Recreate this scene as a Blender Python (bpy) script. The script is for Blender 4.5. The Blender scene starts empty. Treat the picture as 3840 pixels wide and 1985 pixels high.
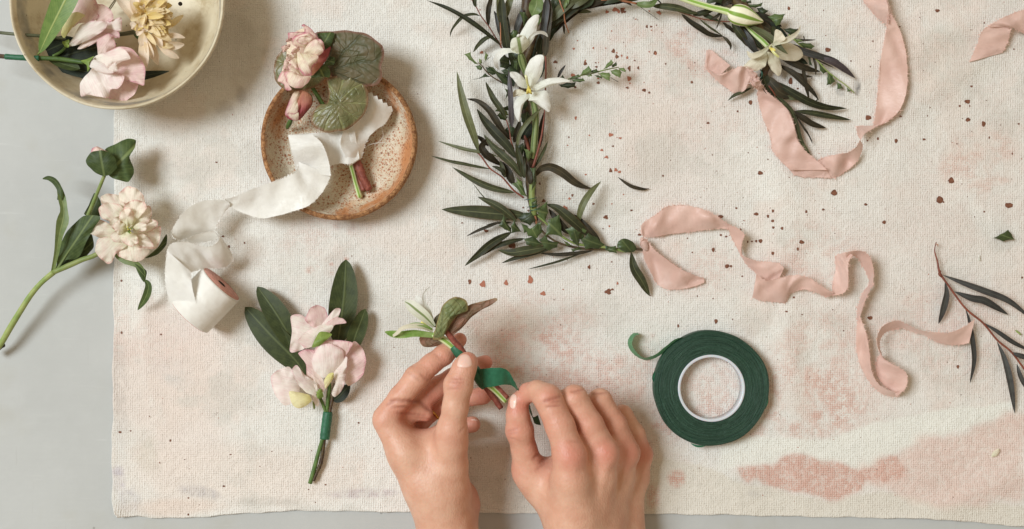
import bpy, math, random
import numpy as np
from mathutils import Vector
random.seed(7)
rng = np.random.default_rng(7)

# ------------------------------------------------------------------ scale
S = 0.000225          # metres per photograph pixel on the table plane
H = 1.0               # camera height above the cloth
scene = bpy.context.scene
COL = scene.collection

# ------------------------------------------------------------------ camera, world, light, exposure
cam_d = bpy.data.cameras.new("camera")
cam = bpy.data.objects.new("camera", cam_d)
COL.objects.link(cam)
cam.location = (0, 0, H)
cam_d.sensor_fit = 'HORIZONTAL'
cam_d.sensor_width = 36.0
cam_d.lens = 36.0 * H / (3840 * S)
cam_d.clip_start = 0.01
cam_d.clip_end = 50
scene.camera = cam

world = bpy.data.worlds.new("World")
scene.world = world
world.use_nodes = True
bg = world.node_tree.nodes['Background']
bg.inputs['Color'].default_value = (1.0, 0.80, 0.55, 1)
bg.inputs['Strength'].default_value = 0.405

ld = bpy.data.lights.new("window_light", 'AREA')
ld.shape = 'RECTANGLE'
ld.size = 1.85
ld.size_y = 2.1
ld.energy = 308
ld.color = (0.83, 0.91, 0.965)
lo = bpy.data.objects.new("window_light", ld)
COL.objects.link(lo)
lo.location = (-3.10, 0.95, 4.60)
lo.rotation_euler = (Vector((0, 0, 0)) - Vector(lo.location)).to_track_quat('-Z', 'Y').to_euler()

scene.view_settings.view_transform = 'Standard'
scene.view_settings.look = 'None'
scene.view_settings.exposure = 0.0
scene.view_settings.gamma = 1.0
scene.cycles.use_denoising = True
scene.cycles.max_bounces = 6
scene.cycles.transparent_max_bounces = 8


# ------------------------------------------------------------------ helpers: photo pixel + height (mm) -> world
def W(a):
    a = np.asarray(a, float)
    z = a[..., 2] * 0.001
    k = (H - z) / H * S
    return np.stack([(a[..., 0] - 1920) * k, -(a[..., 1] - 992.5) * k, z], -1)


class Zm:                                   # traced coordinates of an enlarged region -> photo pixels
    def __init__(s, ox, oy, k): s.ox, s.oy, s.k = ox, oy, k
    def __call__(s, pts):                   # a width or radius (last of 3 or 4 values) is in enlarged pixels too
        return [(s.ox + p[0] / s.k, s.oy + p[1] / s.k) + (tuple(p[2:-1]) + (p[-1] / s.k,) if len(p) > 2 else ()) for p in pts]
    def p(s, x, y): return (s.ox + x / s.k, s.oy + y / s.k)


Z1 = Zm(0, 0, 2.862); Z2 = Zm(940, 60, 1.6657); Z3 = Zm(0, 480, 1.549)
Z5 = Zm(1580, 500, 2.081); Z6 = Zm(2400, 0, 1.7889); Z7 = Zm(2350, 720, 1.5859); Z8 = Zm(880, 940, 1.4796)
Z9 = Zm(1380, 1040, 2.2194); Z10 = Zm(1380, 1300, 1.9446); Z12 = Zm(2320, 1200, 2.561); Z13 = Zm(2700, 1500, 2.2596)
Z14 = Zm(380, 1500, 2.1467)
ZA = Zm(1580, 0, 4); ZB = Zm(1580, 333, 4); ZC = Zm(2100, 0, 4); ZD = Zm(2600, 0, 4); ZE = Zm(2600, 250, 3.2015); ZF = Zm(3340, 860, 1.85)


def wloc(o):
    v = Vector((0, 0, 0))
    while o is not None:
        v += o.location
        o = o.parent
    return np.array(v)


def tag(o, label, cat, group=None, kind=None):
    if label: o['label'] = label
    if cat: o['category'] = cat
    if group: o['group'] = group
    if kind: o['kind'] = kind
    return o


def thing(name, label, cat, px, z=0.0, group=None):
    o = bpy.data.objects.new(name, None)
    o.empty_display_size = 0.01
    COL.objects.link(o)
    o.location = Vector(W((px[0], px[1], z)))
    return tag(o, label, cat, group)


def mesh(name, v, f, mat, parent=None, uv=None, rad=None, col=None, smooth=True, loc=None, fm=None):
    """v: world coordinates (n,3); f: list of faces; per-vertex uv / rad / colour layers."""
    v = np.asarray(v, float)
    org = wloc(parent) if parent is not None else (np.array(loc) if loc is not None else np.zeros(3))
    me = bpy.data.meshes.new(name)
    me.from_pydata((v - org).tolist(), [], f if isinstance(f, list) else f.tolist())
    li = np.empty(len(me.loops), np.int32)
    me.loops.foreach_get('vertex_index', li)
    for nm, arr in (('UVMap', uv), ('rad', rad)):
        if arr is not None:
            l = me.uv_layers.new(name=nm)
            l.data.foreach_set('uv', np.asarray(arr, np.float32)[li].ravel())
    if col is not None:
        c = np.ones((len(v), 4), np.float32)
        c[:, :col.shape[1]] = col
        ca = me.color_attributes.new('Col', 'FLOAT_COLOR', 'POINT')
        ca.data.foreach_set('color', c.ravel())
    mats = mat if isinstance(mat, (list, tuple)) else [mat]
    for m in mats: me.materials.append(m)
    if fm is not None: me.polygons.foreach_set('material_index', np.asarray(fm, np.int32))
    if smooth: me.polygons.foreach_set('use_smooth', np.ones(len(me.polygons), bool))
    me.update()
    o = bpy.data.objects.new(name, me)
    COL.objects.link(o)
    if parent is not None: o.parent = parent
    elif loc is not None: o.location = Vector(loc)
    return o


def cr(pts, n, closed=False, ten=.5):
    """Catmull-Rom through pts, n samples, evenly spaced by length."""
    p = np.asarray(pts, float)
    if closed:
        q = np.vstack([p[-1], p, p[0], p[1]])
    else:
        q = np.vstack([2 * p[0] - p[1], p, 2 * p[-1] - p[-2]])
    segs = len(q) - 3
    t = np.linspace(0, 1, 12, endpoint=False)[:, None]
    out = []
    for i in range(segs):
        a, b, c, d = q[i:i + 4]
        m0 = ten * (c - a); m1 = ten * (d - b)
        out.append(b * (2 * t ** 3 - 3 * t ** 2 + 1) + m0 * (t ** 3 - 2 * t ** 2 + t) + c * (3 * t ** 2 - 2 * t ** 3) + m1 * (t ** 3 - t ** 2))
    out = np.vstack(out + [q[-2][None]])
    s = np.r_[0, np.cumsum(np.linalg.norm(np.diff(out[:, :3], axis=0), axis=1))]
    s /= s[-1]
    u = np.linspace(0, 1, n + 1)[:-1] if closed else np.linspace(0, 1, n)
    return np.stack([np.interp(u, s, out[:, k]) for k in range(out.shape[1])], 1)


def cru(pts, n):
    """Catmull-Rom with uniform parameter (so that two edges stay in step)."""
    p = np.asarray(pts, float)
    q = np.vstack([2 * p[0] - p[1], p, 2 * p[-1] - p[-2]])
    u = np.linspace(0, len(p) - 1 - 1e-6, n)
    i = u.astype(int); t = (u - i)[:, None]
    a, b, c, d = q[i], q[i + 1], q[i + 2], q[i + 3]
    return 0.5 * ((2 * b) + (c - a) * t + (2 * a - 5 * b + 4 * c - d) * t ** 2 + (3 * b - a - 3 * c + d) * t ** 3)


def gridfaces(n, m, wrap=False):
    f = []
    for i in range(n - 1):
        for j in range(m if wrap else m - 1):
            j2 = (j + 1) % m
            f.append((i * m + j, i * m + j2, (i + 1) * m + j2, (i + 1) * m + j))
    return f


PROF = {
    'lance': lambda t: (t ** 0.62 * (1 - t) ** 0.8) / 0.379,
    'ellip': lambda t: np.sin(np.pi * np.clip(t, 0, 1)) ** 0.72,
    'ovate': lambda t: (t ** 0.55 * (1 - t) ** 0.62) / 0.447,
    'petal': lambda t: np.sin(np.pi * np.clip(0.12 + 0.86 * t, 0, 1) ** 1.25) ** 0.8,
    'strap': lambda t: np.minimum(1, np.minimum(t * 8 + 0.1, (1 - t) * 4) + 0.02),
    'flat': lambda t: np.ones_like(t),
}


def blade(parent, name, pts, w, z, mat, roll=None, fold=0.25, prof='lance', n=18, wave=0.0, twist=0.0):
    """leaf or petal along a centre line, base first; w half width in photo px; z=(base, tip, arch) mm"""
    p = np.asarray([q[:2] for q in pts], float)
    ws = [q[2] for q in pts] if len(pts[0]) > 2 else None
    if ws is not None:
        c = cr(np.c_[p, np.zeros(len(p)), ws], n)
        wd = np.maximum(c[:, 3], 0.4)
    else:
        c = cr(np.c_[p, np.zeros(len(p)), np.zeros(len(p))], n)
        wd = w * np.maximum(PROF[prof](np.linspace(0, 1, n)), 0.03)
    t = np.linspace(0, 1, n)
    zz = z[0] + (z[1] - z[0]) * t + z[2] * np.sin(np.pi * t)
    C = W(np.c_[c[:, :2], zz])
    T = np.gradient(C, axis=0); T /= np.linalg.norm(T, axis=1)[:, None]
    up = np.array([0, 0, 1.0])
    L = np.cross(up, T); L /= np.maximum(np.linalg.norm(L, axis=1)[:, None], 1e-6)
    N = np.cross(T, L)
    if roll is None: roll = random.uniform(-0.35, 0.35)
    r = roll + twist * (t - 0.5)
    L2 = L * np.cos(r)[:, None] + N * np.sin(r)[:, None]
    N2 = -L * np.sin(r)[:, None] + N * np.cos(r)[:, None]
    us = np.array([-1, -0.6, -0.2, 0, 0.2, 0.6, 1.0])
    V = []; UV = []
    ph = random.random() * 6
    for i in range(n):
        wm = wd[i] * S * (H - zz[i] * .001)
        for u in us:
            off = fold * abs(u) ** 1.3 * wm + wave * .001 * abs(u) ** 2 * math.sin(t[i] * 17 + ph + (2 if u > 0 else 0))
            q = C[i] + L2[i] * u * wm + N2[i] * off
            V.append(q); UV.append((u * .5 + .5, t[i]))
    V = np.array(V); V[:, 2] = np.maximum(V[:, 2], 0.0004)
    return mesh(name, V, gridfaces(n, len(us)), mat, parent, uv=UV, rad=UV)


def sheet(parent, name, outline, base, z, mat, dome=0.0, ruffle=0.0, sharp=False, flute=1.0, n=56, rings=8, freq=5, crinkle=0.0, tilt=(0, 0)):
    """petal / broad leaf from its outline (photo px); base = where it is attached; z=(base, tip) mm"""
    o = np.asarray([q[:2] for q in outline], float)
    if sharp:
        k = 5; e = []
        for i in range(len(o)):
            a, b = o[i], o[(i + 1) % len(o)]
            d = b - a; nn = np.array([d[1], -d[0]])
            cc = o.mean(0); sgn = 1 if np.dot(nn, (a + b) / 2 - cc) > 0 else -1
            for j in range(k):
                tt = j / k
                e.append(a + d * tt - sgn * nn * 0.07 * math.sin(math.pi * tt))
        o = np.array(e); n = len(o)
    else:
        o = cr(np.c_[o, np.zeros(len(o))], n, closed=True, ten=.33)[:, :2]
    c = o.mean(0)
    b = np.asarray(base, float)
    ax = c - b
    if np.linalg.norm(ax) < 1: ax = np.array([0, -1.0])
    ax /= np.linalg.norm(ax)
    pr = (o - b) @ ax
    Lmax = max(pr.max(), 1)
    lat = np.array([-ax[1], ax[0]])
    lw = max(np.abs((o - b) @ lat).max(), 1)
    ang = np.linspace(0, 2 * np.pi, n, endpoint=False)
    ph = random.random() * 6.28; ph2 = random.random() * 6.28
    wob = lambda a_, k0, k1: sum(random.uniform(-1, 1) * np.sin(k_ * a_ + random.random() * 6.28) for k_ in range(k0, k1)) / math.sqrt(k1 - k0)
    if not sharp:                             # live petal and leaf edges are never smooth ovals
        fr = 1 + .02 * wob(ang, 3, 11)
        o = c + (o - c) * fr[:, None]
    V, UV, RD = [], [], []
    w1_, w2_ = wob(ang, 2, 6), wob(ang, 4, 12)
    curl = random.uniform(-.8, 2.2) * min(1.0, ruffle) if not sharp else 0
    nf = random.choice([5, 6, 7, 8])
    rr = np.linspace(0, 1, rings) ** 0.8
    for r in rr:
        q = c + (o - c) * r
        v = np.clip(((q - b) @ ax) / Lmax, -0.3, 1.2)
        zz = z[0] + (z[1] - z[0]) * v + .75 * dome * (1 - r ** 2.6)
        zz = zz + ruffle * 2.4 * r ** 2 * w1_ + ruffle * 1.7 * r ** 4 * w2_ + curl * max(0, r - .62) ** 1.5 * 4
        zz = zz + flute * ruffle * .75 * (1 - 2 * np.abs(np.sin(np.arctan2((q - b) @ lat, (q - b) @ ax + .25 * Lmax) * nf * .9 + ph))) * np.clip(v, 0, 1)
        zz = zz + (q[:, 0] - c[0]) * tilt[0] + (q[:, 1] - c[1]) * tilt[1]
        if crinkle:
            zz = zz + crinkle * (np.sin(q[:, 0] * .31 + ph) * np.sin(q[:, 1] * .27 + ph2))
        V.append(W(np.c_[q, np.maximum(zz, 0.5)]))
        UV.append(np.c_[((q - b) @ lat) / lw * .5 + .5, v])
        a2 = np.arctan2(((q - b) @ lat), ((q - b) @ ax)) / (2 * np.pi) + .5
        RD.append(np.c_[np.full(n, r), a2])
    f = []
    for i in range(rings - 1):
        for j in range(n):
            j2 = (j + 1) % n
            f.append((i * n + j, i * n + j2, (i + 1) * n + j2, (i + 1) * n + j))
    V = np.vstack(V)
    return mesh(name, V, f, mat, parent, uv=np.vstack(UV), rad=np.vstack(RD))


def tube(parent, name, pts, mat, n=None, sides=12, flat=1.0, loc=None, rough=0.0):
    """pts (x, y, z mm, r px)"""
    p = np.asarray(pts, float)
    n = n or max(8, 7 * (len(p) - 1))
    c = cr(p, n)
    C = W(c[:, :3]); R = np.maximum(c[:, 3], .3) * S * (H - c[:, 2] * .001)
    T = np.gradient(C, axis=0); T /= np.linalg.norm(T, axis=1)[:, None]
    up = np.array([0, 0, 1.0])
    L = np.cross(up, T); ln = np.linalg.norm(L, axis=1)[:, None]
    L = np.where(ln > 1e-4, L / np.maximum(ln, 1e-6), np.array([1.0, 0, 0]))
    N = np.cross(T, L)
    V, UV = [], []
    for i in range(n):
        for j in range(sides):
            a = 2 * math.pi * j / sides
            r = R[i] * (1 + rough * random.uniform(-1, 1))
            V.append(C[i] + L[i] * math.cos(a) * r + N[i] * math.sin(a) * r * flat)
            UV.append((j / sides, i / (n - 1)))
    f = gridfaces(n, sides, True)
    f.append(tuple(range(sides))[::-1]); f.append(tuple(range((n - 1) * sides, n * sides)))
    return mesh(name, V, f, mat, parent, uv=UV, rad=UV, loc=loc)


def ribbon(parent, name, A, B, mat, zA=3.0, zB=3.0, m=11, per=9, ripple=0.5, fray=True, loc=None, pink=False, k=1.0):
    """cloth strip between two edge lines; z in mm per control point"""
    A = np.asarray(A, float); B = np.asarray(B, float)
    N = max(len(A), len(B))
    n = per * (N - 1) + 1
    zA = np.interp(np.linspace(0, 1, len(A)), np.linspace(0, 1, np.size(zA)), np.atleast_1d(zA))
    zB = np.interp(np.linspace(0, 1, len(B)), np.linspace(0, 1, np.size(zB)), np.atleast_1d(zB))
    a = cru(np.c_[A[:, :2], zA], n); b = cru(np.c_[B[:, :2], zB], n)
    V, UV = [], []
    p1, p2, p3 = [random.random() * 6 for _ in range(3)]
    if mat is M.get('whiterib'): k = .5
    if mat is M.get('pinkrib'): ripple *= 1.5
    bw = [random.uniform(-1, 1) for _ in range(4)]
    for i in range(n):
        s = i / (n - 1)
        wpx = np.linalg.norm(a[i, :2] - b[i, :2])
        for j in range(m):
            u = j / (m - 1)
            q = a[i] * (1 - u) + b[i] * u
            q = q + np.array([0, 0, ripple * (math.sin(u * 4.2 + p1 + s * 7) * .9 + math.sin(s * n * .23 + p2 + u * 1.3) * 1.0 * math.sin(u * 2.6 + p3) + .35 * math.sin(u * 9 + s * n * .4 + p3)) * min(1, wpx / 70)])
            q = q + np.array([0, 0, min(1, wpx / 60) * 2.1 * ripple * math.sin(math.pi * u) * (bw[0] + bw[1] * math.sin(s * N * 1.5 + p1) + .8 * bw[2] * math.sin(s * N * 2.9 + p2))])
            jag = 0
            if j == 0 or j == m - 1:
                q[:2] += np.array([random.uniform(-1, 1), random.uniform(-1, 1)]) * .7
            if pink and i == n - 1:
                q[:2] += (a[-1, :2] - a[-3, :2]) * (0.55 if j % 2 else -0.1)
            q[2] = max(q[2], 0.6)
            V.append(q); UV.append((u, s))
    f = gridfaces(n, m)
    V = np.array(V); UV = list(UV)
    if fray:
        ex, fx = [], []
        base = len(V)
        for e, o_, sg in ((a, b, 0), (b, a, 1)):
            ln = np.r_[0, np.cumsum(np.linalg.norm(np.diff(e[:, :2], axis=0), axis=1))]
            cnt = int(ln[-1] / 2.6)
            for _ in range(cnt):
                s = random.random() * ln[-1]
                q = np.array([np.interp(s, ln, e[:, kk]) for kk in range(3)])
                r = np.array([np.interp(s, ln, o_[:, kk]) for kk in range(3)])
                d = q[:2] - r[:2]; L = np.linalg.norm(d)
                if L < 8: continue
                d /= L
                an = random.uniform(-0.9, 0.9)
                d = np.array([d[0] * math.cos(an) - d[1] * math.sin(an), d[0] * math.sin(an) + d[1] * math.cos(an)])
                le = (random.uniform(2, 7) if random.random() < .88 else random.uniform(9, 20)) * k; pw = 1.1
                pr = np.array([-d[1], d[0]]) * pw
                z1 = max(q[2] - random.uniform(-1, 1.5), .5)
                ex += [(q[0] - pr[0], q[1] - pr[1], q[2] + .2), (q[0] + pr[0], q[1] + pr[1], q[2] + .2), (q[0] + d[0] * le, q[1] + d[1] * le, z1)]
                UV += [(sg, .5)] * 3
                fx.append((base, base + 1, base + 2)); base += 3
        if ex:
            V = np.vstack([V, ex]); f += fx
    return mesh(name, W(V), f, mat, parent, uv=UV, rad=UV, loc=loc)


def lathe(parent, name, cx, cy, prof, mat, seg=128, wob=0.0, loc=None, ecc=None):
    """prof list of (r px at that height, z mm); centre in px at z=0 line; true vertical axis in the world"""
    c = W((cx, cy, prof[0][2] if len(prof[0]) > 2 else 0))
    V, UV = [], []
    P = np.asarray([q[:2] for q in prof], float)
    n = len(P)
    for i in range(n):
        for j in range(seg + 1):
            a = 2 * math.pi * j / seg
            r = P[i, 0] * S
            if wob: r *= 1 + wob * (math.sin(3 * a + 1) + .6 * math.sin(5 * a + 2 + P[i, 0] * .02) + .4 * math.sin(9 * a + P[i, 0] * .05))
            V.append((c[0] + r * math.cos(a), c[1] + r * math.sin(a), P[i, 1] * .001))
            UV.append((i / (n - 1), j / seg))
    return mesh(name, V, gridfaces(n, seg + 1), mat, parent, uv=UV, rad=UV, loc=loc)


# ------------------------------------------------------------------ materials
def lin(r, g, b):
    f = lambda c: (c / 255 / 12.92) if c <= 10 else ((c / 255 + .055) / 1.055) ** 2.4
    return (f(r), f(g), f(b), 1)


class NT:
    def __init__(s, name):
        s.m = bpy.data.materials.new(name); s.m.use_nodes = True
        s.t = s.m.node_tree; s.bsdf = s.t.nodes['Principled BSDF']; s.out = s.t.nodes['Material Output']
    def n(s, ty, **kw):
        nd = s.t.nodes.new(ty)
        for k_, v in kw.items():
            if k_ in nd.inputs: nd.inputs[k_].default_value = v
            else: setattr(nd, k_, v)
        return nd
    def l(s, a, b): s.t.links.new(a, b)
    def mix(s, fac, a, b, mode='MIX'):
        nd = s.t.nodes.new('ShaderNodeMix'); nd.data_type = 'RGBA'; nd.blend_type = mode
        for i, x in ((0, fac), (6, a), (7, b)):
            if isinstance(x, bpy.types.NodeSocket): s.l(x, nd.inputs[i])
            else: nd.inputs[i].default_value = x
        return nd.outputs[2]
    def math(s, op, a, b=0.0, c=0.0, clamp=False):
        nd = s.t.nodes.new('ShaderNodeMath'); nd.operation = op; nd.use_clamp = clamp
        for i, x in enumerate((a, b, c)):
            if isinstance(x, bpy.types.NodeSocket): s.l(x, nd.inputs[i])
            else: nd.inputs[i].default_value = x
        return nd.outputs[0]
    def ramp(s, x, lo, hi, a=0.0, b=1.0):
        nd = s.t.nodes.new('ShaderNodeMapRange'); nd.interpolation_type = 'SMOOTHSTEP'
        s.l(x, nd.inputs[0])
        for i, v in zip((1, 2, 3, 4), (lo, hi, a, b)): nd.inputs[i].default_value = v
        return nd.outputs[0]
    def noise(s, scale, detail=3, rough=.55, coord=None, dist=0.0):
        nd = s.n('ShaderNodeTexNoise', Scale=scale, Detail=detail, Roughness=rough, Distortion=dist)
        s.l(coord if coord is not None else s.obj(), nd.inputs['Vector'])
        return nd.outputs['Fac']
    def obj(s):
        if not hasattr(s, '_o'): s._o = s.n('ShaderNodeTexCoord').outputs['Object']
        return s._o
    def uv(s, nm='UVMap'):
        u = s.n('ShaderNodeUVMap'); u.uv_map = nm
        sp = s.n('ShaderNodeSeparateXYZ'); s.l(u.outputs[0], sp.inputs[0])
        return sp.outputs[0], sp.outputs[1], u.outputs[0]
    def rand(s): return s.n('ShaderNodeObjectInfo').outputs['Random']
    def bump(s, h, strength=.3, dist=.001):
        b = s.n('ShaderNodeBump', Strength=strength, Distance=dist)
        s.l(h, b.inputs['Height']); s.l(b.outputs[0], s.bsdf.inputs['Normal'])
        return b.outputs[0]
    def fin(s, col, rough=.5, spec=.5, trans=0.0, tcol=None, sss=0.0, sheen=0.0):
        if isinstance(col, bpy.types.NodeSocket): s.l(col, s.bsdf.inputs['Base Color'])
        else: s.bsdf.inputs['Base Color'].default_value = col
        s.bsdf.inputs['Roughness'].default_value = rough
        s.bsdf.inputs['Specular IOR Level'].default_value = spec
        if sheen: s.bsdf.inputs['Sheen Weight'].default_value = sheen
        if sss:
            s.bsdf.inputs['Subsurface Weight'].default_value = sss
            s.bsdf.inputs['Subsurface Scale'].default_value = .004
            s.bsdf.inputs['Subsurface Radius'].default_value = (1.0, .35, .2)
        if trans:
            tb = s.n('ShaderNodeBsdfTranslucent'); mx = s.n('ShaderNodeMixShader'); mx.inputs[0].default_value = trans
            c = tcol if tcol is not None else col
            if isinstance(c, bpy.types.NodeSocket): s.l(c, tb.inputs[0])
            else: tb.inputs[0].default_value = c
            s.l(s.bsdf.outputs[0], mx.inputs[1]); s.l(tb.outputs[0], mx.inputs[2]); s.l(mx.outputs[0], s.out.inputs[0])
        return s.m


def vary(t, col, amt=.35):
    """small per-object shift of brightness: leaves are never one colour"""
    r = t.rand()
    k = t.ramp(r, 0, 1, 1 - amt, 1 + amt)
    nd = t.n('ShaderNodeVectorMath', operation='SCALE')
    if isinstance(col, bpy.types.NodeSocket): t.l(col, nd.inputs[0])
    else: nd.inputs[0].default_value = col[:3]
    t.l(k, nd.inputs['Scale'])
    return nd.outputs[0]


def leaf_mat(name, a, b, rib, edge=None, rough=.45, veins=14, trans=.12, amt=.3, spec=.5, bumpy=.35):
    t = NT(name)
    u, v, _ = t.uv()
    d = t.math('ABSOLUTE', t.math('SUBTRACT', u, .5))
    nz = t.noise(180, 4)
    base = t.mix(t.ramp(nz, .35, .65), a, b)
    ribm = t.ramp(d, .012, .055, .75, 0)
    sv = t.math('ADD', t.math('MULTIPLY', v, float(veins)), t.math('MULTIPLY', d, -9.0))
    fr = t.math('ABSOLUTE', t.math('SUBTRACT', t.math('FRACT', sv), .5))
    svm = t.math('MULTIPLY', t.ramp(fr, .0, .09, .28, 0), t.ramp(d, .4, .5, 1, 0))
    m = t.math('MAXIMUM', ribm, svm)
    c = t.mix(m, base, rib)
    if edge: c = t.mix(t.ramp(d, .42, .5, 0, .7), c, edge)
    c = vary(t, c, amt)
    hh = t.math('SUBTRACT', t.math('MULTIPLY', t.noise(420, 3), .5), m)
    t.bump(hh, bumpy, .0005)
    return t.fin(c, rough, spec, trans)


def petal_mat(name, a, tip, edge, keel=None, trans=.22, stripe=None, rough=.55, amt=.05, edgek=.9, edge0=.82):
    t = NT(name)
    u, v, _ = t.uv()
    r, _, _ = t.uv('rad')
    nz = t.noise(130, 3)
    c = t.mix(t.ramp(v, .05, .75), a, tip)
    c = t.mix(t.math('MULTIPLY', t.ramp(nz, .4, .75), .35), c, edge)
    wv = t.n('ShaderNodeTexNoise', Scale=1.0, Detail=2)
    mp = t.n('ShaderNodeMapping'); mp.inputs['Scale'].default_value = (34, 2.5, 1)
    uvn = t.n('ShaderNodeUVMap'); uvn.uv_map = 'UVMap'
    t.l(uvn.outputs[0], mp.inputs[0]); t.l(mp.outputs[0], wv.inputs['Vector'])
    rs = t.math('ADD', r, t.math('MULTIPLY', t.math('SUBTRACT', wv.outputs['Fac'], .5), .35))
    e = t.math('MULTIPLY', t.math('MULTIPLY', t.ramp(rs, edge0, 1.02), t.ramp(v, .2, .6)), t.ramp(t.noise(60, 3), .35, .62, .15, edgek))
    c = t.mix(e, c, edge)
    d = t.math('ABSOLUTE', t.math('SUBTRACT', u, .5))
    if stripe: c = t.mix(t.ramp(d, .05, .13, .9, 0), c, stripe)
    c = t.mix(t.ramp(wv.outputs['Fac'], .45, .75, 0, .34), c, edge)
    t.bump(t.math('ADD', wv.outputs['Fac'], t.math('MULTIPLY', nz, .8)), .6, .0009)
    c = vary(t, c, amt)
    return t.fin(c, rough, .3, trans)


def stem_mat(name, a, b, stripes=0, rough=.5, amt=.15, grain=120):
    t = NT(name)
    u, v, _ = t.uv()
    if stripes:
        s = t.math('SINE', t.math('MULTIPLY', u, 6.2832 * stripes))
        c = t.mix(t.ramp(s, -.75, .0), a, b)
    else:
        c = t.mix(t.ramp(t.noise(grain, 4), .35, .65), a, b)
    t.bump(t.noise(500, 3), .4, .0006)
    return t.fin(vary(t, c, amt), rough, .4)


M = {}
M['willow'] = leaf_mat('willow_leaf', lin(60, 63, 40), lin(47, 50, 33), lin(98, 100, 68), lin(92, 68, 46), rough=.52, spec=.22, veins=5, trans=.08, amt=.42)
M['willowg'] = leaf_mat('willow_leaf_green', lin(100, 104, 68), lin(86, 90, 58), lin(128, 132, 96), lin(88, 78, 56), rough=.5, veins=5, trans=.1, amt=.22)
M['willowd'] = leaf_mat('willow_leaf_dark', lin(62, 55, 40), lin(48, 45, 34), lin(82, 74, 56), lin(80, 54, 42), rough=.5, spec=.22, veins=4, trans=.05, amt=.3)
M['willowb'] = leaf_mat('willow_leaf_blue', lin(62, 63, 60), lin(50, 50, 49), lin(86, 84, 78), lin(98, 62, 50), rough=.5, veins=4, trans=.05, amt=.2)
M['purple'] = leaf_mat('willow_leaf_purple', lin(78, 68, 70), lin(62, 55, 58), lin(96, 88, 84), None, rough=.45, veins=4, amt=.15)
M['holly'] = leaf_mat('prickly_leaf', lin(80, 98, 56), lin(64, 80, 46), lin(112, 124, 78), lin(120, 128, 82), rough=.42, veins=6, amt=.28)
M['hollyd'] = leaf_mat('prickly_leaf_dark', lin(58, 72, 44), lin(44, 54, 35), lin(84, 94, 60), None, rough=.42, veins=6, amt=.28)
M['hollyl'] = leaf_mat('prickly_leaf_light', lin(118, 138, 84), lin(100, 120, 70), lin(146, 158, 110), None, rough=.45, veins=6, amt=.15)
M['laurel'] = leaf_mat('laurel_leaf', lin(72, 82, 46), lin(58, 68, 38), lin(104, 114, 72), lin(78, 84, 50), rough=.5, veins=13, trans=.1, amt=.14, spec=.25)
M['laureld'] = leaf_mat('laurel_leaf_dark', lin(40, 48, 34), lin(30, 37, 27), lin(70, 78, 54), None, rough=.5, veins=13, amt=.12, spec=.25)
M['bright'] = leaf_mat('bright_leaf', lin(128, 158, 84), lin(112, 144, 74), lin(196, 206, 128), None, rough=.42, veins=20, trans=.25, amt=.05)
M['helle'] = leaf_mat('hellebore_leaf', lin(82, 98, 56), lin(66, 82, 46), lin(128, 142, 88), None, rough=.5, veins=9, trans=.16, amt=.2, spec=.28)
M['hellel'] = leaf_mat('hellebore_leaf_pale', lin(122, 138, 82), lin(104, 122, 70), lin(156, 166, 112), None, rough=.5, veins=9, trans=.2, amt=.12)


def begonia(name, a, b, rim, vein, rough=.33):
    """crinkled leaf: main veins fan out from the stalk, side veins branch off them, raised cells between"""
    t = NT(name)
    r, an, _ = t.uv('rad')
    u, v, _ = t.uv()
    nz = t.noise(90, 4, .6)
    c = t.mix(t.ramp(nz, .32, .68), a, b)
    c = t.mix(t.ramp(t.noise(260, 3), .5, .75, 0, .18), c, vein)
    wob = t.math('MULTIPLY', t.math('SUBTRACT', t.noise(45, 3), .5), .07)
    s = t.math('FRACT', t.math('MULTIPLY', t.math('ADD', an, wob), 10.0))
    d = t.math('ABSOLUTE', t.math('SUBTRACT', s, .5))
    m = t.ramp(t.math('SUBTRACT', d, t.math('MULTIPLY', t.math('SUBTRACT', 1.0, v), .06)), .0, .07, 1, 0)
    sv = t.math('FRACT', t.math('ADD', t.math('MULTIPLY', v, 6.0), t.math('ADD', t.math('MULTIPLY', d, -2.2), t.math('MULTIPLY', wob, 9.0))))
    m2 = t.math('MULTIPLY', t.ramp(t.math('ABSOLUTE', t.math('SUBTRACT', sv, .5)), .0, .12, 1, 0), .55)
    mm = t.math('MAXIMUM', m, m2)
    c = t.mix(t.math('MULTIPLY', mm, .55), c, vein)
    c = t.mix(t.ramp(r, .86, 1, 0, .75), c, rim)
    vo = t.n('ShaderNodeTexVoronoi', Scale=230.0); vo.feature = 'SMOOTH_F1'
    t.l(t.obj(), vo.inputs['Vector'])
    h = t.math('SUBTRACT', t.math('MULTIPLY', nz, .8), t.math('ADD', t.math('MULTIPLY', vo.outputs['Distance'], .8), t.math('MULTIPLY', mm, .7)))
    t.bump(h, .7, .0013)
    return t.fin(c, rough, .4, .08)


M['begonia'] = begonia('begonia_leaf', lin(128, 120, 84), lin(106, 108, 70), lin(140, 98, 76), lin(146, 148, 98), rough=.34)
M['begoniad'] = begonia('begonia_leaf_dark', lin(106, 95, 70), lin(84, 84, 54), lin(136, 92, 80), lin(64, 70, 44), rough=.5)
M['begoniab'] = begonia('begonia_underside', lin(150, 108, 88), lin(112, 90, 66), lin(148, 122, 84), lin(110, 72, 56), rough=.6)
M['begoniag'] = begonia('begonia_leaf_fold', lin(134, 138, 92), lin(104, 116, 70), lin(160, 132, 88), lin(92, 98, 64), rough=.5)

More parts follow.
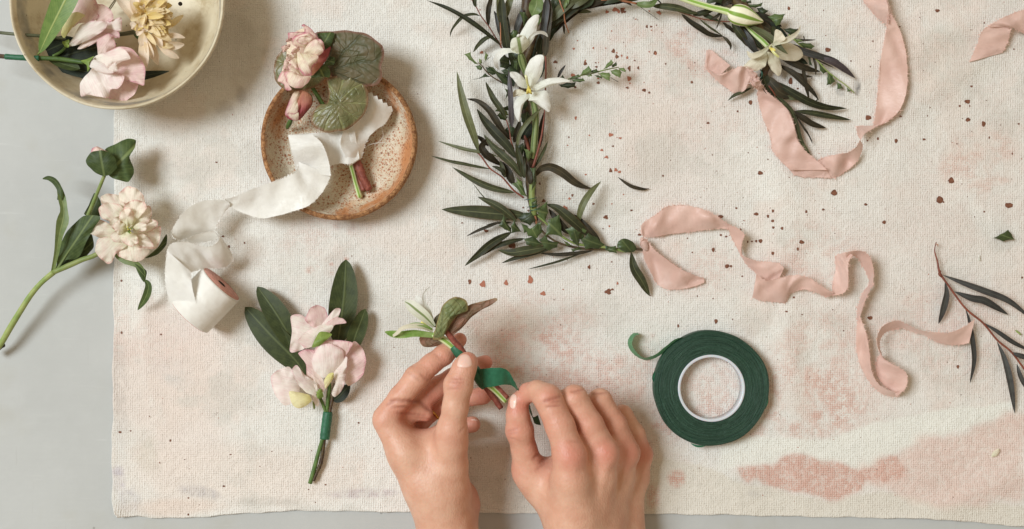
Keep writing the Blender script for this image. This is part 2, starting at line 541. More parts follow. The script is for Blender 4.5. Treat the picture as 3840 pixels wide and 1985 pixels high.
M['pea'] = petal_mat('sweet_pea_petal', lin(248, 244, 230), lin(247, 236, 226), lin(230, 184, 188), edgek=.85)
M['peap'] = petal_mat('sweet_pea_petal_pink', lin(246, 230, 216), lin(240, 213, 205), lin(212, 150, 160), edgek=.9)
M['peaw'] = petal_mat('sweet_pea_petal_white', lin(252, 246, 238), lin(250, 238, 230), lin(234, 196, 196))
M['peay'] = petal_mat('sweet_pea_keel', lin(232, 226, 150), lin(246, 238, 190), lin(240, 224, 170))
M['helleb'] = petal_mat('hellebore_petal', lin(228, 230, 190), lin(246, 238, 220), lin(222, 166, 158), edgek=.9, amt=.07)
M['rose'] = petal_mat('rose_petal', lin(252, 244, 214), lin(250, 236, 214), lin(208, 122, 140), trans=.22, edgek=1.0, edge0=.66)
M['rosep'] = petal_mat('rose_petal_pink', lin(252, 238, 208), lin(248, 222, 208), lin(196, 106, 130), trans=.2, edgek=1.0, edge0=.64)
M['bud'] = petal_mat('rose_bud_petal', lin(196, 140, 110), lin(172, 92, 92), lin(138, 52, 70), trans=.1)
M['white'] = petal_mat('white_petal', lin(238, 240, 226), lin(250, 249, 243), lin(240, 240, 230), trans=.2)
M['cream'] = petal_mat('cream_petal', lin(226, 224, 196), lin(238, 230, 208), lin(226, 214, 184), trans=.2)
M['striped'] = petal_mat('green_striped_petal', lin(230, 234, 206), lin(242, 242, 228), lin(228, 230, 206), stripe=lin(118, 140, 62))
M['greenpet'] = petal_mat('green_petal', lin(118, 152, 60), lin(112, 150, 58), lin(206, 216, 160))
M['mum'] = petal_mat('chrysanthemum_petal', lin(242, 214, 140), lin(248, 226, 184), lin(246, 232, 190))
M['mumy'] = petal_mat('chrysanthemum_petal_yellow', lin(240, 210, 136), lin(245, 220, 158), lin(232, 208, 110))
M['mumw'] = petal_mat('chrysanthemum_petal_pale', lin(246, 222, 178), lin(249, 233, 212), lin(246, 220, 200))
M['stamen'] = stem_mat('stamen', lin(226, 206, 96), lin(240, 228, 140))
M['pistil'] = stem_mat('pistil', lin(226, 226, 152), lin(236, 236, 186))

M['gstem'] = stem_mat('green_stem', lin(126, 146, 78), lin(150, 160, 96))
M['dstem'] = stem_mat('dark_green_stem', lin(72, 100, 48), lin(94, 120, 62))
M['greystem'] = stem_mat('grey_green_stem', lin(108, 112, 86), lin(88, 92, 68))
M['fstem'] = stem_mat('striped_stem', lin(84, 100, 54), lin(128, 140, 90), stripes=5)
M['bstem'] = stem_mat('bright_stem', lin(132, 168, 70), lin(210, 220, 170), stripes=3)
M['budskin'] = stem_mat('flower_bud', lin(128, 158, 62), lin(240, 236, 208), stripes=6)
M['rstem'] = stem_mat('red_stem', lin(132, 72, 54), lin(108, 58, 44))
M['tstem'] = stem_mat('tan_twig', lin(176, 120, 88), lin(146, 94, 66))
M['brstem'] = stem_mat('brown_stem', lin(92, 76, 46), lin(70, 50, 36), grain=260)
M['hairy'] = stem_mat('hairy_red_stem', lin(146, 84, 70), lin(118, 62, 52), grain=400)
M['dark'] = stem_mat('dark_cut_end', lin(60, 46, 42), lin(44, 36, 34))
M['calyx'] = stem_mat('calyx', lin(140, 160, 78), lin(116, 140, 64))


def tape_mat(name, a, b, rough=.5, trans=0.0):
    t = NT(name)
    c = t.mix(t.ramp(t.noise(220, 4), .3, .7), a, b)
    w = t.n('ShaderNodeTexNoise', Scale=900.0, Detail=2)
    mp = t.n('ShaderNodeMapping'); mp.inputs['Scale'].default_value = (1, .25, 1)
    t.l(t.obj(), mp.inputs[0]); t.l(mp.outputs[0], w.inputs['Vector'])
    t.bump(w.outputs['Fac'], .35, .0005)
    return t.fin(c, rough, .4, trans)


M['tape'] = tape_mat('floral_tape', lin(40, 92, 66), lin(52, 110, 80))
M['tapestrip'] = tape_mat('floral_tape_strip', lin(36, 94, 68), lin(46, 108, 80), .3)
M['tapetail'] = tape_mat('floral_tape_tail', lin(96, 150, 108), lin(112, 164, 120), .5, .35)

t = NT('tape_roll')                          # wound edges: fine concentric layers
i_, j_, _ = t.uv()
wv = t.n('ShaderNodeTexNoise', Scale=1.0, Detail=3)
cmb = t.n('ShaderNodeCombineXYZ'); t.l(t.math('MULTIPLY', i_, 60.0), cmb.inputs[0])
ja = t.math('MULTIPLY', j_, 6.28319)
t.l(t.math('MULTIPLY', t.math('COSINE', ja), 1.6), cmb.inputs[1]); t.l(t.math('MULTIPLY', t.math('SINE', ja), 1.6), cmb.inputs[2])
t.l(cmb.outputs[0], wv.inputs['Vector'])
c = t.mix(t.ramp(wv.outputs['Fac'], .3, .7), lin(34, 62, 48), lin(52, 84, 66))
c = t.mix(t.ramp(t.noise(260, 5), .6, .78, 0, .25), c, lin(84, 122, 98))
t.bump(t.math('ADD', wv.outputs['Fac'], t.math('MULTIPLY', t.noise(300, 3), .6)), .9, .0016)
M['roll'] = t.fin(c, .55, .4)

t = NT('plastic_core'); M['core'] = t.fin(lin(208, 212, 218), .35, .5, sss=.2)
t = NT('silver_pin'); M['pin'] = t.fin(lin(200, 198, 190), .25, .5); t.bsdf.inputs['Metallic'].default_value = 1
t = NT('gold_ring'); M['gold'] = t.fin(lin(212, 166, 92), .25, .5); t.bsdf.inputs['Metallic'].default_value = 1
t = NT('wire_teal'); M['wire'] = t.fin(lin(40, 92, 78), .4, .5)


def silk(name, a, b, trans=.25, rough=.42):
    t = NT(name)
    u, v, _ = t.uv()
    c = t.mix(t.ramp(t.noise(45, 3), .3, .7), a, b)
    w1 = t.n('ShaderNodeTexNoise', Scale=1.0, Detail=2)
    mp = t.n('ShaderNodeMapping'); mp.inputs['Scale'].default_value = (3, 260, 1)
    uvn = t.n('ShaderNodeUVMap'); uvn.uv_map = 'UVMap'
    t.l(uvn.outputs[0], mp.inputs[0]); t.l(mp.outputs[0], w1.inputs['Vector'])
    big = t.noise(38, 2)
    t.bump(t.math('ADD', t.math('MULTIPLY', w1.outputs['Fac'], .14), t.math('ADD', big, t.math('MULTIPLY', t.noise(110, 3), .3))), .75, .0032)
    return t.fin(c, rough, .45, trans, sheen=.25)


M['pinkrib'] = silk('pink_silk', lin(238, 204, 191), lin(226, 188, 174), .16, rough=.33)
M['whiterib'] = silk('white_silk', lin(250, 248, 243), lin(243, 240, 232), .08, rough=.28)
M['wound'] = silk('wound_white_silk', lin(248, 245, 238), lin(240, 236, 227), 0.0)
t = NT('spool_wood')
c = t.mix(t.ramp(t.noise(300, 4), .35, .65), lin(224, 168, 152), lin(202, 144, 130))
vo = t.n('ShaderNodeTexVoronoi', Scale=520.0); t.l(t.obj(), vo.inputs['Vector'])
c = t.mix(t.ramp(vo.outputs['Distance'], .12, .22, .8, 0), c, lin(104, 66, 56))
t.bump(t.noise(420, 3), .5, .0008)
M['wood'] = t.fin(c, .65, .3)

# glazes
t = NT('speckled_glaze')
r_, a_, _ = t.uv()
n1 = t.noise(28, 4, .6)
c = t.mix(t.ramp(n1, .35, .65), lin(226, 218, 198), lin(210, 192, 164))
c = t.mix(t.math('MULTIPLY', t.ramp(t.noise(26, 5, .65, dist=.6), .45, .62), t.ramp(r_, .36, .66)), c, lin(204, 140, 92))
for sc, lo_, hi_, col in ((360, .24, .34, lin(168, 98, 56)), (200, .16, .24, lin(142, 80, 46)), (700, .26, .4, lin(190, 128, 86))):
    vo = t.n('ShaderNodeTexVoronoi', Scale=float(sc)); t.l(t.obj(), vo.inputs['Vector'])
    c = t.mix(t.math('MULTIPLY', t.ramp(vo.outputs['Distance'], lo_, hi_, .85, 0), t.ramp(t.noise(60, 3), .28, .5)), c, col)
t.bump(t.math('ADD', t.noise(260, 3), t.math('MULTIPLY', t.noise(700, 3), .8)), .7, .0016)
M['glaze'] = t.fin(c, .3, .45)
t = NT('raw_stoneware')
c = t.mix(t.ramp(t.noise(300, 5, .75), .38, .62), lin(206, 154, 106), lin(142, 94, 60))
vo = t.n('ShaderNodeTexVoronoi', Scale=620.0); t.l(t.obj(), vo.inputs['Vector'])
c = t.mix(t.ramp(vo.outputs['Distance'], .1, .25, .7, 0), c, lin(84, 58, 42))
t.bump(t.math('ADD', t.noise(800, 4, .7), t.math('MULTIPLY', t.noise(400, 3), .5)), 1.0, .0016)
M['clay'] = t.fin(c, .8, .3)
t = NT('cream_glaze')
r_, a_, _ = t.uv()
c = t.mix(t.ramp(t.noise(14, 5, .6), .35, .68), lin(224, 213, 188), lin(200, 187, 158))
c = t.mix(t.ramp(t.noise(60, 6, .75), .48, .72, 0, .7), c, lin(172, 150, 112))
vo = t.n('ShaderNodeTexVoronoi', Scale=95.0); t.l(t.obj(), vo.inputs['Vector'])
c = t.mix(t.ramp(vo.outputs['Distance'], .04, .08, .7, 0), c, lin(110, 86, 60))
band = t.math('MULTIPLY', t.ramp(r_, .325, .345), t.ramp(r_, .375, .395, 1, 0))
c = t.mix(t.math('MULTIPLY', band, t.ramp(t.noise(40, 4), .35, .6, .1, .75)), c, lin(132, 130, 124))
t.bump(t.noise(180, 4), .2, .001)
M['bowl'] = t.fin(c, .5, .35)
t = NT('hole_dark'); M['hole'] = t.fin(lin(48, 40, 34), .8, .2)

# table: matt grey painted board
t = NT('grey_painted_table')
n1 = t.noise(6, 5, .6); n2 = t.noise(60, 5, .65)
c = t.mix(t.ramp(n1, .3, .7), lin(189, 190, 187), lin(182, 183, 180))
c = t.mix(t.ramp(n2, .45, .8, 0, .25), c, lin(198, 199, 196))
vo = t.n('ShaderNodeTexVoronoi', Scale=26.0); t.l(t.obj(), vo.inputs['Vector'])
c = t.mix(t.ramp(vo.outputs['Distance'], .015, .04, .6, 0), c, lin(120, 116, 110))
mq = t.n('ShaderNodeMapping'); mq.inputs['Scale'].default_value = (60, 5, 1); mq.inputs['Rotation'].default_value = (0, 0, 1.1)
t.l(t.obj(), mq.inputs[0])
c = t.mix(t.ramp(t.noise(2.2, 3, .6, coord=mq.outputs[0]), .66, .74, 0, .3), c, lin(168, 166, 160))
c = t.mix(t.ramp(t.noise(11, 4, .6), .56, .72, 0, .4), c, lin(176, 174, 163))
mp = t.n('ShaderNodeMapping'); mp.inputs['Scale'].default_value = (3, 45, 1); mp.inputs['Rotation'].default_value = (0, 0, .5)
t.l(t.obj(), mp.inputs[0])
sc_ = t.noise(4, 4, .7, coord=mp.outputs[0])
c = t.mix(t.ramp(sc_, .6, .75, 0, .35), c, lin(204, 205, 202))
t.bump(t.math('ADD', n2, t.math('MULTIPLY', sc_, .6)), .12, .002)
M['table'] = t.fin(c, .6, .3)

# canvas: painted colour comes from the mesh, weave from node bump plus gap shade in the colour
t = NT('painted_canvas')
ca = t.n('ShaderNodeVertexColor'); ca.layer_name = 'Col'
o_ = t.obj()
gr = t.noise(900, 4, .75)
lump = t.noise(170, 4, .65)
def thread(sx, sy):
    mp = t.n('ShaderNodeMapping'); mp.inputs['Scale'].default_value = (sx, sy, 1); t.l(o_, mp.inputs[0])
    return t.noise(1.0, 2, .5, coord=mp.outputs[0])
def sine(ax_, per, k):                      # wavering thread lines
    mp_ = t.n('ShaderNodeSeparateXYZ'); t.l(o_, mp_.inputs[0])
    wv_ = t.math('MULTIPLY', t.math('SUBTRACT', t.noise(38, 3, coord=o_), .5), k)
    return t.math('SINE', t.math('ADD', t.math('MULTIPLY', mp_.outputs[ax_], 6.28319 / per), wv_))
cross = t.math('MULTIPLY', t.math('ADD', sine(0, .0019, 7.0), sine(1, .0018, 7.0)), .5)
weave = t.math('ADD', t.math('MULTIPLY', t.math('ADD', t.math('MULTIPLY', cross, .5), .5), t.ramp(lump, .3, .7, .12, .42)), t.math('MULTIPLY', t.math('MAXIMUM', thread(820, 420), thread(420, 820)), .75))
h = t.math('ADD', t.math('ADD', t.math('MULTIPLY', weave, 1.3), t.math('MULTIPLY', gr, .5)), t.math('MULTIPLY', lump, .8))
t.bump(h, .7, .0014)
sp = t.ramp(t.math('ADD', t.math('MULTIPLY', gr, .6), t.math('MULTIPLY', weave, .4)), .52, .34, 0, .42)
c = t.mix(sp, ca.outputs['Color'], lin(180, 172, 157))  # weave gaps darkened: shade between threads put into the colour
# paint sits on the raised threads only
tint = t.math('MULTIPLY', ca.outputs['Alpha'], t.ramp(t.math('ADD', t.math('MULTIPLY', gr, .4), t.math('ADD', t.math('MULTIPLY', weave, .5), t.math('MULTIPLY', lump, .3))), .50, .68, .0, 1.0))
c = t.mix(tint, c, lin(212, 168, 152))
M['canvas'] = t.fin(c, .85, .2)
t = NT('rust_paint')
c = t.mix(t.ramp(t.noise(500, 3), .3, .7), lin(112, 70, 50), lin(140, 94, 72))
M['rust'] = t.fin(vary(t, c, .1), .7, .3)
t = NT('rust_paint_faint'); M['rustf'] = t.fin(lin(176, 116, 94), .8, .2)

# skin
t = NT('skin')
ca = t.n('ShaderNodeVertexColor'); ca.layer_name = 'Col'
sx = t.n('ShaderNodeSeparateColor'); t.l(ca.outputs['Color'], sx.inputs[0])
n1 = t.noise(70, 4, .6); n2 = t.noise(900, 3, .6)
c = t.mix(t.ramp(n1, .3, .7), lin(222, 176, 150), lin(211, 159, 133))
c = t.mix(t.math('MULTIPLY', sx.outputs[0], .85), c, lin(208, 120, 104))
c = t.mix(t.math('MULTIPLY', sx.outputs[1], .8), c, lin(150, 84, 70))
c = t.mix(t.ramp(t.noise(300, 3), .6, .75, 0, .15), c, lin(200, 132, 106))
mp = t.n('ShaderNodeMapping'); mp.inputs['Scale'].default_value = (1, .6, 1); mp.inputs['Rotation'].default_value = (0, 0, .6)
t.l(t.obj(), mp.inputs[0])
fine = t.n('ShaderNodeTexVoronoi', Scale=620.0); t.l(mp.outputs[0], fine.inputs['Vector'])
t.bump(t.math('ADD', t.math('ADD', t.math('MULTIPLY', fine.outputs['Distance'], .7), t.math('MULTIPLY', n2, .6)), t.math('MULTIPLY', t.noise(160, 3), 1.2)), .3, .0008)
M['skin'] = t.fin(c, .46, .42, sss=.12)
t = NT('fingernail'); M['nail'] = t.fin(lin(240, 200, 184), .32, .45, sss=.1)
# ================================================================== SETTING: table and painted canvas
v = [(-1.6, -1.2, -.0038), (1.6, -1.2, -.0038), (1.6, 1.2, -.0038), (-1.6, 1.2, -.0038)]
v = v + [(a, b, -.044) for a, b, _ in v]
tb = mesh('tabletop', v, [(0, 1, 2, 3), (7, 6, 5, 4), (0, 4, 5, 1), (1, 5, 6, 2), (2, 6, 7, 3), (3, 7, 4, 0)], M['table'], smooth=False)
tag(tb, 'matt pale grey painted table under the canvas cloth', 'table', kind='structure')

_lat = np.random.default_rng(3).random((8, 128, 128)).astype(np.float64)


def vnoise(x, y, sc, seed=0, oct_=4, g=.55):
    tot = 0; amp = 1; nrm = 0
    for o in range(oct_):
        X = x / sc * 2 ** o; Y = y / sc * 2 ** o
        xi = np.floor(X).astype(int); yi = np.floor(Y).astype(int)
        fx = X - xi; fy = Y - yi
        fx = fx * fx * (3 - 2 * fx); fy = fy * fy * (3 - 2 * fy)
        L = _lat[(seed + o) % 8]
        g_ = lambda a, b: L[(a + seed * 17) % 128, (b + seed * 31) % 128]
        n = (g_(xi, yi) * (1 - fx) + g_(xi + 1, yi) * fx) * (1 - fy) + (g_(xi, yi + 1) * (1 - fx) + g_(xi + 1, yi + 1) * fx) * fy
        tot = tot + n * amp; nrm += amp; amp *= g
    return tot / nrm


def sstep(x, a, b):
    t_ = np.clip((x - a) / (b - a), 0, 1)
    return t_ * t_ * (3 - 2 * t_)


def hcan(x, y):
    """canvas height in mm (0 at most): soft creases of a painted drop cloth"""
    x = np.asarray(x, float); y = np.asarray(y, float)
    n = vnoise(x, y, 420, 1, 3) * 1.5 + vnoise(x * .6 + y * .5, y * 1.0 - x * .3, 170, 2, 3) * 1.25
    # a few long soft folds
    for (x0, y0, ang, wd, am) in ((3420, 180, -.5, 60, .8), (3560, 300, -.55, 45, .7), (3300, 560, .25, 55, .5), (2950, 820, 1.45, 70, .5), (2960, 1300, 1.5, 50, .6),
                                  (900, 560, .9, 60, .4), (520, 900, 1.5, 26, .5), (1000, 1700, .1, 70, .4), (3640, 1860, -.5, 60, .8), (2200, 640, -.5, 60, .4)):
        d = -(x - x0) * math.sin(ang) + (y - y0) * math.cos(ang)
        l = (x - x0) * math.cos(ang) + (y - y0) * math.sin(ang)
        n = n + 1.5 * 2.1 * am * np.exp(-(d / wd) ** 2) * np.exp(-(l / 380) ** 2)
    return np.minimum(n - 2.5, 1.2 + .15 * (n - 3.7))


YB = np.array([(395, 1912), (415, 1915), (440, 1945), (506, 1933), (566, 1943), (650, 1945), (799, 1936), (939, 1924), (1079, 1917), (1218, 1915), (1358, 1919),
               (1545, 1921), (2000, 1926), (2398, 1928), (2700, 1931), (3010, 1938), (3320, 1943), (3541, 1949), (3674, 1962), (3840, 1976), (4100, 1984), (4500, 1980)], float)


def smooth_line(xs):
    k = np.interp(xs, YB[:, 0], YB[:, 1])
    return k


nx, ny = 820, 540
sx_ = np.linspace(0, 1, nx); sy_ = np.linspace(0, 1, ny)
left = lambda yy: np.interp(yy, [-700, 400, 1200, 1900, 1945], [436, 428, 425, 418, 428]) + 2.2 * np.sin(yy / 47) + 1.3 * np.sin(yy / 19)
GX, GY = np.meshgrid(sx_, sy_)
YY0 = -700 + GY * 2640
XX = left(YY0) + GX * (4420 - left(YY0))
bot = smooth_line(XX) + 1.6 * np.sin(XX / 37) + 1.0 * np.sin(XX / 15)
YY = -700 + GY * (bot + 700)
x, y = XX, YY
base = np.array(lin(234, 231, 224)[:3])
colr = np.ones((ny, nx, 3)) * base
n0 = vnoise(x, y, 300, 3); n1 = vnoise(x, y, 90, 4); n2 = vnoise(x, y, 34, 5, 3); n3 = vnoise(x * .35, y, 40, 6, 4)


def blend(colr, m, rgb):
    m = np.clip(m, 0, 1)[..., None]
    return colr * (1 - m) + np.array(lin(*rgb)[:3]) * m


def ell(cx, cy, rx, ry, ang=0.0):
    dx = x - cx + (n1 - .5) * rx * .7; dy = y - cy + (n0 - .5) * ry * .7
    a = (dx * math.cos(ang) + dy * math.sin(ang)) / rx; b = (-dx * math.sin(ang) + dy * math.cos(ang)) / ry
    return 1 - sstep(np.sqrt(a * a + b * b), .45, 1.15)


def poly(pts, soft=10):
    """soft inside mask of a polygon, edge broken up by noise"""
    px_ = x + (n2 - .5) * soft * 3; py_ = y + (n1 - .5) * soft * 3 + (n2 - .5) * soft
    ins = np.zeros(x.shape, bool)
    q = pts
    for i in range(len(q)):
        (x1, y1), (x2, y2) = q[i], q[(i + 1) % len(q)]
        c_ = ((y1 > py_) != (y2 > py_))
        xin = (x2 - x1) * (py_ - y1) / ((y2 - y1) if y2 != y1 else 1e-9) + x1
        ins ^= c_ & (px_ < xin)
    m = ins.astype(float)
    for _ in range(2 if soft < 12 else 14):
        m = (m + np.roll(m, 1, 0) + np.roll(m, -1, 0) + np.roll(m, 1, 1) + np.roll(m, -1, 1)) / 5
    return m


# broad washes of thin paint
colr = blend(colr, sstep(n0, .5, .75) * .35, (220, 215, 205))
colr = blend(colr, sstep(x, 2500, 3900) * .25, (226, 218, 209))
colr = blend(colr, ell(3550, 1050, 700, 500) * .2, (228, 212, 202))
colr = blend(colr, ell(2500, 420, 330, 420) * .3, (230, 213, 204))
colr = blend(colr, ell(2450, 500, 130, 200) * .34, (229, 207, 193))
colr = blend(colr, ell(640, 1450, 330, 380) * .55, (236, 217, 206))
colr = blend(colr, ell(900, 1780, 620, 140) * .45, (238, 220, 207))
colr = blend(colr, ell(3520, 240, 260, 160, -.4) * .35, (214, 206, 192))
colr = blend(colr, ell(2000, 1000, 700, 230) * .18, (228, 212, 204))
nA = vnoise(x, y, 210, 0, 5, .6); nB = vnoise(x * .8, y, 150, 2, 5, .6); nC = vnoise(x, y * .7, 240, 4, 5, .6)
colr = blend(colr, sstep(nA, .5, .68) * .38, (234, 217, 205))
colr = blend(colr, sstep(nB, .54, .7) * .45, (211, 208, 199))
colr = blend(colr, sstep(nC, .55, .7) * .5, (242, 240, 233))
tint = np.zeros(x.shape)
def tn(m): 
    global tint
    tint = np.maximum(tint, np.clip(m, 0, 1))
tn(sstep(x, 2100, 3300) * .14 * sstep(n1, .35, .65))
for a in ((2010, 1290, 270, 210, .2, .75), (1880, 1210, 170, 110, 0, .55), (2260, 1450, 240, 200, 0, .7), (2360, 1610, 240, 90, 0, .9), (2720, 1560, 430, 120, 0, .72), (2500, 1330, 160, 150, 0, .5), (2100, 1180, 200, 90, 0, .4),
          (3050, 1500, 300, 190, 0, .75), (3080, 1340, 200, 180, 0, .5), (3060, 960, 260, 160, 0, .45), (2690, 1440, 190, 190, 0, .45), (2620, 190, 170, 110, .5, .6), (3690, 620, 170, 170, .4, .5),
          (3600, 1250, 420, 240, 0, .35), (2600, 1000, 260, 130, 0, .35), (1960, 1130, 130, 60, 0, .35), (1250, 860, 200, 60, 0, .35), (1180, 940, 150, 60, 0, .3), (2440, 210, 200, 150, 0, .35), (2680, 430, 220, 160, 0, .25), (1160, 1014, 26, 18, 0, .9), (1185, 1005, 16, 12, 0, .7), (1245, 992, 10, 8, 0, .8), (1245, 1026, 10, 8, 0, .7), (1300, 972, 10, 8, 0, 1), (440, 1200, 60, 200, 0, .25), (560, 1290, 160, 120, 0, .2)):
    tn(ell(*a[:5]) * a[5] * sstep(n1 * .6 + n2 * .4, .3, .62))
colr = blend(colr, ell(1880, 1240, 180, 130) * .30, (206, 176, 150))
colr = blend(colr, ell(2230, 1540, 420, 150) * .25, (222, 196, 184))
# the strong brushed patches
wht = Z13([(0, 400), (160, 330), (420, 300), (640, 340), (900, 330), (1090, 270), (1220, 230), (1330, 190), (1560, 150), (2000, 60), (2500, 10), (2460, 100), (2200, 180), (1880, 290), (1600, 400), (1480, 460), (1390, 480), (1330, 560), (1215, 610), (1100, 560), (1000, 520), (860, 510), (700, 450), (560, 460), (480, 520), (250, 560), (0, 600)])
colr = blend(colr, poly(wht) * .95, (238, 237, 228)); tint *= 1 - poly(wht) * .93
low = Z13([(-1800, 560), (-500, 500), (0, 600), (200, 720), (500, 760), (900, 860), (1200, 800), (1500, 790), (1800, 850), (2600, 900), (2600, 1200), (-1800, 1200)])
colr = blend(colr, poly(low) * .7, (224, 217, 203)); tint *= 1 - poly(low) * .75
ter = Z13([(165, 585), (300, 560), (480, 535), (560, 470), (700, 455), (800, 480), (880, 520), (1010, 530), (1100, 570), (1210, 615), (1330, 560), (1420, 480), (1500, 470), (1560, 560), (1560, 660), (1420, 700), (1240, 700), (1200, 770), (1110, 815), (1000, 840), (920, 855), (780, 800), (640, 770), (540, 745), (420, 745), (350, 715), (310, 660), (230, 715), (180, 660)])
colr = blend(colr, poly(ter, 13) * .5, (218, 182, 168)); tn(poly(ter) * .85)
pk2 = Z13([(1220, 640), (1420, 520), (1500, 470), (1650, 400), (1800, 290), (2000, 270), (2250, 190), (2400, 90), (2600, 80), (2600, 820), (2200, 860), (1850, 850), (1550, 800), (1400, 780), (1260, 740)])
colr = blend(colr, poly(pk2, 40) * .5, (232, 206, 194)); tn(poly(pk2, 22) * .35)
pat = Z10([(1640, 610), (1700, 640), (1690, 700), (2050, 690), (2060, 590), (1900, 500)])
tn(ell(2540, 1795, 40, 40) * .9); tn(ell(2450, 1860, 30, 60) * .6)
# grey and lilac smudges; darker patches beside bowl, dish and hands
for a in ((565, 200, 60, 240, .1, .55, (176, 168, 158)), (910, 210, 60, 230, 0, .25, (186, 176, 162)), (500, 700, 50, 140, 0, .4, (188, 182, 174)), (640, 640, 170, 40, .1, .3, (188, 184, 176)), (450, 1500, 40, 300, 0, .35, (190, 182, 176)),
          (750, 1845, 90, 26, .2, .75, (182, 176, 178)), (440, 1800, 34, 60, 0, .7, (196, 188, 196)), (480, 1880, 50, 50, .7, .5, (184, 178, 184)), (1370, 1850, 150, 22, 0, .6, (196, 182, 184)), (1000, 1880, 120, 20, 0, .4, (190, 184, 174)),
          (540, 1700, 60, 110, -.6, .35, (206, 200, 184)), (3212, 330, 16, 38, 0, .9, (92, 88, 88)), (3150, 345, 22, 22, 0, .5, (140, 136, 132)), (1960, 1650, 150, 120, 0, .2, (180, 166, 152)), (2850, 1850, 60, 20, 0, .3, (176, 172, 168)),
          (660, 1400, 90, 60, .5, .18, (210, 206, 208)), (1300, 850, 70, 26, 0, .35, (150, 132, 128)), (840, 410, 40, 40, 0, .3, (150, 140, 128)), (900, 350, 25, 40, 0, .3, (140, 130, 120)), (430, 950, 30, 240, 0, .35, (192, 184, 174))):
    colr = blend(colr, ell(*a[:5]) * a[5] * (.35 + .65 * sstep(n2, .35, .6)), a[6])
colr = blend(colr, ell(640, 1900, 220, 40) * .5, (232, 208, 192))
colr *= (1 + (n3 - .5) * .07 + (n2 - .5) * .06)[..., None]
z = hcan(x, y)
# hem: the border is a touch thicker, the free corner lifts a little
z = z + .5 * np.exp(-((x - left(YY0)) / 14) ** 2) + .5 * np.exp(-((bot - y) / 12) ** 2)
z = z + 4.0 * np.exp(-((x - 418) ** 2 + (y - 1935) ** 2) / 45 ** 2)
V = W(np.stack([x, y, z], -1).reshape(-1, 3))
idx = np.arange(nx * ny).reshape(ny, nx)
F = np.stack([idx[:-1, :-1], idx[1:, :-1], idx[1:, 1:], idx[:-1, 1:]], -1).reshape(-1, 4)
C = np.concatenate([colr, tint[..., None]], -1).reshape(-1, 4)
# turned-down rim gives the cloth its thickness
def rim(ids, V, C, F):
    b0 = len(V)
    lowv = V[ids].copy(); lowv[:, 2] -= .0016
    V = np.vstack([V, lowv]); C = np.vstack([C, C[ids] * .96])
    k_ = np.arange(len(ids) - 1)
    return V, C, np.vstack([F, np.stack([ids[k_], b0 + k_, b0 + k_ + 1, ids[k_ + 1]], -1)])
V, C, F = rim(idx[:, 0], V, C, F)
V, C, F = rim(idx[-1, :], V, C, F)
faces = F.tolist(); fm = [0] * len(faces)
V = V.tolist(); C = C.tolist()

# spatters of rust paint, each where the photograph has it
SPL = []
SPL += [(a, b, r, 1) for a, b, r in ZC([(705, 180, 24), (830, 145, 36), (880, 175, 22), (935, 160, 32), (970, 180, 18), (955, 130, 18), (335, 325, 6), (205, 733, 14), (262, 610, 8), (500, 722, 14), (685, 725, 9), (775, 467, 11), (800, 768, 26), (850, 795, 11), (852, 850, 28), (925, 838, 14), (1008, 866, 18), (953, 637, 7), (978, 692, 6), (760, 592, 5), (1188, 540, 6), (1303, 400, 18), (1365, 400, 15), (1372, 455, 10), (1447, 380, 9), (1530, 490, 8), (1480, 190, 26), (1505, 205, 16), (1340, 168, 11), (1340, 780, 10), (1430, 800, 22), (1120, 910, 11), (380, 910, 11), (378, 952, 28), (535, 943, 11), (576, 940, 7), (545, 1005, 16), (190, 1128, 26), (1040, 1028, 28), (1174, 1020, 19), (575, 1180, 14), (575, 1243, 20), (1035, 1182, 32), (1048, 1250, 12), (1262, 1240, 8), (1010, 1318, 18), (1585, 960, 12), (2022, 943, 9), (1932, 1022, 8), (2030, 1062, 7), (1978, 1235, 17), (1768, 500, 5), (1135, 290, 10), (1165, 300, 7), (1100, 270, 6), (230, 1310, 16), (2300, 530, 16), (1755, 320, 6)])]
SPL += [(a, b, r, 1) for a, b, r in ZA([(905, 788, 22), (2010, 932, 24), (2285, 733, 15), (2013, 1022, 7), (2340, 612, 7), (880, 150, 10)])]
SPL += [(a, b, r, 1) for a, b, r in ZB([(2315, 442, 20), (2212, 728, 12), (2520, 700, 11), (2195, 850, 9), (2465, 1288, 13), (1900, 1130, 10)])]
SPL += [(a, b, r, 1) for a, b, r in Z5([(1478, 12, 15), (1552, 38, 9), (1408, 132, 10), (1444, 187, 12), (1476, 291, 12), (1518, 286, 12), (1546, 302, 11), (1284, 323, 5), (1238, 400, 5), (1178, 485, 9), (1156, 510, 9), (1343, 552, 8), (1486, 552, 5), (1440, 655, 15), (1122, 588, 18), (1640, 602, 8), (1467, 726, 7), (1417, 745, 5), (1577, 478, 5), (507, 762, 13), (318, 700, 6), (710, 878, 24), (850, 1142, 24), (661, 1168, 16), (480, 1178, 22), (378, 1158, 14), (950, 1252, 17), (1310, 1044, 12), (1486, 1004, 6), (1530, 1172, 9), (1458, 1238, 22), (1490, 1220, 10), (1107, 1220, 5), (955, 528, 12), (1703, 792, 8), (1494, 101, 7), (795, 580, 7), (838, 605, 9), (925, 392, 8)])]
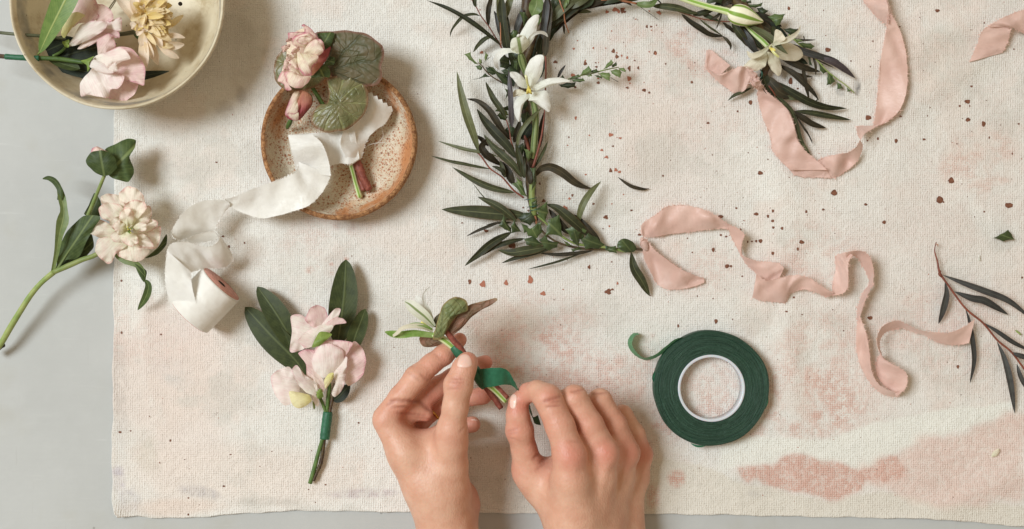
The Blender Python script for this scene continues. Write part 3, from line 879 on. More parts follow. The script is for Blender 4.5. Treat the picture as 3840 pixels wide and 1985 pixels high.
SPL += [(a, b, r, 0) for a, b, r in Z6([(998, 57, 10), (1995, 72, 12), (1260, 335, 16), (1010, 545, 17), (1058, 595, 6), (742, 688, 13), (456, 826, 8), (1530, 790, 17), (806, 1162, 14), (1232, 70, 4), (2197, 682, 15), (2200, 804, 14), (2305, 832, 15), (2145, 712, 7), (2212, 712, 5), (1718, 946, 12), (1596, 931, 8), (1526, 944, 5), (2343, 924, 6), (2088, 1212, 19), (2497, 1032, 6), (726, 1026, 4), (346, 551, 6), (27, 606, 11), (62, 622, 7), (1742, 180, 5), (2224, 580, 7), (1928, 778, 4), (1946, 722, 4), (2126, 966, 4), (2310, 154, 5), (1562, 277, 5), (1545, 448, 4), (655, 748, 6), (172, 428, 4), (102, 356, 12), (858, 1070, 4), (485, 1040, 4), (1648, 640, 5), (1415, 410, 5), (2540, 832, 6), (2508, 331, 5), (1905, 936, 8), (154, 1180, 6), (1748, 782, 7), (2420, 840, 3)])]
SPL += [(a, b, r, 0) for a, b, r in Z7([(1234, 5, 17), (652, 97, 6), (771, 132, 11), (870, 114, 8), (840, 145, 8), (868, 173, 8), (872, 212, 7), (924, 217, 8), (1068, 118, 7), (1169, 105, 7), (1422, 75, 8), (1531, 181, 10), (1862, 48, 19), (1884, 60, 5), (2274, 80, 18), (2126, 118, 5), (558, 148, 12), (677, 224, 6), (592, 266, 6), (560, 257, 6), (515, 345, 10), (796, 293, 11), (770, 293, 7), (745, 295, 5), (720, 297, 5), (1040, 298, 12), (1017, 340, 8), (869, 365, 9), (597, 442, 12), (620, 442, 7), (687, 502, 5), (420, 620, 4), (514, 635, 4), (994, 628, 6), (950, 712, 6), (630, 758, 4), (531, 770, 11), (306, 797, 7), (1447, 750, 12), (1290, 826, 4), (1437, 884, 4), (1970, 1040, 9), (1043, 730, 4), (2352, 510, 6), (361, 276, 4), (390, 360, 4), (76, 255, 8)])]
SPL += [(a, b, r, 0) for a, b, r in Z14([(555, 328, 8), (1040, 440, 6), (470, 508, 5), (985, 695, 8), (700, 790, 6), (700, 925, 8), (1275, 535, 4), (1805, 683, 6), (1668, 722, 5), (2070, 185, 7), (930, 106, 4), (388, 133, 4), (235, 250, 6), (150, 260, 10), (670, 480, 4), (1722, 826, 4), (1690, 410, 4)])]
SPL += [(a, b, r, 0) for a, b, r in Z3([(705, 888, 6), (1330, 690, 7), (1420, 668, 5), (706, 1190, 6), (1257, 200, 5), (935, 1200, 5), (1295, 630, 6)])]
for _ in range(420):
    sx0 = random.gauss(2750, 700) if random.random() < .75 else random.uniform(450, 3840)
    sy0 = random.uniform(0, 1900)
    if sx0 > 430: SPL.append((sx0, sy0, random.choice([1.0, 1.1, 1.3, 1.5, 1.8]), random.random() < .5))
for (cx, cy, r, faint) in SPL:
    k = 14; ph = random.random() * 6; fk = random.random() < .55
    hh = float(hcan(cx, cy)) + .30
    i0 = len(V)
    el = random.uniform(.75, 1.3)
    pts = []
    for j in range(k):
        a = 2 * math.pi * j / k
        rr = r * 1.08 * (1 + (.2 if faint else .1) * math.sin(a * 3 + ph) + random.uniform(-.12, .12) * (1.6 if faint else 1))
        pts.append((cx + rr * math.cos(a) * el, cy + rr * math.sin(a) / el, hh))
    V += W(np.array(pts + [(cx, cy, hh + .05)])).tolist()
    C += [[.5, .3, .2, 0]] * (k + 1)
    for j in range(k):
        faces.append((i0 + (j + 1) % k, i0 + j, i0 + k)); fm.append(2 if (faint and (r < 1.5 or fk)) else 1)
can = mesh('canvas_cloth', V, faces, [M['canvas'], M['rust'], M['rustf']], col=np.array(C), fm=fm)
tag(can, 'cream painter\'s canvas drop cloth with pink paint smears and rust spatters', 'cloth')
del V, C, faces, fm, F
# ================================================================== CERAMICS
def bowl_like():
    pass
# big cream bowl, top left
bx, by = 436, 7
kz = lambda z: (H - z * .001) / H
def rimx(cx, cy, z):                       # where the vertical axis through the rim's centre meets the table, in px
    return 1920 + (cx - 1920) * kz(z), 992.5 + (cy - 992.5) * kz(z)
ax_, ay_ = rimx(bx, by, 60)
R = 403 * kz(60)
b = thing('ceramic_bowl', 'wide shallow cream glazed ceramic bowl holding sweet peas and a chrysanthemum', 'bowl', (ax_, ay_), 0)
prof = [(0, 4.5), (R * .18, 4.6), (R * .36, 5.3), (R * .5, 7), (R * .62, 10.5), (R * .74, 18.5), (R * .84, 30), (R * .91, 43), (R * .955, 54), (R * .972, 59), (R * .982, 60.2), (R * .994, 60.4), (R, 59.2), (R * .995, 55), (R * .95, 42), (R * .86, 27), (R * .74, 14), (R * .6, 5), (R * .48, 1.5), (R * .45, 0), (R * .4, 0), (0, 1)]
lathe(b, 'bowl_body', ax_, ay_, prof, M['bowl'], seg=160, wob=.003)
for (hx, hy) in ((676, 15), (115, 200)):
    c = W((hx, hy, 30))
    zz = 27 if hx > 400 else 36
    tube(b, 'drainage_hole', [(hx, hy, zz, 8), (hx, hy, zz + 1.2, 7)], M['hole'], n=3)

# speckled saucer
px_, py_ = 1268, 531
ax_, ay_ = rimx(px_, py_, 26)
R = 295 * kz(26)
d = thing('stoneware_dish', 'small speckled stoneware dish with raw brown rim under the rose boutonniere', 'dish', (ax_, ay_), 0)
prof = [(0, 4), (R * .3, 4), (R * .6, 4.3), (R * .74, 5.5), (R * .82, 9), (R * .875, 15), (R * .922, 22), (R * .939, 25.2)]
lathe(d, 'glazed_inside', ax_, ay_, prof, M['glaze'], seg=160, wob=.003)
prof = [(R * .937, 25.3), (R * .953, 26.5), (R * .97, 26.3), (R * .99, 25), (R, 22.5), (R * .99, 16), (R * .95, 8), (R * .88, 2), (R * .8, 0), (R * .74, 0), (0, 1)]
lathe(d, 'raw_rim', ax_, ay_, prof, M['clay'], seg=160, wob=.003)

# floral tape roll
tx, ty = Z12.p(891, 657)
ax_, ay_ = rimx(tx, ty, 12.5)
R = 555 / 2.561 * kz(12.5); r0 = 322 / 2.561 * kz(12.5); r1 = 297 / 2.561 * kz(12.5)
tp = thing('floral_tape_roll', 'roll of dark green floral tape on white core right of the hands', 'tape roll', (ax_, ay_), 0)
prof = [(r0 + .6, .3), (R * .985, .3), (R, 1.2)]
prof += [(R, 11.4)]
nr = 46
for i in range(nr):
    q = i / (nr - 1)
    g = -.0
    if i in (9, 10): g = -.7
    if i in (20,): g = -.6
    if i in (31,): g = -.5
    if i in (4, 15, 26): g = -.3
    prof.append((R * .992 + (r0 + .6 - R * .992) * q, 12.3 + g + random.uniform(-.12, .12)))
lathe(tp, 'wound_tape', ax_, ay_, prof, M['roll'], seg=200, wob=.008)
prof = [(r0, 0.3), (r0, 12.9), (r0 - 2, 13.1), (r1 + 1, 13.1), (r1, 12.8), (r1, .3)]
lathe(tp, 'plastic_core', ax_, ay_, prof + [prof[0]], M['core'], seg=128)
A = Z12([(640, 155), (560, 200), (470, 275), (400, 340), (330, 375), (250, 386), (170, 350), (115, 295), (88, 235), (98, 175), (135, 132), (185, 124)])
B = Z12([(610, 168), (540, 186), (450, 255), (375, 318), (310, 350), (245, 362), (195, 335), (152, 285), (130, 235), (137, 188), (162, 152), (196, 142)])
ribbon(tp, 'loose_tape_end', B, A, M['tapetail'], zA=12.5, zB=1.6, m=5, ripple=.15, fray=False)

for (q, w_) in (([(336, 600), (330, 560), (338, 520), (350, 490)], 14), ([(690, 1185), (740, 1208), (790, 1214), (840, 1208)], 12), ([(660, 1150), (690, 1140), (720, 1150)], 8), ([(1405, 860), (1425, 800), (1438, 740)], 8)):
    blade(tp, 'torn_tape_edge', Z12(q), w_ / 2.561, (10, 11, 1.5), M['tapestrip'], roll=.4, prof='ellip', n=12)
# silver pins in the bowl
pn = tube(None, 'florist_pin', Z1([(1165, 98, 16, 7), (1205, 40, 20, 7), (1262, -40, 25, 7)]), M['pin'], loc=W((415, 20, 8)))
tag(pn, 'thin silver florist pin behind the sweet pea in the cream bowl', 'pin')
pn2 = tube(None, 'florist_pin', Z1([(1178, 108, 13, 6), (1212, 60, 16, 6), (1280, -50, 21, 6)]), M['pin'], loc=W((420, 22, 8)))
tag(pn2, 'second silver florist pin crossing just under the first in the bowl', 'pin')
pn['group'] = pn2['group'] = 'silver florist pins'
# ================================================================== FLOWERS IN THE BOWL
g = thing('sweet_pea_boutonniere', 'pink sweet pea boutonniere lying in the cream bowl, taped stem over its rim', 'boutonniere', Z1.p(420, 625), 20, 'finished boutonnieres')
blade(g, 'leaf', Z1([(430, 640), (700, 720), (1100, 800), (1500, 815), (1818, 765)]), 80 / 2.862, (34, 28, 2), M['laureld'], roll=.1)
blade(g, 'leaf', Z1([(480, 640), (700, 600), (900, 540), (1250, 470)]), 120 / 2.862, (30, 24, 3), M['laureld'], roll=.1)
blade(g, 'leaf', Z1([(415, 590), (560, 520), (700, 470), (900, 470)]), 90 / 2.862, (36, 22, 3), M['laureld'], roll=.1)
blade(g, 'leaf', Z1([(425, 570, 8), (455, 500, 45), (520, 360, 82), (600, 200, 108), (690, 20, 128), (770, -140, 112), (830, -300, 40)]), 0, (48, 66, 4), M['bright'], roll=.15, fold=.12)
blade(g, 'leaf', Z1([(860, 740), (720, 700), (600, 665), (520, 648)]), 60 / 2.862, (40, 42, 0), M['laurel'], roll=.3)
tube(g, 'leaf_stalk', Z1([(385, 605, 45, 11), (430, 560, 48, 9)]), M['gstem'])
tube(g, 'stem', Z1([(400, 625, 48, 24), (600, 632, 46, 24), (750, 650, 44, 25), (900, 672, 44, 22)]), M['dstem'])
tube(g, 'stem', Z1([(570, 605, 44, 16), (650, 560, 40, 15), (705, 500, 38, 15), (735, 430, 38, 16)]), M['dstem'])
tube(g, 'stem', Z1([(-260, 582, 30, 21), (-90, 592, 40, 22), (0, 604, 46, 24), (70, 610, 50, 24)]), M['brstem'], rough=.06)
tube(g, 'tape_wrap', Z1([(60, 609, 50.5, 31), (150, 616, 51, 30), (250, 621, 51, 31), (340, 626, 50, 30), (420, 630, 49, 33)]), M['tape'], rough=.03)
def bloom(parent, name, items, Z):
    """items: (outline, base, (zbase, ztip), dome, ruffle, material[, part name])"""
    root = None
    e = bpy.data.objects.new(name, None); e.empty_display_size = .01; COL.objects.link(e); e.parent = parent
    c = np.mean([np.mean(np.array(i[0], float)[:, :2], 0) for i in items], 0); c = Z.p(*c)
    e.location = Vector(W((c[0], c[1], np.mean([i[2][0] for i in items]))) - wloc(parent))
    for it in items:
        nm = it[6] if len(it) > 6 else 'petal'
        sheet(e, nm, Z(it[0]), Z.p(*it[1]), it[2], M[it[5]], dome=it[3], ruffle=it[4], flute={'helleb': .2, 'rose': .5, 'rosep': .5, 'white': .3, 'cream': .4}.get(it[5], 1.0))
    return e
bloom(g, 'sweet_pea_bloom', [
    ([(830, 0), (930, -60), (1010, -30), (1050, 60), (1065, 180), (980, 240), (850, 250), (780, 300), (740, 250), (760, 120)], (720, 380), (36, 44), 3, 1.0, 'peap'),
    ([(1000, 55), (1100, 50), (1190, 110), (1218, 195), (1150, 260), (1040, 240)], (800, 350), (34, 44), 2, .8, 'peap'),
    ([(655, 370), (690, 230), (760, 150), (830, 128), (912, 165), (880, 200), (800, 270), (730, 360), (690, 410)], (690, 430), (37, 47), 3, .6, 'peay', 'keel'),
    ([(1130, 240), (1220, 210), (1302, 188), (1307, 260), (1296, 332), (1200, 325), (1120, 300)], (800, 400), (36, 45), 2, .6, 'pea'),
    ([(1050, 300), (1180, 300), (1272, 340), (1278, 412), (1160, 400), (1040, 380)], (800, 420), (35, 41), 1, .6, 'peap'),
    ([(722, 497), (790, 400), (830, 320), (870, 262), (980, 228), (1090, 228), (1152, 245), (1140, 300), (1080, 355), (960, 425), (830, 485)], (715, 480), (40, 50), 4, .8, 'pea'),
    ([(830, 528), (890, 455), (1000, 400), (1090, 358), (1150, 355), (1262, 402), (1200, 415), (1080, 440), (990, 480), (900, 522)], (740, 500), (38, 44), 2, .8, 'peap'),
    ([(665, 455), (700, 440), (740, 425), (745, 470), (735, 510), (700, 505)], (700, 500), (41, 44), 2, .4, 'calyx', 'calyx')], Z1)
bloom(g, 'sweet_pea_bloom', [
    ([(1040, 440), (1100, 392), (1162, 365), (1222, 420), (1242, 505), (1180, 565), (1060, 600), (1045, 520)], (1010, 660), (42, 48), 3, .8, 'peap'),
    ([(1200, 520), (1320, 502), (1420, 530), (1500, 620), (1562, 735), (1552, 840), (1545, 922), (1480, 900), (1340, 860), (1200, 780), (1160, 640)], (980, 690), (42, 46), 3, 1.2, 'peap'),
    ([(1160, 860), (1340, 850), (1482, 895), (1445, 1010), (1345, 1092), (1300, 1152), (1255, 1100), (1180, 1075), (1140, 990)], (980, 700), (38, 36), 2, 1.2, 'peap'),
    ([(860, 900), (900, 830), (955, 780), (990, 735), (1090, 765), (1220, 790), (1332, 812), (1312, 910), (1260, 955), (1190, 958), (1165, 1050), (1060, 1040), (960, 1020), (868, 1034)], (985, 690), (46, 50), 3, 1.6, 'peaw'),
    ([(1000, 640), (1040, 592), (1150, 558), (1280, 503), (1350, 545), (1402, 632), (1300, 665), (1220, 720), (1180, 760), (1120, 700)], (970, 680), (46, 58), 4, 1.0, 'pea'),
    ([(948, 652), (1010, 640), (1110, 680), (1170, 730), (1222, 782), (1150, 792), (1050, 770), (965, 722)], (950, 690), (48, 56), 3, .5, 'peaw'),
    ([(1162, 742), (1200, 690), (1245, 668), (1268, 752), (1220, 778)], (1120, 720), (57, 58), 1.5, .5, 'pea'),
    ([(868, 655), (930, 636), (1012, 603), (985, 650), (960, 685), (966, 725), (940, 772), (928, 700)], (880, 665), (47, 50), 2, .5, 'calyx', 'calyx')], Z1)

ch = thing('chrysanthemum', 'peach yellow spider chrysanthemum facing right in the cream bowl', 'flower', Z1.p(1540, 260), 8)
tube(ch, 'stem', Z1([(-300, 320, 20, 18), (-20, 350, 45, 18), (200, 372, 50, 18), (440, 388, 44, 19), (800, 420, 26, 20), (1250, 375, 24, 22), (1480, 340, 28, 26)]), M['greystem'])
sheet(ch, 'calyx', Z1([(1430, 350), (1500, 300), (1560, 400), (1510, 440), (1450, 400)]), Z1.p(1480, 370), (24, 28), M['dstem'], dome=3)
mums = [([(1480, 270), (1420, 150), (1335, 45), (1245, -30)], 58, 'mumw'), ([(1500, 200), (1470, 70), (1440, -70)], 62, 'mumw'), ([(1530, 330), (1545, 440), (1562, 545)], 52, 'mumw'),
        ([(1540, 380), (1560, 560), (1572, 722)], 62, 'mumw'), ([(1610, 400), (1660, 570), (1697, 698)], 48, 'mumw'), ([(1680, 440), (1810, 560), (1922, 626)], 42, 'mumw'),
        ([(1690, 440), (1850, 490), (1977, 478)], 46, 'mumw'), ([(1720, 420), (1870, 388), (1988, 408)], 30, 'mumw'), ([(1780, 320), (1880, 240), (1968, 165)], 36, 'mum'),
        ([(1700, 200), (1760, 110), (1812, 30)], 40, 'mum'), ([(1480, 320), (1430, 270), (1408, 290)], 40, 'mumw'), ([(1520, 340), (1540, 295), (1575, 345)], 38, 'mumw'),
        ([(1560, 420), (1620, 560), (1640, 640)], 44, 'mumw'), ([(1700, 460), (1790, 500), (1870, 490)], 32, 'mum'), ([(1620, 380), (1700, 430), (1735, 515)], 40, 'mumw'),
        ([(1640, 350), (1760, 400), (1840, 440)], 40, 'mum'), ([(1600, 200), (1640, 90), (1600, 0)], 55, 'mum'), ([(1560, 150), (1560, 40), (1570, -80)], 60, 'mumw'), ([(1650, 120), (1690, 20), (1720, -60)], 45, 'mum')]
for i, (p, w, m) in enumerate(mums):
    blade(ch, 'petal', Z1(p), w / 2.862, (30 + i * .6, 30 + (i % 4) * 3 + (6 if i > 10 else 0), 5), M[m], fold=.55, prof='petal', n=14, roll=random.uniform(-.3, .3))
for i in range(30):
    a = random.uniform(-2.6, 2.6)
    cx, cy = 1545 + random.uniform(-20, 60), 200 + random.uniform(-90, 110)
    L = random.uniform(110, 170)
    e_ = (cx + L * math.cos(a), cy + L * math.sin(a) * .9)
    blade(ch, 'petal', Z1([(cx, cy), ((cx + e_[0]) / 2 + 6, (cy + e_[1]) / 2), e_]), random.uniform(34, 46) / 2.862, (34, 46 + random.uniform(-3, 5), 5), M[random.choice(['mumy', 'mum', 'mum', 'mumw'])], fold=.6, prof='petal', n=10)
for i in range(58):
    q = random.random()
    a = random.uniform(-1.5, 1.45)
    cx, cy = 1540 + q * 190 + random.uniform(-25, 25), 190 + random.uniform(-130, 150) * (1 - q * .3)
    L = 130 + 70 * (1 - q)
    a = a * .35 + (cy - 190) / 190
    e_ = (cx + L * math.cos(a), cy + L * math.sin(a))
    m_ = (cx + L * .5 * math.cos(a - .1), cy + L * .5 * math.sin(a - .1))
    zz = 38 + 12 * (1 - abs(q - .3)) + random.uniform(-2, 4)
    blade(ch, 'petal', Z1([(cx, cy), m_, e_]), (30 + 10 * random.random()) / 2.862, (zz - 8, zz + random.uniform(-2, 4), 3.5), M[random.choice(['mumy', 'mum', 'mum'])], fold=.6, prof='petal', n=10, roll=random.uniform(-.4, .4))

# ================================================================== ROSE BOUTONNIERE on the dish
rb = thing('rose_boutonniere', 'rose boutonniere with begonia leaves lying across the speckled dish', 'boutonniere', Z2.p(560, 700), 8, 'finished boutonnieres')
sheet(rb, 'begonia_leaf', Z2([(147, 382), (143, 340), (158, 262), (190, 222), (240, 212), (330, 280), (420, 380), (470, 380), (430, 430), (340, 462), (240, 468), (190, 445), (158, 412)]), Z2.p(400, 370), (30, 34), M['begonia'], dome=3, ruffle=.8, crinkle=.5, n=84, freq=19)
sheet(rb, 'begonia_leaf', Z2([(400, 108), (510, 97), (600, 90), (700, 105), (765, 140), (825, 184), (832, 250), (815, 320), (822, 380), (790, 430), (720, 440), (640, 440), (560, 420), (490, 360), (450, 240)]), Z2.p(490, 340), (32, 44), M['begoniad'], dome=6, ruffle=.7, crinkle=.7, n=84, freq=17)
sheet(rb, 'begonia_leaf', Z2([(478, 395), (550, 372), (640, 364), (700, 398), (732, 470), (733, 560), (705, 620), (645, 680), (585, 720), (530, 722), (470, 728), (405, 700), (378, 660), (384, 600), (430, 556), (478, 545), (488, 480)]), Z2.p(530, 540), (34, 34), M['begonia'], dome=7, ruffle=.9, crinkle=.7, n=90, freq=17, rings=12)
tube(rb, 'stem', Z2([(380, 440, 26, 12), (415, 495, 24, 13), (455, 560, 22, 13)]), M['dstem'])
tube(rb, 'stem', Z2([(480, 560, 18, 14), (560, 760, 16, 15), (625, 930, 14, 14), (655, 1040, 11, 14), (684, 1135, 9, 16)]), M['bstem'])
tube(rb, 'stem', Z2([(520, 560, 18, 18), (600, 760, 16, 22), (662, 910, 14, 25), (700, 1005, 12, 26), (742, 1090, 10, 20)]), M['hairy'], rough=.12)
tube(rb, 'stem', Z2([(665, 960, 10, 20), (690, 1040, 9, 20), (706, 1092, 9, 16)]), M['hairy'], rough=.1)
for o in ([(415, 112), (470, 104), (522, 106), (515, 150), (495, 195), (462, 205), (440, 160)], [(462, 292), (498, 254), (526, 262), (520, 302), (480, 312)], [(376, 388), (420, 332), (466, 296), (496, 342), (492, 386), (440, 378)]):
    c = np.mean(o, 0)
    sheet(rb, 'rose_leaf', Z2(o), Z2.p(400, 260), (40, 42), M['helle'], dome=2, ruffle=.4)
ZR = Zm(1020, 80, 2.45)
RC = (270, 330)
ROSE = [  # outline, petal base, (z at base, z at tip), dome, ruffle, material - from the outside inwards
    ([(85, 470), (130, 330), (150, 150), (300, 60), (420, 150), (485, 240), (520, 300), (430, 440), (340, 520), (270, 600), (180, 600), (100, 540)], RC, (34, 30), 5, 1.0, 'rosep'),
    ([(298, 110), (300, 55), (268, 42), (290, 26), (318, 40), (362, 72), (422, 152), (405, 180), (340, 130)], (340, 260), (42, 50), 3, 1.2, 'rosep'),
    ([(400, 160), (440, 165), (472, 195), (484, 250), (470, 290), (420, 300), (380, 230)], (330, 330), (44, 52), 3, .8, 'rosep'),
    ([(148, 108), (230, 100), (302, 100), (290, 135), (215, 140), (172, 185), (152, 160)], (260, 300), (44, 54), 2, 1.0, 'rosep'),
    ([(86, 240), (110, 224), (168, 212), (160, 245), (105, 284)], (220, 270), (44, 52), 2, 1.0, 'rosep'),
    ([(128, 192), (136, 166), (180, 152), (172, 182)], (220, 230), (46, 56), 1, .8, 'rosep'),
    ([(478, 270), (528, 236), (541, 240), (522, 312), (472, 392), (420, 452), (368, 502), (355, 468), (362, 420), (412, 372), (422, 320)], (330, 400), (44, 44), 2, 1.0, 'bud'),
    ([(178, 182), (200, 146), (280, 112), (345, 106), (386, 150), (372, 195), (300, 244), (232, 240), (190, 212)], (280, 290), (46, 57), 4, .9, 'rose'),
    ([(225, 180), (250, 145), (320, 132), (362, 160), (340, 200), (270, 215)], (290, 280), (52, 61), 2, .8, 'rose'),
    ([(176, 292), (190, 262), (244, 232), (254, 266), (205, 302)], (260, 310), (48, 58), 2, .9, 'rosep'),
    ([(52, 548), (88, 462), (142, 444), (165, 470), (140, 510), (150, 580), (182, 628), (130, 634), (106, 578)], (220, 400), (40, 42), 2, 1.2, 'rosep'),
    ([(104, 440), (114, 362), (150, 372), (176, 440), (135, 452)], (220, 380), (42, 50), 2, .9, 'rosep'),
    ([(128, 342), (160, 328), (204, 334), (184, 364), (140, 368)], (240, 350), (46, 54), 2, .7, 'rosep'),
    ([(140, 300), (170, 310), (200, 330), (160, 336), (134, 325)], (240, 330), (48, 54), 1, .7, 'rose'),
    ([(188, 302), (232, 288), (240, 342), (196, 334)], (250, 330), (52, 58), 1, .6, 'rose'),
    ([(292, 284), (330, 210), (402, 166), (452, 226), (472, 272), (432, 314), (352, 306)], (300, 330), (50, 62), 5, .7, 'rose'),
    ([(164, 372), (202, 336), (240, 344), (246, 446), (212, 434)], (250, 360), (52, 58), 3, .6, 'rose'),
    ([(148, 412), (182, 388), (232, 436), (268, 496), (205, 476), (160, 456)], (260, 420), (48, 54), 2, .7, 'rose'),
    ([(112, 476), (165, 458), (232, 482), (302, 502), (362, 506), (332, 562), (272, 612), (212, 614), (150, 582), (130, 532)], (290, 420), (46, 46), 5, .9, 'rose'),
    ([(234, 284), (292, 300), (362, 312), (424, 318), (416, 382), (372, 422), (362, 490), (302, 504), (250, 442), (234, 372)], (290, 330), (58, 58), 7, .9, 'rose')]
bloom(rb, 'rose_bloom', [(o, c, z_, d, ru * .55, m_) for o, c, z_, d, ru, m_ in ROSE], ZR)
bloom(rb, 'rose_bud', [
    ([(268, 482), (325, 464), (376, 495), (386, 550), (342, 612), (300, 652), (240, 645), (214, 612), (240, 535)], (330, 480), (30, 26), 9, .3, 'bud'),
    ([(268, 482), (305, 472), (300, 540), (270, 600), (230, 625), (214, 610), (240, 535)], (310, 475), (34, 30), 6, .3, 'rosep'),
    ([(325, 470), (376, 497), (386, 552), (340, 610), (298, 650), (296, 590), (310, 520)], (330, 475), (36, 32), 6, .3, 'bud'),
    ([(235, 602), (262, 555), (288, 528), (298, 585), (285, 612), (250, 615)], (290, 530), (41, 37), 2, .3, 'rose'),
    ([(228, 618), (262, 605), (296, 600), (300, 650), (262, 652)], (280, 600), (38, 32), 2, .3, 'rose'),
    ([(360, 505), (378, 490), (390, 530), (375, 572), (362, 572)], (355, 480), (33, 29), 2, .2, 'holly', 'sepal')], Z2)
tube(rb, 'bud_stalk', Z2([(252, 650, 22, 12), (240, 675, 18, 15), (228, 700, 12, 10)]), M['dstem'])

# ================================================================== HELLEBORE STEM
he = thing('hellebore_stem', 'cut hellebore stem with cream double bloom, half on the grey table', 'flower stem', Z3.p(310, 840), 0)
tube(he, 'stem', Z3([(-40, 1310, 6, 17), (5, 1255, 10, 17), (60, 1160, 13, 18), (120, 1062, 16, 17), (180, 970, 18, 16), (240, 900, 20, 15), (312, 838, 22, 17)]), M['gstem'])
tube(he, 'cut_end', Z3([(-10, 1285, 7, 12), (12, 1262, 8, 16), (22, 1272, 7, 10)]), M['dark'])
tube(he, 'stem', Z3([(312, 838, 22, 15), (400, 800, 24, 16), (480, 765, 26, 15), (560, 735, 26, 14), (700, 640, 24, 13)]), M['gstem'])
tube(he, 'stem', Z3([(322, 826, 20, 12), (430, 680, 20, 11), (512, 505, 24, 11), (560, 390, 28, 10), (606, 278, 32, 10)]), M['gstem'])
sheet(he, 'leaf', Z3([(325, 832), (348, 690), (388, 602), (480, 515), (545, 508), (585, 522), (548, 580), (502, 660), (470, 735), (440, 762), (380, 770)]), Z3.p(322, 832), (22, 34), M['helle'], dome=4, ruffle=.8)
sheet(he, 'leaf', Z3([(440, 772), (478, 690), (530, 615), (545, 690), (500, 745)]), Z3.p(400, 790), (18, 18), M['laurel'], dome=2)
sheet(he, 'leaf', Z3([(325, 822), (350, 775), (420, 750), (470, 765), (390, 800)]), Z3.p(322, 830), (20, 20), M['laurel'], dome=1)
sheet(he, 'leaf', Z3([(488, 500), (515, 450), (548, 378), (585, 430), (582, 512), (520, 515)]), Z3.p(520, 520), (14, 18), M['laurel'], dome=2)
blade(he, 'leaf', Z3([(308, 828, 10), (330, 720, 14), (345, 620, 22), (365, 540, 34), (372, 480, 20), (360, 410, 22), (345, 350, 14)]), 0, (22, 34, 10), M['hellel'], roll=.35, fold=.4)
blade(he, 'leaf', Z3([(350, 420, 18), (352, 365, 18), (325, 315, 20), (285, 292, 14), (248, 296, 3)]), 0, (36, 24, 5), M['helle'], roll=-.3, fold=.3)
sheet(he, 'leaf', Z3([(608, 127), (680, 90), (740, 62), (792, 70), (780, 120), (752, 170), (776, 230), (776, 272), (746, 313), (690, 305), (630, 272), (640, 190)]), Z3.p(615, 280), (28, 26), M['helle'], dome=5, ruffle=1.0)
bloom(he, 'flower_bud', [([(530, 152), (535, 120), (565, 108), (600, 125), (640, 150), (590, 180)], (590, 180), (33, 32), 5, .3, 'rosep')], Z3)
sheet(he, 'leaf', Z3([(497, 190), (530, 142), (590, 130), (640, 143), (670, 180), (679, 230), (642, 270), (605, 281), (560, 264), (512, 222)]), Z3.p(606, 282), (34, 38), M['helle'], dome=4, ruffle=.6)
sheet(he, 'leaf', Z3([(842, 757), (870, 735), (920, 690), (968, 615), (966, 680), (920, 732), (880, 750)]), Z3.p(842, 757), (14, 12), M['laurel'], dome=2)
blade(he, 'leaf', Z3([(655, 725), (720, 768), (790, 790), (830, 830), (840, 890)]), 20 / 1.549, (22, 20, 3), M['hellel'], roll=.2)
sheet(he, 'leaf', Z3([(778, 782), (815, 800), (852, 832), (850, 862), (836, 897), (805, 850)]), Z3.p(770, 780), (24, 20), M['helle'], dome=2)
blade(he, 'leaf', Z3([(838, 880), (862, 915), (848, 980), (800, 1060)]), 22 / 1.549, (20, 7, 3), M['helle'], roll=-.3)
HB = [([(690, 382), (740, 340), (792, 350), (830, 390), (842, 445), (790, 520), (730, 520), (700, 440)], 28, 32), ([(585, 402), (618, 383), (690, 392), (725, 450), (720, 520), (650, 480), (592, 442)], 28, 30),
      ([(573, 468), (618, 433), (700, 450), (740, 520), (730, 560), (650, 545), (588, 522)], 31, 34), ([(498, 600), (535, 550), (575, 530), (640, 560), (720, 590), (650, 635), (590, 642), (542, 622)], 29, 31),
      ([(554, 722), (570, 645), (640, 630), (740, 620), (742, 680), (672, 732), (652, 780), (620, 789)], 28, 28), ([(678, 732), (730, 660), (790, 650), (830, 690), (870, 714), (832, 762), (792, 779), (722, 762)], 27, 27),
      ([(770, 610), (870, 595), (932, 568), (934, 620), (916, 692), (872, 706), (790, 690)], 29, 30), ([(770, 590), (800, 555), (862, 528), (918, 545), (902, 585), (850, 610), (790, 615)], 33, 35),
      ([(748, 570), (770, 490), (810, 453), (872, 455), (882, 505), (850, 562), (790, 590)], 35, 40), ([(720, 560), (712, 500), (730, 440), (782, 418), (840, 432), (850, 470), (800, 530), (760, 575)], 38, 45),
      ([(636, 545), (670, 520), (712, 512), (745, 545), (742, 600), (700, 612), (650, 582)], 38, 44), ([(640, 622), (690, 590), (740, 605), (770, 650), (780, 682), (722, 668), (662, 662)], 37, 42),
      ([(760, 610), (830, 615), (870, 640), (892, 692), (820, 692), (780, 655)], 36, 40),
      ([(692, 525), (705, 480), (745, 462), (778, 500), (772, 552), (735, 580)], 40, 48), ([(700, 628), (745, 602), (790, 622), (806, 662), (765, 690), (718, 668)], 40, 46), ([(655, 570), (690, 538), (728, 560), (732, 600), (690, 622)], 41, 47), ([(775, 575), (812, 548), (850, 560), (846, 596), (800, 604)], 38, 45)]
bl = bloom(he, 'hellebore_bloom', [(o, (755, 590), (zb, zt), 2.2, 1.15, 'helleb') for o, zb, zt in HB], Z3)
for i in range(16):
    a = random.random() * 6.28; r = random.uniform(6, 22)
    tube(bl, 'stamen', Z3([(752, 592, 36, 3), (752 + r * .6 * math.cos(a), 592 + r * .6 * math.sin(a), 46, 2.6), (752 + r * math.cos(a), 592 + r * math.sin(a), 49, 4)]), M['calyx'] if i % 3 else M['stamen'], n=6, sides=6)

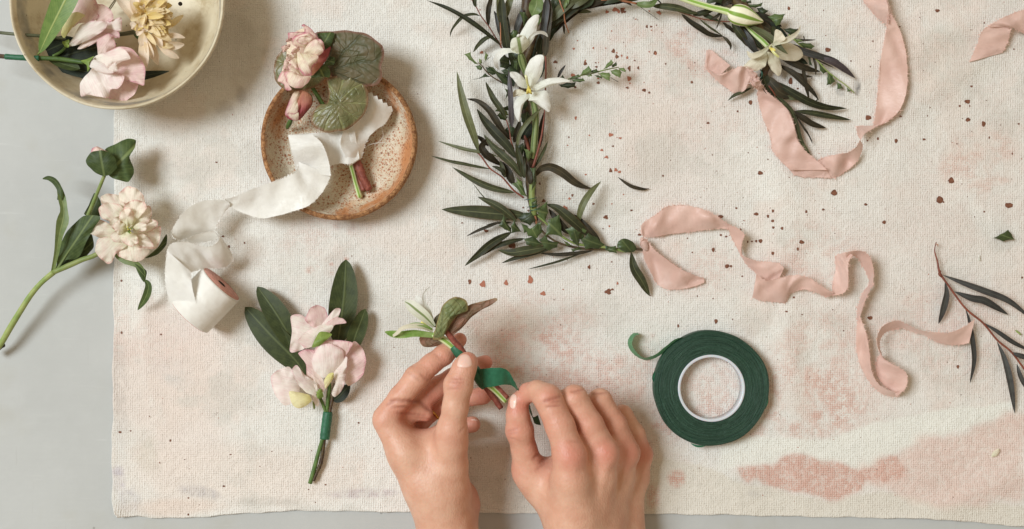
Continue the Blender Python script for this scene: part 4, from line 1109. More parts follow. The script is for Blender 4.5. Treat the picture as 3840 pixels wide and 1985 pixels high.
# ================================================================== SWEET PEA BOUTONNIERE on the canvas
sp = thing('sweet_pea_boutonniere', 'pale pink sweet pea boutonniere lying flat on the canvas left of the hands', 'boutonniere', Z8.p(510, 950), 0, 'finished boutonnieres')
blade(sp, 'leaf', Z8([(395, 690), (330, 600), (200, 470), (58, 314)]), 80 / 1.4796, (7, 6, 4), M['laurel'], roll=-.1, prof='ovate', n=24, fold=.15)
blade(sp, 'leaf', Z8([(345, 570), (285, 440), (205, 310), (126, 201)]), 66 / 1.4796, (9, 9, 4), M['laurel'], roll=.1, prof='ovate', n=24, fold=.15)
blade(sp, 'leaf', Z8([(570, 520), (592, 380), (610, 220), (617, 50)]), 78 / 1.4796, (8, 10, 5), M['laurel'], roll=.1, prof='ovate', n=24, fold=.15)
blade(sp, 'leaf', Z8([(640, 570), (672, 470), (702, 390), (725, 324)]), 48 / 1.4796, (9, 9, 3), M['laurel'], roll=.2, prof='ovate', n=20, fold=.15)
blade(sp, 'leaf', Z8([(690, 480), (690, 410), (688, 345)]), 24 / 1.4796, (5, 5, 1), M['laureld'], roll=.2)
blade(sp, 'leaf', Z8([(545, 835), (585, 805), (640, 740)]), 34 / 1.4796, (7, 8, 2), M['laureld'], roll=.1)
tube(sp, 'stem', Z8([(470, 530, 16, 9), (505, 640, 12, 10), (525, 740, 9, 11), (518, 820, 8, 11), (511, 905, 7, 11)]), M['dstem'])
tube(sp, 'stem', Z8([(450, 780, 10, 8), (480, 830, 9, 9), (506, 900, 8, 9)]), M['dstem'])
tube(sp, 'stem', Z8([(555, 740, 8, 10), (545, 800, 7, 11), (536, 850, 7, 10), (525, 905, 6.5, 10)]), M['brstem'], rough=.1)
tube(sp, 'tape_wrap', Z8([(517, 895, 7, 25), (513, 930, 7, 28), (507, 970, 7, 27), (503, 1010, 7, 28), (499, 1046, 7, 27)]), M['tape'], rough=.035, n=24)
tube(sp, 'stem', Z8([(490, 1040, 7, 11), (468, 1110, 6, 11), (447, 1190, 5, 12), (418, 1292, 4, 12)]), M['dstem'])
tube(sp, 'stem', Z8([(499, 1042, 6, 9), (490, 1110, 5, 10), (478, 1180, 4.5, 11), (452, 1240, 4, 9), (438, 1278, 4, 9)]), M['brstem'], rough=.16)
bloom(sp, 'sweet_pea_bloom', [
    ([(390, 385), (420, 320), (455, 302), (500, 320), (518, 370), (500, 430), (440, 430)], (480, 480), (16, 26), 3, .8, 'peap'),
    ([(311, 365), (370, 356), (450, 412), (500, 440), (440, 490), (385, 545), (320, 567), (304, 550), (318, 450)], (480, 490), (18, 22), 3, .9, 'pea'),
    ([(470, 440), (490, 400), (522, 360), (560, 320), (587, 325), (582, 352), (550, 420), (520, 460)], (480, 490), (20, 30), 2, .6, 'pea'),
    ([(470, 450), (510, 400), (560, 370), (600, 378), (620, 402), (560, 412), (530, 440)], (480, 490), (22, 30), 2, .5, 'peap'),
    ([(350, 500), (400, 448), (470, 415), (548, 415), (525, 460), (470, 490), (430, 532), (390, 542)], (490, 490), (26, 30), 4, .7, 'pea'),
    ([(428, 536), (465, 458), (500, 450), (540, 465), (515, 492), (470, 528)], (480, 490), (32, 30), 3, .3, 'calyx', 'calyx')], Z8)
bloom(sp, 'sweet_pea_bloom', [
    ([(560, 640), (600, 590), (660, 504), (700, 530), (729, 600), (712, 690), (640, 752), (612, 730)], (520, 720), (14, 18), 4, .8, 'peap'),
    ([(440, 560), (482, 510), (530, 497), (600, 499), (656, 515), (625, 570), (590, 640), (500, 640)], (520, 720), (18, 28), 3, 1.0, 'peap'),
    ([(352, 570), (392, 550), (452, 555), (440, 620), (480, 690), (502, 760), (490, 787), (440, 742), (400, 702), (395, 630)], (510, 720), (17, 22), 3, 1.0, 'peap'),
    ([(428, 602), (468, 530), (530, 518), (606, 560), (590, 640), (542, 682), (492, 707), (440, 662)], (520, 710), (22, 32), 5, .8, 'peaw'),
    ([(548, 680), (580, 610), (624, 594), (614, 720), (592, 780), (556, 813), (537, 792), (560, 732)], (530, 710), (22, 26), 4, 1.0, 'pea'),
    ([(496, 722), (520, 685), (549, 678), (546, 712), (505, 767)], (530, 690), (30, 26), 3, .3, 'peay', 'keel')], Z8)
bloom(sp, 'sweet_pea_bloom', [
    ([(199, 702), (240, 664), (300, 644), (332, 680), (362, 760), (352, 802), (310, 852), (270, 856), (220, 792)], (430, 780), (14, 20), 4, .9, 'peaw'),
    ([(318, 662), (346, 636), (390, 690), (462, 742), (452, 800), (400, 790), (350, 740)], (450, 780), (18, 26), 3, .8, 'pea'),
    ([(420, 760), (455, 745), (468, 850), (456, 866), (438, 840)], (450, 770), (18, 12), 2, .5, 'pea'),
    ([(302, 782), (350, 786), (410, 800), (428, 832), (390, 866), (350, 876), (318, 852)], (440, 800), (23, 25), 5, .4, 'peay', 'keel'),
    ([(448, 782), (480, 768), (492, 812), (462, 822)], (480, 800), (16, 18), 2, .2, 'calyx', 'calyx'),
    ([(432, 835), (444, 850), (447, 872), (438, 882)], (450, 820), (14, 10), 1, .2, 'calyx', 'sepal')], Z8)
# ================================================================== FLOWER CROWN
cw = thing('flower_crown', 'open flower crown of dark willow leaves and white star flowers', 'flower crown', (1990, 560), 0)
_q = [0]
def wl(Z, pts, w, z, mat='willow', **kw):
    q = random.random()
    if mat == 'willow' and q < .13: mat = 'willowg'
    elif mat == 'willowd' and q < .15: mat = 'willow'
    kw.setdefault('twist', random.uniform(-.7, .7)); kw.setdefault('wave', random.uniform(0, .5))
    return blade(cw, 'willow_leaf', Z(pts), 1.04 * w / Z.k, z, M[mat], **kw)
def hl(Z, pts, base, z, mat='holly', **kw):
    kw.setdefault('dome', 2.0); kw.setdefault('sharp', True)
    return sheet(cw, 'prickly_leaf', Z(pts), Z.p(*base), z, M[mat], **kw)
# base bundle that everything is bound to
tube(cw, 'bound_stems', [(1990, -120, 8, 26), (1975, 60, 8, 24), (1960, 200, 8, 20), (1965, 360, 8, 18), (1985, 520, 8, 20), (1990, 680, 9, 20), (1995, 770, 9, 13), (2010, 830, 8, 10)], M['brstem'], rough=.08)
tube(cw, 'bound_stems', [(1960, 250, 10, 16), (2050, 70, 10, 18), (2180, -10, 10, 20), (2350, -60, 10, 22), (2560, -70, 10, 22), (2760, 0, 10, 22), (2880, 180, 10, 18), (2862, 290, 8, 12)], M['brstem'], rough=.08)
tube(cw, 'bound_stems', Z5([(870, 610, 12, 9), (950, 680, 12, 9), (1050, 770, 11, 9), (1200, 860, 9, 9), (1430, 890, 7, 11), (1600, 925, 6, 9)]), M['gstem'])
tube(cw, 'bound_stems', Z5([(880, 600, 11, 12), (905, 720, 10, 9), (1060, 850, 8, 8), (1300, 905, 6, 9), (1560, 900, 6, 8), (1690, 905, 6, 11), (1748, 907, 6, 12)]), M['brstem'])
tube(cw, 'bound_stems', Z5([(870, 380, 18, 26), (862, 470, 17, 24), (868, 540, 16, 28), (880, 610, 15, 24), (885, 640, 14, 14)]), M['gstem'])
for q in ((858, 515), (880, 572), (890, 600)):
    tube(cw, 'binding_wire', Z5([(q[0] - 52, q[1] + 6, 12, 3), (q[0] - 30, q[1] + 2, 22, 3), (q[0], q[1] - 2, 27, 3), (q[0] + 24, q[1] - 8, 23, 3), (q[0] + 42, q[1] - 16, 12, 3)]), M['wire'], sides=6)
tube(cw, 'binding_wire', Z5([(1440, 872, 4, 3.5), (1442, 890, 13, 3.5), (1438, 912, 4, 3.5)]), M['wire'], sides=6)
tube(cw, 'binding_wire', ZE([(800, 30, 12, 7), (822, 70, 16, 7), (824, 110, 15, 7), (808, 150, 10, 7)]), M['wire'], sides=8)
# red stems
tube(cw, 'red_stem', ZA([(735, -40, 12, 8), (830, 120, 13, 9), (900, 250, 14, 9), (1010, 395, 14, 9), (1110, 560, 13, 10), (1190, 690, 12, 13), (1260, 860, 9, 14)]), M['rstem'])
tube(cw, 'red_stem', ZA([(1180, 325, 22, 5), (1187, 420, 22, 9), (1190, 560, 20, 9), (1196, 680, 16, 8)]), M['tstem'])
tube(cw, 'red_stem', ZA([(2060, -30, 24, 10), (2100, 90, 24, 10), (2135, 175, 23, 11), (2150, 300, 18, 10), (2172, 385, 13, 11), (2212, 494, 6, 8)]), M['tstem'])
tube(cw, 'red_stem', ZA([(1862, 840, 20, 10), (1866, 940, 19, 14), (1868, 1050, 18, 13), (1866, 1180, 17, 11)]) + ZB([(1850, 310, 16, 10), (1820, 600, 16, 13), (1785, 790, 16, 15), (1740, 960, 16, 17), (1690, 1130, 15, 19), (1655, 1200, 14, 18)]), M['rstem'])
tube(cw, 'red_stem', ZB([(1275, 465, 22, 9), (1320, 620, 23, 9), (1345, 780, 23, 10), (1392, 912, 20, 9)]), M['rstem'])
tube(cw, 'red_stem', ZB([(1550, 700, 14, 22), (1580, 800, 14, 26), (1620, 930, 13, 22)]), M['rstem'])
tube(cw, 'red_stem', ZB([(765, 918, 12, 8), (880, 995, 13, 12), (1015, 1180, 13, 12), (1100, 1250, 13, 11), (1220, 1335, 13, 12)]) + Z5([(720, 445, 12, 7), (800, 505, 12, 7)]), M['rstem'])
tube(cw, 'red_stem', Z5([(885, 630, 14, 8), (897, 690, 12, 9), (905, 730, 10, 7)]), M['tstem'])
tube(cw, 'red_stem', ZC([(-40, 190, 15, 12), (200, 110, 16, 14), (500, 30, 16, 15), (800, -15, 17, 15), (960, 18, 17, 17), (1150, 55, 15, 14)]), M['tstem'])
tube(cw, 'red_stem', ZC([(1390, 95, 8, 9), (1600, 122, 9, 10), (1900, 215, 10, 10), (2100, 280, 10, 8), (2300, 312, 9, 9), (2580, 330, 8, 8)]), M['rstem'])
tube(cw, 'red_stem', ZE([(905, 230, 14, 8), (950, 290, 13, 8), (995, 365, 10, 7)]), M['rstem'])
# small prickly-leaved side twigs
tube(cw, 'side_twig', ZA([(1230, 1255, 10, 10), (1060, 1152, 11, 10), (960, 1055, 12, 9), (905, 982, 13, 8), (850, 942, 13, 7)]), M['brstem'])
tube(cw, 'side_twig', ZC([(120, 1190, 12, 8), (300, 1138, 13, 9), (480, 1105, 14, 10), (640, 1060, 15, 10), (780, 1030, 15, 8), (880, 1010, 15, 6)]), M['gstem'])
tube(cw, 'side_twig', ZC([(755, 1160, 10, 4), (810, 1195, 9, 4), (868, 1225, 7, 5)]), M['brstem'])
tube(cw, 'side_twig', ZD([(1430, 520, 13, 11), (1600, 680, 12, 9), (1850, 900, 11, 10), (2000, 1060, 10, 9), (2150, 1180, 8, 9), (2300, 1290, 6, 8), (2420, 1400, 4, 6)]), M['gstem'])
for pts, base, z, m in (
        ([(638, 815), (690, 800), (738, 780), (745, 830), (790, 900), (868, 975), (800, 960), (715, 900)], (865, 975), (14, 17), 'hollyl'),
        ([(860, 875), (905, 898), (915, 945), (885, 972), (862, 930)], (870, 970), (16, 22), 'hollyl'),
        ([(958, 768), (1006, 830), (985, 890), (950, 942), (944, 860)], (950, 940), (14, 24), 'hollyl'),
        ([(1052, 843), (1000, 878), (952, 945), (995, 872)], (950, 945), (14, 18), 'holly'),
        ([(806, 990), (880, 973), (916, 1012), (912, 1045), (885, 1058), (845, 1045)], (900, 985), (12, 10), 'holly'),
        ([(958, 1010), (1050, 1004), (1152, 1098), (1100, 1122), (1060, 1130), (990, 1090)], (1150, 1100), (12, 14), 'hollyd'),
        ([(775, 1196), (870, 1170), (955, 1098), (1042, 1155), (950, 1162), (880, 1182)], (1040, 1155), (11, 9), 'hollyd'),
        ([(962, 968), (1080, 1012), (1140, 1075), (1260, 1108), (1312, 1185), (1300, 1300), (1210, 1250), (1150, 1160)], (1300, 1250), (10, 16), 'hollyd'),
        ([(1165, 885), (1240, 822), (1325, 870), (1335, 990), (1270, 1040), (1180, 1010)], (1330, 960), (14, 18), 'hollyd'),
        ([(1195, 1060), (1330, 980), (1450, 1040), (1490, 1160), (1370, 1180), (1250, 1130)], (1450, 1160), (12, 14), 'hollyd'),
        ([(1300, 520), (1380, 450), (1440, 460), (1470, 540), (1400, 620), (1330, 640)], (1400, 640), (14, 18), 'holly'),
        ([(1370, 900), (1440, 880), (1480, 960), (1440, 1060), (1390, 1020)], (1430, 1060), (15, 18), 'holly'),
        ([(1460, 175), (1560, 180), (1600, 270), (1560, 390), (1530, 420), (1510, 290)], (1540, 420), (14, 24), 'holly')):
    hl(ZA, pts, base, z, m)
for pts, base, z, m in (
        ([(300, 1135), (340, 1060), (430, 985), (475, 1050), (470, 1095), (400, 1120)], (300, 1138), (14, 20), 'hollyl'),
        ([(430, 1100), (480, 1055), (548, 1030), (580, 1075), (540, 1100)], (430, 1105), (15, 18), 'holly'),
        ([(645, 1045), (700, 960), (768, 890), (805, 940), (780, 985), (700, 1030)], (645, 1048), (16, 24), 'hollyl'),
        ([(775, 1020), (780, 975), (845, 922), (856, 965), (850, 990), (810, 1010)], (775, 1022), (17, 21), 'holly'),
        ([(560, 1105), (640, 1085), (740, 1090), (762, 1130), (745, 1220), (690, 1195), (630, 1160)], (560, 1108), (15, 17), 'hollyl'),
        ([(750, 1060), (840, 1035), (900, 1050), (930, 1090), (905, 1175), (830, 1140), (780, 1110)], (750, 1060), (16, 18), 'hollyl'),
        ([(870, 1018), (960, 1015), (990, 1060), (985, 1090), (930, 1070), (890, 1050)], (870, 1020), (15, 18), 'hollyl'),
        ([(490, 1120), (570, 1130), (640, 1150), (630, 1185), (560, 1165)], (490, 1120), (13, 11), 'holly'),
        ([(115, 1190), (190, 1145), (275, 1115), (320, 1160), (240, 1185), (160, 1200)], (115, 1192), (12, 18), 'holly'),
        ([(170, 1195), (260, 1175), (350, 1175), (378, 1220), (300, 1240), (200, 1230)], (160, 1200), (12, 15), 'holly'),
        ([(380, 1130), (470, 1115), (490, 1145), (430, 1155)], (380, 1132), (13, 14), 'hollyl'),
        ([(-10, 1170), (45, 1120), (75, 1180), (40, 1200)], (0, 1200), (12, 16), 'hollyd'),
        ([(-30, 1270), (100, 1240), (240, 1230), (225, 1310), (120, 1330), (20, 1310)], (-20, 1280), (10, 14), 'hollyd')):
    hl(ZC, pts, base, z, m)
for pts, base, z, m in (
        ([(1095, 342), (1140, 290), (1200, 280), (1305, 252), (1315, 330), (1240, 335), (1180, 352)], (1310, 330), (10, 16), 'holly'),
        ([(1132, 400), (1170, 360), (1250, 398), (1305, 420), (1262, 482), (1180, 460)], (1300, 440), (10, 14), 'holly'),
        ([(1230, 300), (1290, 340), (1312, 400), (1262, 410), (1240, 350)], (1300, 410), (12, 16), 'hollyl'),
        ([(1088, 565), (1190, 510), (1200, 600), (1232, 722), (1160, 655)], (1232, 720), (8, 14), 'holly'),
        ([(1185, 888), (1250, 918), (1297, 1010), (1280, 1042), (1212, 962)], (1290, 1040), (9, 14), 'holly'),
        ([(1540, 902), (1600, 912), (1655, 950), (1645, 1030), (1602, 1112), (1570, 1022)], (1600, 1110), (14, 22), 'hollyl'),
        ([(1240, 620), (1330, 520), (1420, 600), (1400, 720), (1300, 740)], (1330, 740), (10, 14), 'hollyd'),
        ([(1430, 860), (1530, 810), (1560, 900), (1520, 1020), (1440, 1000)], (1490, 1030), (12, 18), 'hollyd'),
        ([(1390, 230), (1500, 160), (1600, 200), (1600, 330), (1480, 360), (1400, 320)], (1500, 350), (10, 14), 'hollyd'),
        ([(1480, 380), (1600, 340), (1660, 440), (1600, 560), (1500, 500)], (1550, 560), (10, 14), 'hollyd'),
        ([(1250, -10), (1310, 20), (1320, 90), (1262, 165), (1290, 60)], (1310, 90), (9, 14), 'holly'),
        ([(1400, 1000), (1500, 960), (1500, 1100), (1430, 1160)], (1470, 1160), (12, 16), 'hollyd')):
    hl(ZB, pts, base, z, m)
# long leaves, upper left
wl(ZA, [(1185, 685), (1090, 590), (900, 440), (640, 260), (330, 100), (60, 0)], 36, (13, 12, 8), prof='lance', n=24)
wl(ZA, [(890, 245), (780, 215), (640, 245), (520, 360), (450, 470), (432, 558)], 24, (15, 3, 6), 'willow')
wl(ZA, [(1012, 390), (1000, 270), (1010, 130), (1040, 0), (1060, -140)], 38, (14, 14, 5), 'willowd')
wl(ZA, [(1085, 540), (985, 570), (880, 650), (772, 790)], 34, (13, 4, 4), 'willow')
wl(ZA, [(822, 112), (800, 50), (805, -20), (820, -120)], 30, (13, 13, 2), 'willow')
wl(ZA, [(1195, 570), (1170, 420), (1130, 260), (1088, 160)], 38, (10, 12, 3), 'willowb')
wl(ZA, [(1300, 800), (1250, 500), (1215, 220), (1200, -120)], 62, (16, 20, 4), 'willow', prof='strap', n=24)
wl(ZA, [(1200, 400), (1165, 120), (1150, -120)], 46, (12, 14, 2), 'willowg')
wl(ZA, [(1250, 300), (1290, 130), (1350, -60), (1400, -160)], 52, (12, 16, 2), 'willowg')
wl(ZA, [(1310, 620), (1300, 420), (1285, 220)], 34, (9, 9, 2), 'willowd')
wl(ZA, [(1420, 520), (1435, 420), (1475, 290), (1512, 120)], 50, (12, 16, 2), 'willowb')
wl(ZA, [(1660, 250), (1690, 170), (1732, 60), (1735, -80)], 104, (18, 22, 3), 'hollyl', prof='ellip', fold=.1)
wl(ZA, [(1780, 420), (1790, 250), (1800, 60)], 60, (12, 12, 2), 'hollyl')
wl(ZA, [(1825, 590), (1838, 400), (1865, 200), (1885, -80)], 50, (22, 26, 3), 'willowb', prof='strap')
wl(ZA, [(1860, 860), (1872, 700), (1892, 450), (1912, 200), (1920, -80)], 52, (20, 24, 3), 'willowd', prof='strap', n=24)
wl(ZA, [(1770, 860), (1795, 660), (1830, 540), (1850, 420)], 66, (14, 15, 2), 'willowd')
wl(ZA, [(1640, 930), (1680, 700), (1745, 500), (1775, 280)], 85, (10, 12, 2), 'hollyd')
wl(ZA, [(1500, 1200), (1420, 950), (1350, 700), (1360, 560)], 80, (9, 9, 3), 'hollyd')
wl(ZA, [(1620, 1120), (1560, 900), (1620, 700)], 90, (8, 8, 2), 'hollyd')
wl(ZA, [(1380, 1300), (1340, 1100), (1400, 900)], 60, (8, 10, 2), 'laureld')
wl(ZA, [(1770, 1180), (1790, 980), (1760, 760)], 70, (9, 9, 2), 'laureld')
wl(ZA, [(2040, 1180), (2090, 1080), (2165, 975)], 22, (11, 14, 2), 'willowb')
wl(ZA, [(2190, -20), (2165, 60), (2135, 160)], 22, (24, 22, 2), 'hollyl')
wl(ZA, [(2130, 350), (2140, 440), (2145, 515)], 18, (10, 4, 1), 'willowd')
# the curve of the crown along the top edge
for pts, w, z, m in (
        ([(1930, 540), (2080, 350), (2280, 200), (2480, 90)], 62, (8, 12, 3), 'willowd'), ([(1900, 640), (1980, 420), (2100, 250), (2260, 120)], 60, (9, 13, 3), 'hollyd'),
        ([(1950, 420), (2100, 260), (2300, 120), (2520, 10)], 70, (14, 18, 3), 'willow'), ([(2080, 200), (2250, 160), (2400, 165), (2560, 185)], 44, (14, 9, 2), 'willow'),
        ([(1960, 320), (2080, 160), (2220, 40), (2400, -60)], 75, (18, 22, 3), 'willowg'), ([(1960, 200), (2000, 60), (2060, -80)], 70, (14, 18, 3), 'hollyd'),
        ([(2050, 150), (2110, 40), (2200, -70)], 60, (16, 20, 3), 'holly'), ([(2200, 120), (2380, 20), (2560, -60)], 62, (20, 22, 3), 'willow'),
        ([(1920, 470), (2020, 330), (2160, 230), (2300, 190)], 40, (16, 14, 3), 'willow'), ([(2300, 130), (2420, 90), (2520, 40), (2600, -40)], 60, (15, 18, 3), 'hollyd')):
    wl(ZA, pts, w, z, m)
for pts, w, z, m in (
        ([(150, 170), (330, 90), (520, 40), (760, -30)], 62, (12, 16, 3), 'willowd'), ([(300, 130), (480, 90), (640, 60), (900, 40)], 40, (9, 9, 3), 'willowd'),
        ([(470, 60), (700, 50), (900, 25), (1180, 0)], 40, (10, 10, 3), 'willow'), ([(1080, 85), (1000, 42), (860, 0)], 16, (9, 14, 2), 'willow'),
        ([(1130, 50), (1250, 75), (1370, 65), (1470, -30)], 52, (14, 16, 4), 'hollyl'), ([(1380, 95), (1550, 95), (1780, 130), (1960, 190), (2100, 200)], 52, (10, 12, 4), 'willow'),
        ([(1820, 210), (1950, 330), (2100, 430), (2250, 520), (2460, 550)], 46, (10, 6, 4), 'willowd'), ([(2090, 285), (2200, 380), (2330, 470), (2450, 548)], 18, (10, 9, 3), 'willow'),
        ([(2440, 545), (2510, 610), (2560, 690), (2552, 752)], 24, (9, 5, 3), 'willowd'), ([(1990, 230), (2130, 200), (2330, 140)], 42, (11, 12, 2), 'willow'),
        ([(1450, -10), (1535, 70)], 12, (9, 5, 1), 'willowd'), ([(1145, 65), (1300, 175), (1505, 318)], 4, (12, 3, 2), 'willowd'),
        ([(2420, 180), (2350, 250), (2240, 300)], 24, (13, 9, 2), 'willowd'), ([(2430, 190), (2395, 310), (2345, 435)], 14, (11, 4, 2), 'willowd'),
        ([(2090, 190), (2220, 245), (2390, 320)], 32, (9, 9, 2), 'hollyd'), ([(560, 30), (800, -10), (1050, -50)], 60, (14, 15, 3), 'hollyd'),
        ([(60, 120), (100, 40), (130, -60)], 30, (22, 26, 1), 'hollyl'), ([(2200, 40), (2330, -10), (2480, 60)], 60, (10, 10, 2), 'hollyd'), ([(2440, 80), (2510, 30), (2600, -30)], 46, (12, 14, 2), 'willowd')):
    wl(ZC, pts, w, z, m)
# long leaves, lower left
wl(ZB, [(862, 955), (785, 700), (692, 430), (612, 130), (532, -260)], 62, (12, 18, 6), 'willowg', n=24, roll=.1)
wl(ZB, [(1335, 770), (1260, 690), (1150, 530), (1020, 330), (850, 190), (680, 150)], 50, (16, 12, 6), 'willowd', n=24)
wl(ZB, [(1430, 1050), (1280, 840), (1100, 650), (950, 480), (832, 305)], 74, (20, 12, 5), 'willow', n=24, roll=-.1)
wl(ZB, [(1275, 460), (1180, 290), (1080, 150), (1000, -20), (965, -105)], 46, (18, 12, 4), 'willow')
wl(ZB, [(1358, 580), (1348, 300), (1335, 0), (1310, -285)], 40, (22, 26, 3), 'purple', prof='strap', n=24)
wl(ZB, [(1010, 860), (900, 760), (828, 698)], 38, (10, 7, 2), 'willowd')
wl(ZB, [(1510, 1330), (1380, 1150), (1200, 980), (1050, 840), (938, 685)], 58, (20, 12, 5), 'willow', n=24)
wl(ZB, [(1440, 890), (1452, 760), (1520, 600), (1650, 440), (1810, 285)], 34, (20, 22, 5), 'willowg')
wl(ZB, [(1180, 1030), (950, 960), (700, 920), (480, 860), (248, 785)], 27, (14, 7, 5), 'willowg', prof='ellip', n=24)
wl(ZB, [(1060, 1212), (900, 1180), (650, 1130), (400, 1080), (150, 1008)], 25, (12, 6, 4), 'willow', prof='ellip', n=24)
wl(ZB, [(1040, 770), (960, 800), (905, 880), (970, 990), (1100, 1085), (1220, 1160)], 58, (12, 8, 8), 'willowd', prof='ellip', n=24)
wl(ZB, [(1390, 810), (1440, 650), (1482, 470)], 52, (16, 18, 2), 'willowd')
wl(ZB, [(1510, 770), (1600, 620), (1655, 520)], 64, (13, 15, 2), 'laureld')
wl(ZB, [(1700, 1175), (1760, 1080), (1850, 900), (1897, 785)], 26, (12, 10, 3), 'willowd')
wl(ZB, [(1510, 1280), (1480, 1080), (1450, 960), (1415, 820)], 46, (22, 22, 2), 'willow')
wl(ZB, [(1545, 1345), (1525, 1180), (1530, 1010)], 44, (22, 22, 2), 'willowd')
wl(ZB, [(1640, 1440), (1605, 1260), (1575, 1130)], 46, (22, 20, 2), 'willowd')
wl(ZB, [(1695, 1470), (1670, 1330), (1692, 1190)], 54, (18, 16, 2), 'willowg')
wl(ZB, [(1390, 1450), (1300, 1250), (1180, 1080)], 60, (10, 10, 2), 'willowd')
wl(ZB, [(1260, 1340), (1200, 1220), (1060, 1160)], 30, (13, 13, 4), 'willow')
wl(ZB, [(1250, 1330), (1220, 1200), (1180, 1080)], 36, (14, 14, 2), 'willow')
wl(ZB, [(1620, 1200), (1600, 960), (1640, 700)], 70, (8, 8, 2), 'laureld')
wl(ZB, [(1770, 900), (1800, 600), (1850, 330)], 40, (8, 8, 2), 'willowd')
wl(Z5, [(730, 465), (550, 425), (400, 358), (240, 263)], 26, (14, 7, 3), 'willow')
wl(Z5, [(885, 340), (930, 280), (1000, 262), (1060, 282), (1120, 320), (1190, 378), (1260, 415), (1335, 434)], 34, (14, 4, 7), 'willowd', n=26, roll=.35)
wl(Z5, [(820, 640), (600, 630), (400, 612), (160, 595)], 52, (9, 5, 3), 'willowd', n=24, roll=.05)
wl(Z5, [(745, 692), (640, 600), (540, 540), (440, 497)], 30, (12, 9, 3), 'willow')
wl(Z5, [(585, 592), (480, 490), (388, 370)], 4, (10, 5, 2), 'willowd')
wl(Z5, [(705, 772), (560, 850), (450, 940), (340, 1034)], 30, (9, 5, 4), 'willow')
wl(Z5, [(805, 822), (680, 850), (570, 890), (465, 960)], 20, (8, 4, 3), 'willow')
wl(Z5, [(980, 888), (820, 915), (700, 932), (598, 912)], 36, (8, 5, 3), 'willow', roll=.1)
wl(Z5, [(1010, 902), (860, 938), (740, 972), (625, 1014)], 20, (7, 4, 2), 'willow')
wl(Z5, [(1260, 932), (1100, 990), (960, 1030), (828, 1062)], 9, (6, 3, 2), 'willowd')
wl(Z5, [(1340, 918), (1200, 938), (1060, 947), (905, 933)], 15, (6, 4, 2), 'willowd')
wl(Z5, [(610, 697), (460, 752), (352, 804)], 12, (8, 4, 2), 'willowd'); wl(Z5, [(710, 698), (600, 700), (503, 716)], 9, (9, 6, 1), 'willowd')
wl(Z5, [(1320, 805), (1240, 740), (1150, 660), (1060, 585), (975, 555)], 42, (8, 10, 8), 'willowd', roll=.3)
wl(Z5, [(1165, 790), (1070, 690), (995, 592)], 30, (7, 8, 3), 'willowd')
wl(Z5, [(1228, 705), (1236, 630), (1270, 540), (1330, 450), (1402, 376)], 27, (9, 7, 9), 'willowg')
wl(Z5, [(1400, 850), (1330, 780), (1260, 700), (1192, 632)], 26, (7, 7, 4), 'willowd')
wl(Z5, [(1636, 925), (1660, 1050), (1720, 1150), (1783, 1273)], 36, (9, 3, 4), 'willow', prof='ellip', roll=.1)
for pts, base, z, m in (
        ([(640, 618), (662, 690), (702, 740), (706, 782), (650, 752), (603, 722), (628, 680)], (700, 780), (10, 18), 'holly'),
        ([(752, 662), (800, 620), (872, 608), (892, 680), (850, 722), (780, 692)], (890, 620), (15, 13), 'hollyd'),
        ([(724, 672), (758, 735), (785, 770), (705, 782), (698, 722)], (780, 770), (10, 17), 'holly'),
        ([(788, 712), (850, 745), (906, 698), (948, 770), (902, 822), (830, 802)], (900, 810), (10, 16), 'holly'),
        ([(775, 700), (830, 720), (850, 770), (800, 780)], (840, 780), (10, 15), 'holly'),
        ([(888, 592), (985, 528), (992, 620), (967, 693), (920, 652)], (880, 600), (18, 14), 'holly'),
        ([(978, 742), (990, 672), (1082, 628), (1092, 720), (1112, 822), (1030, 792), (965, 802)], (1100, 800), (11, 16), 'holly'),
        ([(905, 700), (940, 690), (945, 760), (915, 770)], (920, 770), (12, 18), 'holly'),
        ([(798, 822), (880, 798), (952, 870), (882, 892), (820, 872)], (950, 870), (9, 11), 'holly'),
        ([(918, 832), (970, 788), (982, 830), (1072, 850), (1060, 892), (1000, 917), (960, 900)], (1070, 870), (9, 14), 'holly'),
        ([(1123, 752), (1212, 698), (1292, 760), (1262, 832), (1170, 832)], (1200, 850), (9, 14), 'holly'),
        ([(1163, 792), (1190, 753), (1242, 770), (1237, 840), (1227, 887), (1180, 852)], (1225, 885), (9, 19), 'holly'),
        ([(1090, 822), (1140, 850), (1192, 882), (1135, 882)], (1190, 880), (9, 15), 'holly'),
        ([(1243, 832), (1302, 778), (1372, 810), (1436, 872), (1382, 902), (1280, 907)], (1435, 885), (8, 13), 'holly'),
        ([(1168, 902), (1230, 888), (1264, 910), (1180, 927)], (1264, 910), (7, 9), 'holly'),
        ([(1446, 880), (1520, 878), (1528, 940), (1470, 930), (1438, 912)], (1440, 895), (8, 10), 'holly'),
        ([(703, 395), (760, 368), (802, 430), (832, 502), (780, 482)], (820, 500), (16, 18), 'holly'),
        ([(738, 340), (790, 378), (802, 432), (750, 422)], (800, 430), (16, 20), 'hollyl'),
        ([(848, 270), (897, 268), (892, 402), (860, 452)], (875, 450), (20, 22), 'holly'),
        ([(858, 540), (906, 508), (908, 572), (862, 592)], (870, 590), (19, 22), 'holly')):
    hl(Z5, pts, base, z, m)
sheet(cw, 'prickly_leaf', Z5([(1530, 892), (1532, 850), (1560, 828), (1600, 824), (1650, 848), (1680, 895), (1655, 928), (1600, 930), (1560, 915)]), Z5.p(1640, 925), (8, 13), M['holly'], dome=3, ruffle=.5)
